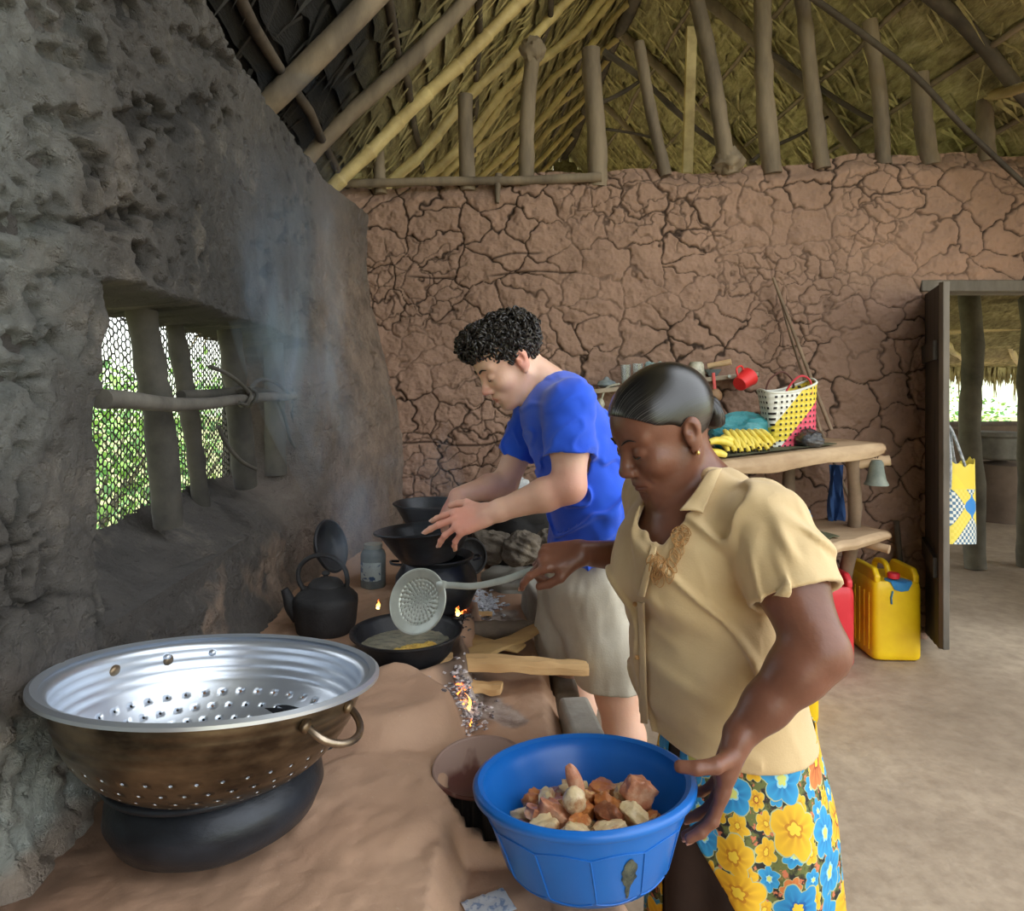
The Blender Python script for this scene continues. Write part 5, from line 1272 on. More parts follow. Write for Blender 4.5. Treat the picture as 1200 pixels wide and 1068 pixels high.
# ================================================================ window in the left wall
MW = mat('sooty_window_timber', srgb(52, 50, 46), srgb(84, 80, 72), 5, .85, bump=.7, bscale=24)
def wpost(A, B, r, label, seed): b = MB(); pole(b, A, B, r * .95, r * 1.05, .02, 14, seed, 14, .1); tag(b.build('window_post', MW), label, 'post')
def onl(px, py, X): Y = FPX * X / (px - CX); return Vector((X, Y, EYE + (CY - py) / FPX * Y))
wpost(onl(163, 350, -.90), onl(196, 618, -.90), .036, 'leaning thick post, leftmost inside the small window', 3)
wpost(onl(203, 372, -.97), onl(236, 600, -.97), .026, 'slimmer leaning post behind the level bar, second in the window', 5)
wpost(onl(268, 382, -.90), onl(288, 568, -.90), .038, 'thick upright post, third in the window', 7)
wpost(onl(320, 392, -.89), onl(324, 556, -.89), .038, 'rightmost upright post of the small window', 9)
b = MB(); pts = smooth([onl(120, 468, -.76), onl(150, 469, -.77), onl(200, 474, -.80), onl(245, 473, -.81), onl(290, 467, -.81), onl(345, 464, -.80)], 6)
b.tube(pts, [.019 - .005 * k / len(pts) for k in range(len(pts))], 12); tag(b.build('window_bar', mat('weathered_grey_stick', srgb(110, 106, 98), srgb(80, 76, 70), 8, .8, bump=.4)), 'weathered grey stick lashed level across the window posts', 'bar')
b = MB(); pts = smooth([onl(212, 464, -.85), onl(250, 462, -.84), onl(295, 458, -.84), onl(335, 466, -.85)], 6); b.tube(pts, .014, 10); tag(b.build('window_bar', MW), 'shorter dark stick behind the level window bar', 'bar')
VN = [([(246, 430), (262, 436), (280, 448), (292, 462), (290, 474), (280, 472)], 'vine looped over the third window post'), ([(292, 456), (306, 445), (325, 450), (338, 462), (345, 468)], 'vine arching from the bar knot to the right post'),
      ([(256, 500), (265, 520), (282, 540), (300, 550)], 'vine hanging down across the third window post'), ([(326, 470), (334, 490), (340, 515), (346, 524)], 'vine hanging down the rightmost window post')]
for pl, lb in VN:
    b = MB(); b.tube(smooth([onl(x, y, -.795) for x, y in pl], 6), .006, 8); tag(b.build('vine', MW), lb, 'vine')
for i, x in enumerate((284, 290)):
    b = MB(); cc = onl(x, 466, -.81); b.tube([cc + Vector((.024 * math.cos(a), (i * .012) + .01 * math.sin(a * 2), .026 * math.sin(a))) for a in [2 * PI * k / 24 for k in range(24)]], .005, 8, closed=True); tag(b.build('lashing', MW), ['left', 'right'][i] + ' turn of vine lashing tying the bar to the third post', 'lashing')
# netting: honeycomb wire mesh as real strands
b = MB(); rn = random.Random(7); a_ = .0125
def npnt(i, j):
    u = i * a_ * 1.5; v = j * a_ * math.sqrt(3) / 2
    jx = (rn_h(i, j) - .5) * .005; jy = (rn_h(i + 99, j) - .5) * .005
    Y = 1.25 + u + jx; return Vector((XW(Y) - .285 - .02 * mnoise.noise(Vector((u * 3, v * 3, 0))), Y, .84 + v + jy))
def rn_h(i, j): return (math.sin(i * 12.9898 + j * 78.233) * 43758.5453) % 1
def hexv(ci, cj):
    return [(ci, cj)]
ni = int(1.40 / (a_ * 1.5)); nj = int(.72 / (a_ * math.sqrt(3) / 2))
# vertices of a honeycomb: columns i, rows j; x offset alternates
def hv(i, j):
    off = (a_ * .25) * (1 if (i + j) % 2 == 0 else -1); p = npnt(i, j); return p + Vector((0, off, 0))
for i in range(ni):
    for j in range(nj):
        P0 = hv(i, j)
        es = [hv(i, j + 1)]
        if (i + j) % 2 == 0: es.append(hv(i + 1, j))
        for Q in es:
            dd = (Q - P0); r = .0015 + .0014 * rn_h(i, j * 3); s1 = Vector((1, 0, 0)) * r; s2 = dd.cross(Vector((1, 0, 0))).normalized() * r
            vs = [P0 - s1, P0 + s2, P0 + s1, P0 - s2, Q - s1, Q + s2, Q + s1, Q - s2]
            b.add(vs, [(0, 1, 5, 4), (1, 2, 6, 5), (2, 3, 7, 6), (3, 0, 4, 7)])
tag(b.build('window_netting', mat('dark_netting', srgb(46, 46, 40), srgb(70, 70, 60), 30, .7), smooth=False), 'honeycomb netting stretched across the outside of the window', 'netting')
# bushes outside, seen through the netting and the doorway
def bush(loc, R, n, seed, label, cols):
    g = random.Random(seed); c = thing('bush', label, 'bush', loc); b = MB()
    for k in range(7):
        a = g.uniform(0, 6.28); b.tube([(0, 0, 0), (math.cos(a) * R[0] * .3, math.sin(a) * R[1] * .3, R[2] * .6), (math.cos(a) * R[0] * .6, math.sin(a) * R[1] * .6, R[2] * 1.3)], [.02, .014, .006], 6)
    b.build('stem', M_vp, c); b = MB()
    for i in range(n):
        while True:
            p = Vector((g.uniform(-1, 1), g.uniform(-1, 1), g.uniform(-1, 1)))
            if p.length < 1: break
        p = Vector((p.x * R[0], p.y * R[1], p.z * R[2] + R[2])); d = Vector((g.gauss(0, 1), g.gauss(0, 1), g.gauss(0, .6))).normalized(); s = d.orthogonal().normalized(); s.rotate(Matrix.Rotation(g.uniform(0, 6), 3, d)); l = g.uniform(.05, .11); w_ = l * .28
        b.cur = g.randrange(2); b.add([p, p + d * l * .4 + s * w_, p + d * l, p + d * l * .4 - s * w_], [(0, 1, 2, 3)])
    b.build('foliage', cols, c, smooth=False)
GL = [mat('fresh_leaf', srgb(120, 176, 70), srgb(160, 206, 104), 9, .5), mat('deep_leaf', srgb(60, 116, 52), srgb(96, 150, 66), 9, .5)]
bush((-2.9, 4.3, 0), (.9, 1.2, .75), 2200, 4, 'leafy green bush outside the small window', GL)
bush((-3.3, 6.6, 0), (1.2, 1.2, .85), 1800, 5, 'further green bush outside the small window', GL)
bush((6.6, 10.5, 0), (1.3, .8, .7), 1500, 6, 'sunlit bush beyond the verandah', GL)
# ================================================================ implicit surface modelling for bodies and clothes
V3 = lambda *a: np.array(a, np.float32)
def npv(v): return np.array([v[0], v[1], v[2]], np.float32)
class Field:
    def __init__(s, lo, hi, h, fine=((), (), ()), hf=.0024):
        s.lo = np.array(lo, np.float32); s.h = h; s.ax = []
        for i in range(3):
            x = lo[i]; a = [x]
            while x < hi[i]: x += hf if any(p <= x <= q for p, q in fine[i]) else h; a.append(x)
            s.ax.append(np.array(a, np.float32))
        s.n = np.array([len(a) for a in s.ax]); s.F = np.full(s.n, 1.0, np.float32)
    def sl(s, lo, hi):
        return tuple(slice(int(max(0, np.searchsorted(s.ax[i], lo[i]) - 1)), int(min(s.n[i], np.searchsorted(s.ax[i], hi[i]) + 1))) for i in range(3))
    def apply(s, fn, lo, hi, k, op='u'):
        m = max(2 * k, .012) + .004; S = s.sl(np.array(lo) - m, np.array(hi) + m)
        X = s.ax[0][S[0]][:, None, None]; Y = s.ax[1][S[1]][None, :, None]; Z = s.ax[2][S[2]][None, None, :]
        if 0 in (X.size, Y.size, Z.size): return s
        d = fn(X, Y, Z).astype(np.float32); G = s.F[S]
        if op == 'u':
            h_ = np.clip(.5 + .5 * (G - d) / k, 0, 1); r = G + (d - G) * h_ - k * h_ * (1 - h_)
            r = np.where(np.abs(G - d) < k, r, np.minimum(G, d))
        else:
            d = -d; h_ = np.clip(.5 - .5 * (G - d) / k, 0, 1); r = G + (d - G) * h_ + k * h_ * (1 - h_)
            r = np.where(np.abs(G - d) < k, r, np.maximum(G, d))
        s.F[S] = r; return s
    def cap(s, a, b, ra, rb=None, k=.012, op='u', flat=None):
        a = npv(a); b = npv(b); rb = ra if rb is None else rb; ab = b - a; L2 = max(1e-9, float(ab @ ab)); R = max(ra, rb); fx = 1.0
        if flat: fa = npv(flat[0]); fa = fa / np.linalg.norm(fa); fx = flat[1]
        def fn(X, Y, Z):
            t = np.clip(((X - a[0]) * ab[0] + (Y - a[1]) * ab[1] + (Z - a[2]) * ab[2]) / L2, 0, 1)
            dx = X - a[0] - ab[0] * t; dy = Y - a[1] - ab[1] * t; dz = Z - a[2] - ab[2] * t
            if flat:
                q = dx * fa[0] + dy * fa[1] + dz * fa[2]; e = q * (1 / fx - 1); dx = dx + e * fa[0]; dy = dy + e * fa[1]; dz = dz + e * fa[2]
            return (np.sqrt(dx * dx + dy * dy + dz * dz) - (ra + (rb - ra) * t)) * (1 if fx >= 1 else fx)
        e = R * max(1, fx); return s.apply(fn, np.minimum(a, b) - e, np.maximum(a, b) + e, k, op)
    def chain(s, pts, rs, k=.02, op='u', flat=None):
        for i in range(len(pts) - 1): s.cap(pts[i], pts[i + 1], rs[i], rs[i + 1], k, op, flat)
        return s
    def ell(s, c, r, M=None, k=.012, op='u'):
        c = npv(c); r = npv(r); R = np.eye(3, dtype=np.float32) if M is None else np.array(M.to_3x3(), np.float32).T
        def fn(X, Y, Z):
            dx = X - c[0]; dy = Y - c[1]; dz = Z - c[2]
            p = [(R[i, 0] * dx + R[i, 1] * dy + R[i, 2] * dz) for i in range(3)]
            k0 = np.sqrt(sum((p[i] / r[i]) ** 2 for i in range(3))); k1 = np.sqrt(sum((p[i] / r[i] ** 2) ** 2 for i in range(3)))
            return k0 * (k0 - 1) / np.maximum(k1, 1e-6)
        e = float(r.max()); return s.apply(fn, c - e, c + e, k, op)
    def cut(s, p, n, rad, k=.003):
        """remove the half space beyond p along n, within rad of p"""
        p = npv(p); n = npv(n); n = n / np.linalg.norm(n)
        def fn(X, Y, Z):
            dx = X - p[0]; dy = Y - p[1]; dz = Z - p[2]
            return np.maximum(-(dx * n[0] + dy * n[1] + dz * n[2]), np.sqrt(dx * dx + dy * dy + dz * dz) - rad)
        return s.apply(fn, p - rad, p + rad, k, 's')
    def capc(s, a, b, ra, rb, k, p, n, flat=None):
        """capsule cut flat by the plane p, n"""
        a = npv(a); b = npv(b); ab = b - a; L2 = float(ab @ ab); R = max(ra, rb); p = npv(p); n = npv(n); n = n / np.linalg.norm(n); fx = 1.0
        if flat: fa = npv(flat[0]); fa = fa / np.linalg.norm(fa); fx = flat[1]
        def fn(X, Y, Z):
            t = np.clip(((X - a[0]) * ab[0] + (Y - a[1]) * ab[1] + (Z - a[2]) * ab[2]) / L2, 0, 1)
            dx = X - a[0] - ab[0] * t; dy = Y - a[1] - ab[1] * t; dz = Z - a[2] - ab[2] * t
            if flat:
                q = dx * fa[0] + dy * fa[1] + dz * fa[2]; e = q * (1 / fx - 1); dx = dx + e * fa[0]; dy = dy + e * fa[1]; dz = dz + e * fa[2]
            return np.maximum(np.sqrt(dx * dx + dy * dy + dz * dz) - (ra + (rb - ra) * t), (X - p[0]) * n[0] + (Y - p[1]) * n[1] + (Z - p[2]) * n[2])
        e = R * max(1, fx); return s.apply(fn, np.minimum(a, b) - e, np.maximum(a, b) + e, k)
    def near(s, w): return np.nonzero(np.abs(s.F) < w)
    def displace(s, fn, w=.02):
        I = s.near(w); P = np.stack([s.ax[i][I[i]] for i in range(3)], -1); s.F[I] += fn(P).astype(np.float32)
    def val(s, P):
        P = np.asarray(P, np.float32); i = np.stack([np.clip(np.searchsorted(s.ax[k], P[..., k]), 0, s.n[k] - 1) for k in range(3)], -1); return s.F[tuple(i.T)] if i.ndim > 1 else s.F[tuple(i)]
    def hit(s, px, py, t0=.5, t1=3.0):
        d = np.array([(px - CX) / FPX, 1, (CY - py) / FPX]); o = np.array([0, 0, EYE]); t = np.arange(t0, t1, s.h * .3)
        P = o + d * t[:, None]; inside = np.all((P > s.lo) & (P < np.array([a[-1] for a in s.ax])), 1); v = np.where(inside, s.val(P), 1.0)
        k = np.nonzero(v < 0)[0]
        return Vector(P[k[0]]) if len(k) else None
    def mesh(s):
        F = s.F; S = F < 0; n = np.array(F.shape)
        c = np.zeros(n - 1, np.uint8)
        for dx in (0, 1):
            for dy in (0, 1):
                for dz in (0, 1): c += S[dx:n[0] - 1 + dx, dy:n[1] - 1 + dy, dz:n[2] - 1 + dz]
        act = (c > 0) & (c < 8); I = np.argwhere(act); ids = np.full(n - 1, -1, np.int32); ids[act] = np.arange(len(I))
        pos = np.zeros((len(I), 3)); cnt = np.zeros(len(I))
        cr = [(x, y, z) for x in (0, 1) for y in (0, 1) for z in (0, 1)]
        val = {q: F[I[:, 0] + q[0], I[:, 1] + q[1], I[:, 2] + q[2]] for q in cr}
        for a in cr:
            for ax in range(3):
                if a[ax] == 0:
                    b = list(a); b[ax] = 1; b = tuple(b); fa, fb = val[a], val[b]; m = (fa < 0) != (fb < 0)
                    t = np.where(m, fa / np.where(m, fa - fb, 1), 0); p = np.tile(np.array(a, float), (len(I), 1)); p[:, ax] += t
                    pos += p * m[:, None]; cnt += m
        pos = pos / cnt[:, None]; V = np.stack([s.ax[i][I[:, i]] + pos[:, i] * (s.ax[i][I[:, i] + 1] - s.ax[i][I[:, i]]) for i in range(3)], -1); Q = []
        for ax in range(3):
            o1, o2 = [(1, 2), (2, 0), (0, 1)][ax]
            sa = [slice(1, -1)] * 3; sa[ax] = slice(0, -1); sb = [slice(1, -1)] * 3; sb[ax] = slice(1, None)
            A = S[tuple(sa)]; B = S[tuple(sb)]; E = np.argwhere(A != B)
            if not len(E): continue
            fl = A[tuple(E.T)]; E = E + 1; E[:, ax] -= 1
            def cell(d1, d2):
                q = E.copy(); q[:, o1] -= d1; q[:, o2] -= d2; return ids[q[:, 0], q[:, 1], q[:, 2]]
            q = np.stack([cell(1, 1), cell(0, 1), cell(0, 0), cell(1, 0)], 1); q[~fl] = q[~fl][:, ::-1]; Q.append(q)
        return V, np.concatenate(Q)
def relax(V, Q, it=2, lam=.5):
    for _ in range(it):
        A = np.zeros_like(V); c = np.zeros(len(V))
        for a, b in ((0, 1), (1, 2), (2, 3), (3, 0)):
            np.add.at(A, Q[:, a], V[Q[:, b]]); np.add.at(A, Q[:, b], V[Q[:, a]]); np.add.at(c, Q[:, a], 1); np.add.at(c, Q[:, b], 1)
        V = V + lam * (A / np.maximum(c, 1)[:, None] - V)
    return V

def frame(f, up):
    f = Vector(f).normalized(); up = Vector(up); up = (up - f * up.dot(f)).normalized(); l = up.cross(f)
    return Matrix((f, l, up)).transposed()      # columns: forward, left, up
def head_matrix(P, yaw, pitch, roll=0.0, s=1.0):
    f = Vector((-math.cos(yaw), -math.sin(yaw), 0)); u = Vector((0, 0, 1))
    f2 = f * math.cos(pitch) - u * math.sin(pitch); u2 = u * math.cos(pitch) + f * math.sin(pitch)
    R = frame(f2, u2); R = R @ Matrix.Rotation(roll, 3, 'X')
    return Matrix.Translation(P) @ (R @ Matrix.Scale(s, 3)).to_4x4()
def head(S, M, full=1.0, nose=1.0, s=1.0, lips=1.0, age=0.0):
    R = M.to_3x3().normalized(); P = lambda *v: M @ Vector(v)
    E = lambda c, r, k=.014, op='u': S.ell(P(*c), [q * s for q in r], R, k, op)
    E((-.018, 0, .038), (.096, .074, .082)); E((.030, 0, .030), (.062, .062, .064), .03)
    E((.026, 0, -.030), (.062, .058 * full, .072), .02)
    E((.030, 0, -.074), (.050, .046 * full, .036), .022)
    S.cap(P(.068, -.011, -.101), P(.068, .011, -.101), .0175 * s, k=.020)
    for y in (-1, 1):
        S.cap(P(-.01, y * .052, -.045), P(.050, y * .024, -.092), .018 * s, .016 * s, .026)       # jaw line
        E((.056, y * .038, -.030), (.026, .024, .022 * full), .024)                                # cheek
        S.cap(P(.077, y * .010, .020), P(.068, y * .044, .022), .013 * s, .010 * s, .014)           # brow
        E((.094, y * .031, -.003), (.017, .017, .011), .010, 's')                                   # socket
        E((.0745, y * .031, -.004), (.0135, .0155, .0125), .004)                                    # lidded eye
        E((.094, y * .012 * nose, -.040), (.012, .0075 * nose, .0075), .006)                        # nostril wing
        S.cap(P(.104, y * .0060 * nose, -.0485), P(.097, y * .0065 * nose, -.041), .0024 * s, k=.003, op='s')
        # ear
        E((-.012, y * .076, -.006), (.018, .008, .030), .006); E((-.016, y * .080, .008), (.016, .009, .018), .006)
        E((-.006, y * .086, .002), (.0095, .007, .016), .004, 's'); E((-.004, y * .078, -.004), (.006, .006, .006), .004)
        E((-.006, y * .074, -.034), (.008, .005, .009), .005)
    S.cap(P(.084, 0, .012), P(.102, 0, -.030), .0080 * s, .0095 * s * nose, .013)
    E((.1045, 0, -.036), (.0115, .0112 * nose, .0095), .008)
    E((.074, 0, -.066), (.020, .030, .020), .016)                                                   # muzzle
    S.cap(P(.080, -.020, -.0690), P(.091, -.004, -.0655), .0040 * s, .0058 * s * lips, .006); S.cap(P(.080, .020, -.0690), P(.091, .004, -.0655), .0040 * s, .0058 * s * lips, .006)
    S.cap(P(.079, -.017, -.0725), P(.088, -.004, -.0765), .0040 * s, .0066 * s * lips, .006); S.cap(P(.079, .017, -.0725), P(.088, .004, -.0765), .0040 * s, .0066 * s * lips, .006)
    for y in (-1, 1): S.cap(P(.0985, 0, -.0710), P(.0865, y * .023, -.0715), .0022 * s, .0014 * s, .002, op='s')
    E((.092, 0, -.0875), (.006, .014, .0045), .008, 's')
    if age:
        for y in (-1, 1): S.cap(P(.094, y * .020, -.040), P(.082, y * .034, -.068), .0022 * s, k=.008, op='s')
def face_pt(S, HM, y, z, off=.0):
    for q in range(140):
        x = .135 - q * .0006; p = HM @ Vector((x, y, z))
        if S.val(npv(p)) < 0: return HM @ Vector((x + off, y, z))
    return HM @ Vector((.09, y, z))
def brows(S, HM, o, m, w=1.0):
    for y in (-1, 1):
        b = MB(); b.tube(smooth([face_pt(S, HM, y * q, z, .0006) for q, z in ((.013, .018), (.022, .023), (.033, .026), (.045, .021))], 3), [.0016 * w, .002 * w, .0026 * w, .003 * w, .003 * w, .003 * w, .0026 * w, .0022 * w, .0016 * w, .0008][:10], 8, flat=.7); b.build('eyebrow', m, o, world=True)
        b = MB(); b.tube(smooth([face_pt(S, HM, y * q, z, .0004) for q, z in ((.019, -.0085), (.026, -.0115), (.034, -.0120), (.043, -.0085))], 3), [.0007, .0009, .0012, .0013, .0014, .0014, .0013, .0012, .0010, .0006], 6); b.build('eyelashes', m, o, world=True)
def hand(S, wrist, d, n, right, curls, spread=(8, 2, -4, -10), thumb=((.6, .75, -.25), (.8, .35, -.5), (.85, .1, -.5)), s=1.0, nails=None, fat=1.0):
    d = Vector(d).normalized(); n = Vector(n); n = (n - d * n.dot(d)).normalized(); t = d.cross(n) * (-1 if right else 1); w = Vector(wrist)
    P = lambda x, y, z: w + (d * x + t * y + n * z) * s
    kn = [(.086, .029, 0), (.091, .009, .003), (.086, -.011, .001), (.077, -.029, -.004)]
    ln = [(.040, .025, .021), (.045, .028, .022), (.041, .026, .021), (.032, .020, .018)]
    rr = [.0092, .0095, .0090, .0080]; tips = []
    for i, (kx, ky, kz) in enumerate(kn):
        S.cap(P(.0, ky * .55, 0), P(kx, ky, kz - .003), .0155 * s * fat, .0112 * s * fat, .012, flat=(n, .92))
    S.cap(P(.012, .016, -.004), P(.052, .027, -.008), .016 * s * fat, .013 * s * fat, .012); S.cap(P(.012, -.016, -.003), P(.055, -.024, -.006), .014 * s, .011 * s, .012)
    for i, (kx, ky, kz) in enumerate(kn):
        p = P(kx - .006, ky, kz - .001); ang = 0; r = rr[i] * s * fat; sp = math.radians(spread[i])
        dd0 = (d * math.cos(sp) + t * math.sin(sp)).normalized()
        for q in range(3):
            ang += math.radians(curls[i][q]); dd = dd0 * math.cos(ang) - n * math.sin(ang)
            L = (ln[i][q] + (.006 if q == 0 else 0)) * s; e = p + dd * L; r2 = r * .92
            S.cap(p, e, r, r2, .0035 if q else .005); 
            if q < 2: S.ell(e, (r2 * 1.05,) * 3, None, .003)
            if q == 2 and nails is not None: nails.append((e, dd, (n * math.cos(ang) + dd0 * math.sin(ang)), r2))
            p = e; r = r2
        tips.append(p)
    p = P(.026, .030, -.006); r = .0120 * s * fat
    for q, v in enumerate(thumb):
        dd = (d * v[0] + t * v[1] + n * v[2]).normalized(); L = (.036, .030, .024)[q] * s; e = p + dd * L
        S.cap(p, e, r, r * .9, .009 if q == 0 else .004); p = e; r *= .9
    return tips, p
def nail_mesh(nails, m, parent):
    for (e, dd, up, r) in nails:
        b = MB(); sd = dd.cross(up).normalized(); rows = []
        for i in range(6):
            u = i / 5 * 2 - 1
            rows.append([e + dd * (u * r * .75 + r * .35) + sd * (math.sin(a) * r * .62 * math.sqrt(max(.05, 1 - (max(0, abs(u) - .5) * 1.7) ** 2))) + up * (math.cos(a) * r * 1.03 - .1 * r * max(0, u)) for a in [(-1 + 2 * q / 6) * 1.1 for q in range(7)]])
        b.grid(rows); b.build('fingernail', m, parent, world=True, solid=.0008)
def skin(name, base, dark, rosy, rough=.45):
    t = NT(name); n1 = t.noise(7, 4); n2 = t.noise(120, 3)
    c = t.ramp(n1, [(.35, base), (.68, dark)]); c = t.mix(t.attr('rosy').outputs['Fac'], c, rosy)
    t.link(c, t.b.inputs['Base Color']); t.b.inputs['Roughness'].default_value = rough
    t.b.inputs['Subsurface Weight'].default_value = .18; t.b.inputs['Subsurface Radius'].default_value = (.010, .004, .002); t.b.inputs['Subsurface Scale'].default_value = .8
    t.bump(t.math('ADD', n2, t.math('MULTIPLY', t.noise(28, 4), .8)), .16, .003); return t.m
def place(name, V, Q, m, base, parent=None, attrs=None):
    me = np_mesh(name, V - npv(base) if parent is None else V, Q, attrs); o = link_mesh(name, me, m, parent, True, parent is not None)
    if parent is None: o.location = base
    return o
# ================================================================ person in the blue t-shirt
def boy():
    h = .0048; S = Field((-.27, 1.60, -.01), (.48, 2.42, 1.62), h, ((( -.27, .10),), ((1.80, 2.08),), ((.84, 1.00), (1.22, 1.50))))
    HM = head_matrix(at(596, 424, 1.95), math.radians(20), math.radians(33), math.radians(0)); HP = lambda *v: HM @ Vector(v)
    head(S, HM, 1.0, .95)
    A = lambda x, y, Y: at(x, y, Y)
    # neck and torso
    nb = A(648, 462, 1.96)
    S.cap(HP(-.035, 0, -.04), nb + Vector((0, 0, .015)), .052, .060, .02); S.cap(HP(.0, 0, -.075), A(632, 470, 1.95), .036, .05, .02)
    Yc = 1.97; fl = ((0, 1, 0), 1.35)
    S.chain([A(655, 486, Yc), A(676, 530, Yc), A(694, 590, Yc), A(692, 650, Yc)], [.095, .108, .112, .105], .03, flat=fl)
    sn = A(668, 476, 1.80); sf = A(630, 478, 2.13)
    S.cap(sn, sf, .056, .052, .03)
    en = A(667, 570, 1.76); wn = A(572, 603, 1.80); ef = A(592, 566, 2.16); wf = A(536, 582, 2.06)
    S.chain([sn, sn.lerp(en, .5), en], [.055, .050, .043], .02); S.chain([en, en.lerp(wn, .3), wn.lerp(en, .15), wn], [.044, .043, .028, .027], .016)
    S.chain([sf, sf.lerp(ef, .5), ef], [.052, .046, .040], .02); S.chain([ef, ef.lerp(wf, .35), wf], [.041, .040, .027], .016)
    nails = []
    hand(S, wn + Vector((-.004, .002, 0)), (-.93, .16, -.26), (-.10, -.78, .55), False, [(18, 8, 5), (10, 10, 6), (20, 22, 10), (35, 25, 15)], spread=(7, -2, -14, -22), thumb=((.75, .6, -.1), (.9, .3, -.3), (.95, .1, -.25)), s=1.02, nails=nails)
    hand(S, wf, (-.55, -.12, -.80), (-.75, -.35, .55), True, [(45, 60, 40), (50, 65, 40), (55, 65, 45), (60, 65, 45)], s=1.0, thumb=((.7, .4, -.5), (.8, 0, -.6), (.8, -.2, -.5)), nails=nails)
    # legs
    for (hx, hy, kx, ky, fx) in ((694, 1.90, 722, 1.87, 728), (676, 2.05, 668, 2.06, 672)):
        H_ = A(hx, 690, hy); K = Vector(((kx - 600) / 800 * ky, ky, .47)); An = Vector(((fx - 600) / 800 * ky + .02, ky + .02, .085))
        S.chain([H_, H_.lerp(K, .5), K], [.095, .078, .056], .03); S.chain([K, K.lerp(An, .3) + Vector((.014, 0, 0)), An], [.052, .056, .034], .02)
        S.cap(An + Vector((.02, 0, -.05)), An + Vector((-.13, -.02, -.062)), .034, .026, .02, flat=((0, 1, 0), 1.2))
    V, Q = S.mesh(); V = relax(V, Q, 1, .4)
    R = np.array(HM.to_3x3().normalized()); L = (V - npv(HM.translation)) @ R
    lip = (1 - sst(.5, 1.1, np.sqrt(((L[:, 0] - .095) / .014) ** 2 + (L[:, 1] / .024) ** 2 + ((L[:, 2] + .0705) / .0125) ** 2))) * .6
    ear = (1 - sst(.6, 1.2, np.sqrt(((L[:, 0] + .01) / .03) ** 2 + ((np.abs(L[:, 1]) - .078) / .02) ** 2 + (L[:, 2] / .04) ** 2))) * .55
    nz = (1 - sst(.5, 1.4, np.linalg.norm(L - np.array([.112, 0, -.04]), axis=1) / .022)) * .5
    kn = np.zeros(len(V)); 
    for p in (wn, wf): kn = np.maximum(kn, (1 - sst(.03, .14, np.linalg.norm(V - npv(p + Vector((-.09, 0, -.03))), axis=1))) * .55)
    el = (1 - sst(.02, .09, np.linalg.norm(V - npv(en), axis=1))) * .45
    M_sk = skin('light_skin', srgb(240, 198, 174), srgb(228, 180, 154), srgb(226, 134, 118))
    base = Vector((.24, 1.97, 0))
    o = place('person', V, Q, M_sk, base, None, {'rosy': np.maximum.reduce([lip, ear, nz, kn, el])})
    tag(o, 'curly haired person in a bright blue t-shirt and beige shorts, bending over the black bowl', 'person')
    nail_mesh(nails, mat('pale_nail', srgb(240, 200, 186), None, rough=.3), o)
    # brows, lashes
    M_hair = mat('dark_brown_hair', srgb(26, 22, 20), srgb(52, 46, 42), 40, .38)
    brows(S, HM, o, M_hair, 1.1)
    # curly hair
    rg = random.Random(12); b = MB()
    rows = []
    b2 = Field(*[(lambda c: (tuple(c - .14), tuple(c + .14)))(npv(HP(-.02, 0, .05)))[i] for i in (0, 1)], .004)
    b2.ell(HP(-.022, 0, .048), (.096, .079, .080), HM.to_3x3().normalized(), .01); b2.ell(HP(.045, 0, .088), (.055, .062, .042), HM.to_3x3().normalized(), .02)
    # carve the face side: below a sloping hairline
    nrm = HM.to_3x3().normalized() @ Vector((.80, 0, -1)).normalized()
    b2.cut(HP(.0, 0, -.006), nrm, .25, .006); b2.ell(HP(.092, 0, .0), (.06, .075, .052), HM.to_3x3().normalized(), .006, 's')
    for y in (-1, 1): b2.ell(HP(-.006, y * .09, -.006), (.026, .03, .034), HM.to_3x3().normalized(), .004, 's')
    Vh, Qh = b2.mesh(); hcap = place('hair', Vh, Qh, M_hair, base, o)
    ctr = HP(-.02, 0, .045); Rn = HM.to_3x3().normalized()
    cand = Vh[rg.sample(range(len(Vh)), 1500)] if len(Vh) > 1500 else Vh
    used = []
    for p in cand:
        p = Vector(p); loc = Rn.transposed() @ (p - HM.translation)
        nv = (p - ctr).normalized()
        if loc.z < .0 and loc.x > -.05: continue
        if loc.z < -.045: continue
        if any((p - q).length_squared < .0085 ** 2 for q in used): continue
        used.append(p)
        out = .004 + .010 * rg.random() * (1.2 if loc.z > .05 else .4); c = p + nv * out
        ax = (nv * rg.uniform(.2, 1) + Vector((rg.gauss(0, 1), rg.gauss(0, 1), rg.gauss(0, 1))) * .6).normalized(); u = ax.orthogonal().normalized(); w = ax.cross(u)
        rad = rg.uniform(.006, .0105); tw = rg.uniform(1.1, 1.9); n = 16; ph = rg.uniform(0, 6)
        b.tube([c + (u * math.cos(ph + a) + w * math.sin(ph + a)) * rad * (1 - .25 * a / 10) + ax * (a * .0011 - .004) for a in [2 * PI * tw * q / n for q in range(n + 1)]], [.0012 + .0024 * math.sin(PI * (q + .6) / (n + 1.2)) for q in range(n + 1)], 6)
    b.build('hair_curls', M_hair, o, world=True)
    # ---------------- shirt
    T = Field((-.10, 1.60, .68), (.48, 2.36, 1.42), .0036); fl = ((0, 1, 0), 1.40)
    T.chain([A(654, 484, Yc), A(678, 530, Yc), A(697, 594, Yc)], [.112, .124, .131], .03, flat=fl)
    T.capc(A(697, 594, Yc), A(684, 700, Yc), .131, .108, .02, A(684, 664, Yc), (-.08, -.24, -1), fl)
    T.cap(A(650, 466, 1.97), A(655, 490, 1.97), .075, .10, .03, flat=fl); T.cap(sn, sf, .067, .062, .03)
    cn = sn.lerp(en, .62); cf = sf.lerp(ef, .62)
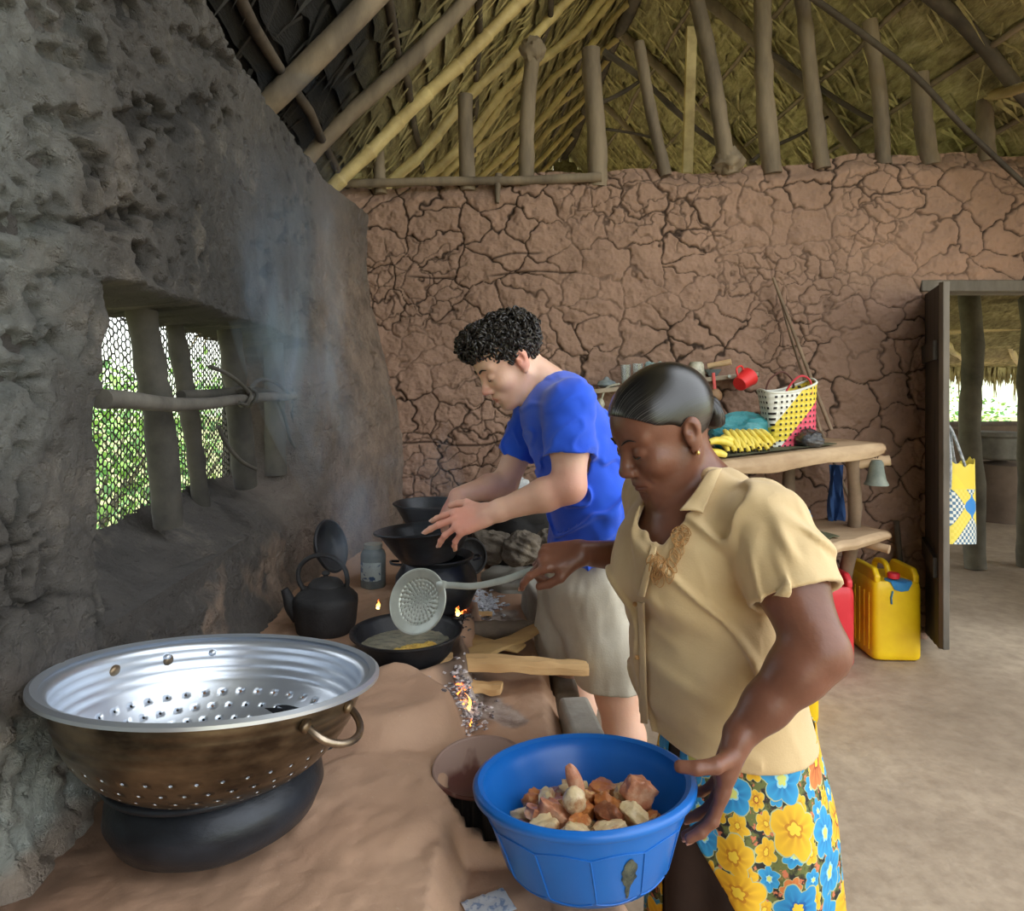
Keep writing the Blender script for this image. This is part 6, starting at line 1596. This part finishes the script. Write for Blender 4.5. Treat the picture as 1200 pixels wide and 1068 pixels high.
    T.cap(sn, sn.lerp(en, .35), .066, .066, .02); T.capc(sn.lerp(en, .35), sn.lerp(en, .8), .066, .070, .015, cn, en - sn); T.cap(sf, sf.lerp(ef, .35), .062, .060, .02); T.capc(sf.lerp(ef, .35), sf.lerp(ef, .8), .060, .064, .015, cf, ef - sf)
    T.cut(HP(-.03, 0, -.045), (HP(0, 0, .05) - HP(-.01, 0, -.09)), .15)
    def fold(P):
        q = np.stack([P[:, 0] * 9 + P[:, 2] * 6, P[:, 1] * 5, P[:, 2] * 9 - P[:, 0] * 4], -1); n = fbm(q, 3, 5)
        r = 1 - np.abs(vnoise(np.stack([P[:, 0] * 14 - P[:, 2] * 20, P[:, 1] * 6, P[:, 2] * 8 + P[:, 0] * 20], -1), 9))
        return .006 * n - .010 * sst(.70, 1, r) * (.45 + .55 * sst(1.25, 1.0, P[:, 2]))
    T.displace(fold)
    G0 = T.F.copy()
    T.F = np.maximum(T.F, -(T.F + .010))
    T.cap(HP(-.02, 0, -.055), A(640, 462, 1.965), .062, .062, .004, 's')
    T.cap(A(641, 466, 1.965), A(607, 520, 1.965), .058, .008, .004, 's')
    T.cap(sn.lerp(en, .45), sn.lerp(en, .75), .0575, .061, .002, 's'); T.cap(sf.lerp(ef, .45), sf.lerp(ef, .75), .0525, .055, .002, 's'); T.cap(A(690, 640, Yc), A(684, 690, Yc), .105, .100, .002, 's', fl)
    Vt, Qt = T.mesh(); Vt = relax(Vt, Qt, 3, .5)
    M_sh = mat('blue_cotton', srgb(28, 84, 226), srgb(36, 98, 238), 4, .85, bump=.15, bscale=300, sheen=.3)
    place('t_shirt', Vt, Qt, M_sh, base, o)
    # ---------------- shorts
    U = Field((-.02, 1.70, .42), (.48, 2.30, .88), .004)
    U.chain([A(686, 640, Yc), A(686, 700, Yc)], [.104, .112], .03, flat=((0, 1, 0), 1.35))
    for (hx, hy, kx, ky) in ((694, 1.90, 720, 1.87), (672, 2.05, 664, 2.06)):
        H_ = A(hx, 690, hy); K = Vector(((kx - 600) / 800 * ky, ky, .45)); U.chain([H_, H_.lerp(K, .5), K], [.108, .098, .092], .03)
    U.displace(lambda P: .007 * fbm(np.stack([P[:, 0] * 16, P[:, 1] * 14, P[:, 2] * 5], -1), 3, 8) + .004 * np.sin(P[:, 1] * 130 + P[:, 0] * 60) * sst(.70, .80, P[:, 2]))
    U.F = np.maximum(U.F, -(U.F + .010)); U.cut((.24, 1.97, .50), (0, 0, -1), .45); U.cut((.22, 1.97, .855), (0, 0, 1), .3)
    Vu, Qu = U.mesh(); Vu = relax(Vu, Qu, 1, .5)
    place('shorts', Vu, Qu, mat('beige_shorts', srgb(206, 200, 184), srgb(184, 176, 160), 6, .9, bump=.2, bscale=200), base, o)
boy()
# ================================================================ person in the beige blouse
def woman():
    h = .0048; S = Field((.0, .86, -.01), (.70, 1.74, 1.42), h, (((.0, .38),), ((1.0, 1.10), (1.18, 1.52)), ((.60, .80), (.98, 1.37)))); A = lambda x, y, Y: at(x, y, Y)
    HM = head_matrix(at(777, 506, 1.30), math.radians(20), math.radians(24), math.radians(0)); HP = lambda *v: HM @ Vector(v)
    head(S, HM, 1.06, 1.14, lips=1.1, age=1)
    c20 = math.cos(math.radians(20)); s20 = math.sin(math.radians(20)); F_ = Vector((-c20, -s20, 0)); Ld = Vector((s20, -c20, 0)); fl = (Ld, 1.28)
    nb = Vector((.372, 1.33, 1.115))
    S.cap(HP(-.034, 0, -.035), nb + F_ * .012, .044, .054, .025); S.cap(HP(.005, 0, -.07), nb + F_ * .035 + Vector((0, 0, -.01)), .038, .048, .025)
    for y in (-.03, .03): S.cap(HP(-.02, y, -.06), nb + F_ * .05 + Vector((0, 0, -.03)), .014, .012, .02)
    ch = Vector((.355, 1.32, 1.0)); be = Vector((.388, 1.32, .80)); hp_ = Vector((.435, 1.33, .62))
    S.chain([nb + Vector((-.005, 0, -.035)), ch, be, hp_], [.085, .108, .112, .112], .04, flat=(Ld, 1.18))
    sn = Vector((.435, 1.165, 1.075)); sf = Vector((.30, 1.475, 1.08)); S.cap(sn, sf, .052, .05, .04)
    en = A(957, 762, 1.055); wn = Vector((.350, 1.052, .772)); ef = A(775, 655, 1.60); wf = A(680, 648, 1.50)
    S.chain([sn, sn.lerp(en, .5), en], [.056, .054, .046], .02); S.chain([en, en.lerp(wn, .25), en.lerp(wn, .65), wn], [.044, .043, .033, .025], .018)
    S.ell(en + Vector((.012, 0, -.006)), (.032, .030, .032), None, .02)
    S.chain([sf, sf.lerp(ef, .5), ef], [.05, .045, .04], .02); S.chain([ef, ef.lerp(wf, .4), wf], [.041, .037, .026], .018)
    nails = []
    hand(S, wn, (-.30, .0, -.95), (.92, -.28, -.30), False, [(4, 22, 14), (5, 24, 14), (6, 24, 14), (8, 26, 16)], spread=(5, 0, -5, -12), thumb=((.30, .72, -.55), (.35, .35, -.85), (.30, .05, -.95)), s=.98, nails=nails, fat=1.08)
    hand(S, wf, (-.97, -.05, -.10), (.0, -.62, .78), True, [(24, 30, 20), (58, 62, 30), (62, 66, 35), (64, 68, 38)], spread=(5, 2, -2, -6), thumb=((.75, .45, -.4), (.9, .1, -.45), (.92, -.1, -.35)), s=.95, nails=nails, fat=1.05)
    for y in (-1, 1):
        H_ = hp_ + Ld * (.08 * y) + Vector((0, 0, -.02)); K = Vector((H_.x - .01, H_.y, .40)); An = Vector((H_.x + .01, H_.y, .08))
        S.chain([H_, K], [.080, .060], .03); S.chain([K, K.lerp(An, .3) + Vector((.012, 0, 0)), An], [.058, .056, .036], .02); S.cap(An + Vector((.02, 0, -.045)), An + Vector((-.12, -.03, -.058)), .034, .025, .02)
    V, Q = S.mesh(); V = relax(V, Q, 1, .4)
    R = np.array(HM.to_3x3().normalized()); L = (V - npv(HM.translation)) @ R
    lip = (1 - sst(.5, 1.1, np.sqrt(((L[:, 0] - .095) / .014) ** 2 + (L[:, 1] / .024) ** 2 + ((L[:, 2] + .0705) / .0135) ** 2))) * .7
    base = Vector((.44, 1.33, 0))
    o = place('person', V, Q, skin('brown_skin', srgb(136, 90, 70), srgb(112, 72, 56), srgb(96, 54, 48), .38), base, None, {'rosy': lip})
    tag(o, 'person with sleek black hair in a beige blouse and floral skirt, holding a blue basin', 'person')
    nail_mesh(nails, mat('rosy_nail', srgb(190, 140, 122), None, rough=.3), o)
    M_h = NT('oiled_black_hair'); n = M_h.noise(10, 4, .6, M_h.mapping((1, 1, 1)))
    uvn = M_h.attr('strand'); 
    st = M_h.node('ShaderNodeTexNoise'); st.inputs['Scale'].default_value = 1.0; st.inputs['Detail'].default_value = 4; st.noise_dimensions = '1D'
    M_h.link(M_h.math('MULTIPLY', uvn.outputs['Fac'], 60), st.inputs['W'])
    g_ = M_h.math('MULTIPLY', M_h.ramp(st.outputs['Fac'], [(.52, (0, 0, 0)), (.70, (1, 1, 1))]), M_h.attr('grey').outputs['Fac'])
    M_h.link(M_h.mix(g_, srgb(20, 19, 20), srgb(150, 146, 142)), M_h.b.inputs['Base Color']); M_h.b.inputs['Roughness'].default_value = .2; M_h.b.inputs['Coat Weight'].default_value = .5; M_h.b.inputs['Coat Roughness'].default_value = .3; M_h.bump(st.outputs['Fac'], .18, .003)
    Hh = M_h.m; Rn = HM.to_3x3().normalized()
    B = Field(tuple(npv(HP(0, 0, .03)) - .17), tuple(npv(HP(0, 0, .03)) + .17), .0032)
    B.ell(HP(-.018, 0, .040), (.102, .080, .087), Rn, .01); B.ell(HP(.03, 0, .034), (.060, .0655, .066), Rn, .03)
    # hairline
    B.cut(HP(.0, 0, -.002), Rn @ Vector((.86, 0, -1)), .25, .004); B.ell(HP(.115, 0, .01), (.062, .075, .055), Rn, .01, 's')
    for y in (-1, 1): B.ell(HP(-.006, y * .092, -.004), (.022, .024, .032), Rn, .004, 's'); B.ell(HP(.05, y * .080, .0), (.05, .04, .034), Rn, .008, 's')
    Vh, Qh = B.mesh(); Vh = relax(Vh, Qh, 1, .4)
    Lh = (Vh - npv(HM.translation)) @ np.array(Rn)
    strand = np.arctan2(Lh[:, 2] - .0, np.abs(Lh[:, 1]) * 1.0 + .02) + Lh[:, 0] * .5 + .03 * np.sin(Lh[:, 0] * 60)
    grey = sst(.01, .08, Lh[:, 0]) * .5 + .35 * (1 - sst(-.03, .03, Lh[:, 2]))
    place('hair', Vh, Qh, Hh, base, o, {'strand': strand, 'grey': np.clip(grey, 0, 1)})
    b = MB()
    for k in range(5):
        a0 = k * 1.25; pts = [HP(-.112 + .010 * math.cos(q * .9 + a0), .030 * math.cos(q + a0) * (1 - .12 * k), -.010 + .032 * math.sin(q + a0) * (1 - .12 * k)) - (Rn @ Vector((.004 * k, 0, 0))) for q in [i * .32 for i in range(15)]]
        b.tube(smooth(pts, 2), [.004 + .008 * math.sin(PI * i / 28) for i in range(29)], 10)
    b.blob(HP(-.108, 0, -.010), (.022, .034, .034), 3, .06, M=Rn.to_4x4()); b.build('hair_bun', mat('black_hair', srgb(16, 15, 16), srgb(34, 32, 34), 30, .28, bump=.3, bscale=90), o, world=True)
    Hk = bpy.data.materials['black_hair']
    for y in (-1, 1):
        b = MB(); b.blob(HP(-.005, y * .081, -.040), .0042, 2, .15, seg=12, rings=8); b.build('earring', mat('gold_stud', srgb(226, 190, 120), None, rough=.25, metal=.9), o, world=True, label='small gold ear stud')
    brows(S, HM, o, Hk, .8)
    # ---------------- blouse
    T = Field((.08, .98, .58), (.70, 1.66, 1.24), .0034)
    T.chain([nb + Vector((0, 0, -.045)), ch, be, hp_ + Vector((-.01, 0, -.03))], [.092, .128, .136, .150], .04, flat=(Ld, 1.25))
    for y in (-.068, .062): T.ell(ch + F_ * .070 + Ld * y + Vector((0, 0, -.060)), (.066, .066, .070), None, .05)
    T.cap(sn, sf, .063, .06, .04); T.cap(nb + Ld * .06 + Vector((.0, 0, -.012)), nb - Ld * .06 + Vector((0, 0, -.012)), .052, k=.03)
    cn = sn.lerp(en, .60); cf = sf.lerp(ef, .55)
    T.cap(sn, sn.lerp(en, .35), .066, .071, .025); T.capc(sn.lerp(en, .35), sn.lerp(en, .85), .071, .085, .02, cn, en - sn); T.cap(sf, sf.lerp(ef, .3), .06, .06, .02); T.capc(sf.lerp(ef, .3), sf.lerp(ef, .8), .06, .062, .02, cf, ef - sf)
    def fold(P):
        hz_ = np.stack([P[:, 0] * 4, P[:, 1] * 4, P[:, 2] * 24 + P[:, 0] * 10], -1)
        n = fbm(hz_, 2, 3); lowf = sst(1.02, .85, P[:, 2])
        ad = npv((en - sn).normalized()); tt = (P - npv(sn)) @ ad / (en - sn).length; hem = 1 - .9 * sst(.30, .52, tt) * (P[:, 0] > .42)
        arm = np.linalg.norm(P - npv(sn.lerp(en, .45)), axis=1)
        r1 = 1 - np.abs(vnoise(np.stack([P[:, 0] * 10 + P[:, 2] * 4, P[:, 1] * 12, P[:, 2] * 8 + P[:, 0] * 6], -1), 19)); ridge_ = sst(.72, 1, r1)
        st_ = 1 - np.abs(vnoise(np.stack([(P[:, 0] + P[:, 2] * .25) * 34, P[:, 1] * 20, P[:, 2] * 6], -1), 23))
        return hem * (.007 * n * lowf - .010 * ridge_ + .004 * fbm(P * 9, 3, 6) - .006 * sst(.66, 1, st_) * (1 - sst(.07, .17, arm)))
    T.displace(fold)
    body = T.F.copy(); T.F = np.maximum(T.F, -(T.F + .0105))
    T.cap(HP(-.03, 0, -.06), nb + Vector((0, 0, .0)), .060, .062, .004, 's')
    # V opening down the front, measured on the blouse front
    hv = [T.hit(x_, y_) for x_, y_ in ((803, 572), (786, 602), (772, 632))]
    if all(hv): T.chain(hv, [.036, .028, .012], .006, 's')
    hv = [T.hit(x_, y_) for x_, y_ in ((772, 588), (765, 624))]
    if all(hv): T.chain(hv, [.032, .016], .006, 's')
    vt = nb + F_ * .075; vb = Vector((.262, 1.262, .985))
    T.chain([vt, vt.lerp(vb, .45) + F_ * .012], [.048, .034], .008, 's')
    T.cap(sn.lerp(en, .42), sn.lerp(en, .78), .061, .073, .002, 's'); T.cap(sf.lerp(ef, .4), sf.lerp(ef, .72), .052, .053, .002, 's'); T.cut((.42, 1.33, .652), (0, 0, -1), .33)
    Vt, Qt = T.mesh(); Vt = relax(Vt, Qt, 4, .5)
    M_bl = mat('beige_blouse_cloth', srgb(218, 192, 146), srgb(206, 178, 132), 5, .75, bump=.18, bscale=260, sheen=.2)
    bl = place('blouse', Vt, Qt, M_bl, base, o)
    T.F = body
    def on(px, py, off=.004):
        p = T.hit(px, py)
        if p is None: return None
        e = .006; g = np.array([T.val(npv(p) + np.eye(3)[i] * e * 1.5) - T.val(npv(p) - np.eye(3)[i] * e * 1.5) for i in range(3)]); g = Vector(g); g = g.normalized() if g.length > 0 else Vector((0, -1, 0))
        return p + g * off, g
    # collar: fold-over flap laid on the shoulder, projected on the cloth
    def flap(name, quad, nu, nv, off, th, m=M_bl, par=bl):
        rows = []
        for i in range(nu + 1):
            r_ = []
            for j in range(nv + 1):
                u = i / nu; v = j / nv; a = Vector(quad[0]).lerp(Vector(quad[1]), u); c_ = Vector(quad[3]).lerp(Vector(quad[2]), u); q = a.lerp(c_, v)
                e = on(q.x, q.y, off + .003 * math.sin(PI * v))
                if e is None: e = (rows[-1][j] if rows else (r_[-1] if r_ else at(q.x, q.y, 1.3)), None)
                r_.append(e[0])
            rows.append(r_)
        # smooth the sheet
        for _ in range(4):
            rows = [[(rows[i][j] * 2 + rows[max(i - 1, 0)][j] + rows[min(i + 1, nu)][j] + rows[i][max(j - 1, 0)] + rows[i][min(j + 1, nv)]) / 6 for j in range(nv + 1)] for i in range(nu + 1)]
        b = MB(); b.grid(rows); return b.build(name, m, o, world=True, solid=th)
    flap('collar', [(846, 553), (826, 609), (797, 602), (833, 556)], 14, 8, .010, .004)
    flap('placket', [(764, 636), (748, 700), (758, 702), (773, 640)], 14, 4, .003, .003)
    flap('placket', [(748, 700), (752, 850), (762, 852), (758, 702)], 20, 4, .003, .003)
    # embroidery: loops of thick thread
    M_emb_ = mat('gold_brown_thread', srgb(190, 144, 88), srgb(164, 118, 66), 40, .7)
    b = MB(); rg = random.Random(6)
    def loop(cx, cy, rx, ry, rot, n=14):
        pts = []
        for k in range(n):
            a = 2 * PI * k / n; x = rx * math.cos(a); y = ry * math.sin(a); e = on(cx + x * math.cos(rot) - y * math.sin(rot), cy + x * math.sin(rot) + y * math.cos(rot), .0045)
            if e: pts.append(e[0])
        if len(pts) > 4: b.tube(pts, .0008, 6, closed=True)
    for k in range(11):
        t_ = k / 10; cx = 802 - 20 * t_ + rg.uniform(-5, 5); cy = 622 + 52 * t_ + rg.uniform(-2, 2); loop(cx, cy, 3.2 + rg.uniform(0, 2), 7 + rg.uniform(0, 3), rg.uniform(-.6, 1.1))
    for k in range(9):
        loop(770 + rg.uniform(-3, 5), 655 + 24 * k / 8, 3.5 + .8 * (k % 3), 9, .25 + rg.uniform(-.3, .3))
    for k in range(8):
        a = k * PI / 4; loop(769 + 7 * math.cos(a), 664 + 12 * math.sin(a), 3, 5, a)
    for k in range(8):
        a = k * PI / 4; loop(798 + 8 * math.cos(a), 630 + 9 * math.sin(a), 2.6, 5, a)
    b.build('embroidery', M_emb_, o, world=True, label='gold brown thread embroidery')
    for (x, y) in ((746, 707), (748, 770), (755, 838)):
        e = on(x, y, .004)
        if e: b = MB(); b.blob(e[0], .0045, 3, .05, seg=12, rings=8); b.build('button', M_emb_, o, world=True)
    # cuff hem of the near sleeve
    # ---------------- skirt: dark inner layer and floral wrap
    t = NT('floral_wrap_cloth'); uv = t.attr('UVMap'); uvn = t.node('ShaderNodeUVMap').outputs[0]
    def flowers(scale, seed, size, petals):
        v = t.node('ShaderNodeTexVoronoi'); v.voronoi_dimensions = '2D'; v.inputs['Scale'].default_value = scale; v.inputs['Randomness'].default_value = .55
        mp = t.mapping((1, 1, 1), co=uvn); mpn = mp.node; mpn.inputs['Location'].default_value = (seed, seed * 1.7, 0)
        wn_ = t.node('ShaderNodeTexNoise'); t.link(mp, wn_.inputs['Vector']); wn_.inputs['Scale'].default_value = 22; wn_.inputs['Detail'].default_value = 3
        mp = t.vmath('ADD', mp, t.vmath('MULTIPLY', t.vmath('SUBTRACT', wn_.outputs['Color'], (.5, .5, .5)).outputs[0], (.022, .022, 0)).outputs[0]).outputs[0]; t.link(mp, v.inputs['Vector'])
        dv = t.vmath('SUBTRACT', mp, v.outputs['Position']).outputs[0]; s_ = t.node('ShaderNodeSeparateXYZ'); t.link(dv, s_.inputs[0])
        cc = t.node('ShaderNodeSeparateColor'); t.link(v.outputs['Color'], cc.inputs[0])
        ang = t.math('ADD', t.math('ARCTAN2', s_.outputs[1], s_.outputs[0]), t.math('MULTIPLY', cc.outputs[0], 6))
        r = t.math('MULTIPLY', v.outputs['Distance'], 1.0)
        rr = t.math('DIVIDE', r, t.math('MULTIPLY_ADD', t.math('ABSOLUTE', t.math('COSINE', t.math('MULTIPLY', ang, petals / 2))), .30, .74))
        sz = t.math('MULTIPLY_ADD', cc.outputs[1], .12, size)
        return t.math('DIVIDE', rr, sz), cc.outputs[2], ang
    f1, c1, a1 = flowers(11.5, 0.0, .38, 5); f2, c2, a2 = flowers(24, 3.3, .36, 6)
    dark = t.mix(t.ramp(t.noise(40, 3, .6, uvn), [(.45, (0, 0, 0)), (.55, (1, 1, 1))]), srgb(36, 34, 30), srgb(104, 112, 58))
    dark = t.mix(t.ramp(t.noise(60, 3, .6, t.mapping((1, 1, 1), (0, 0, 1), uvn)), [(.56, (0, 0, 0)), (.60, (1, 1, 1))]), dark, srgb(206, 120, 84))
    def petal(f, c, a, base_, scl):
        pet = t.ramp(c, [(0, srgb(52, 158, 212)), (.48, srgb(48, 148, 206)), (.5, srgb(236, 188, 40)), (.97, srgb(228, 176, 44)), (.98, srgb(214, 130, 70))], 'CONSTANT')
        dk = t.ramp(c, [(0, srgb(24, 96, 170)), (.48, srgb(24, 96, 170)), (.5, srgb(196, 132, 24)), (.92, srgb(190, 120, 30)), (.94, srgb(160, 60, 30))], 'CONSTANT')
        vein = t.math('MULTIPLY', t.math('ABSOLUTE', t.math('SINE', t.math('MULTIPLY', a, scl))), t.math('SUBTRACT', 1.0, f, clamp=True))
        q = t.mix(vein, pet, dk)
        q = t.mix(t.math('LESS_THAN', f, .34), q, t.mix(t.math('LESS_THAN', c, .49), dk, srgb(150, 214, 232)))
        q = t.mix(t.math('LESS_THAN', f, .24), q, t.mix(t.math('LESS_THAN', c, .49), srgb(240, 206, 60), srgb(214, 220, 120)))
        out = t.mix(t.math('LESS_THAN', f, 1.06), base_, srgb(180, 192, 146)); return t.mix(t.math('LESS_THAN', f, 1.0), out, q)
    c = petal(f2, c2, a2, dark, 3); c = petal(f1, c1, a1, c, 5)
    t.link(c, t.b.inputs['Base Color']); t.b.inputs['Roughness'].default_value = .7; M_fl_ = t.m
    def skirt(name, m, a_of_z, grow, label):
        nz_, na = 90, 120; P = []; UV = []
        for i in range(nz_ + 1):
            z = .675 - (.675 - .06) * i / nz_; t_ = i / nz_; a0, a1 = a_of_z(z); row = []
            for j in range(na + 1):
                a = a0 + (a1 - a0) * j / na
                rx = .137 + .025 * float(sst(0, .3, np.array(t_))) + .01 * t_ + grow; ry = .168 + .03 * float(sst(0, .3, np.array(t_))) + .01 * t_ + grow
                fo = .010 * math.sin(a * 9 + 2 * mnoise.noise(Vector((z * 2, a, 0)))) * sst(.0, .6, t_) + .006 * mnoise.noise(Vector((a * 3, z * 6, 2)))
                row.append((.437 + .012 * t_ + (rx + fo) * math.cos(a), 1.33 + (ry + fo) * math.sin(a), z)); UV.append((a * .17, z))
            P.append(row)
        b = MB(); b.grid(P); me = b.mesh(name); uvl = me.uv_layers.new(name='UVMap')
        for l in me.loops: uvl.data[l.index].uv = UV[l.vertex_index]
        ob = link_mesh(name, me, m, o, True, True); s_ = ob.modifiers.new('s', 'SOLIDIFY'); s_.thickness = .003; ob['label'] = label; return ob
    skirt('dark_skirt_layer', mat('dark_brown_layer', srgb(40, 28, 22), srgb(58, 42, 34), 6, .85, bump=.3), lambda z: (0, 2 * PI), -.006, 'dark brown layer under the wrap')  # plain dark layer left showing beside the slanting wrap edge
    skirt('floral_skirt', M_fl_, lambda z: (-PI * .86 + 1.15 * float(sst(.63, .30, np.array(z))), PI * 1.05), .0, 'blue and yellow flowered wrap skirt')
woman()
# ================================================================ smoke rising by the window
def smoke(label, pts, rs, dens, seed):
    b = MB(); b.tube(smooth(pts, 6), [rs[0] + (rs[-1] - rs[0]) * k / (6 * (len(pts) - 1)) for k in range(6 * (len(pts) - 1) + 1)], 20)
    t = NT('smoke_%d' % seed); t.n.remove(t.b); v = t.node('ShaderNodeVolumePrincipled'); v.inputs['Color'].default_value = (.60, .78, 1.0, 1); v.inputs['Anisotropy'].default_value = .2
    n = t.noise(2.6, 5, .62, t.mapping((1.3, 1.3, .6)), .8); d = t.ramp(n, [(.44, (0, 0, 0)), (.66, (1, 1, 1))])
    # softer towards the edge of the plume (object space distance handled by the mesh of nested tubes)
    zz = t.node('ShaderNodeSeparateXYZ'); t.link(t.co, zz.inputs[0]); fz = t.ramp(t.math('MULTIPLY', zz.outputs[2], .4), [(.26, (0, 0, 0)), (.40, (1, 1, 1)), (.62, (.8, .8, .8)), (.80, (0, 0, 0))])
    t.link(t.math('MULTIPLY', t.math('MULTIPLY', d, fz), dens), v.inputs['Density']); t.link(v.outputs[0], t.out.inputs['Volume'])
    o = b.build('smoke', t.m); return tag(o, label, 'smoke', None, 'stuff')
pts = [(-.42, 1.95, .78), (-.50, 2.05, 1.02), (-.60, 2.1, 1.25), (-.64, 2.05, 1.5), (-.62, 1.95, 1.78), (-.60, 1.9, 2.15)]
smoke('inner wisp of bluish smoke drifting up past the window', pts, [.04, .13], 3.2, 1)
smoke('middle veil of bluish smoke around the inner wisp by the window', pts, [.06, .19], 2.0, 4)
smoke('wider faint veil of bluish smoke in front of the sooty wall', pts, [.09, .26], 1.5, 2)
smoke('thin smoke hanging over the black pots', [(-.20, 2.1, .82), (-.24, 2.12, .98), (-.33, 2.2, 1.15)], [.07, .14], 1.6, 3)
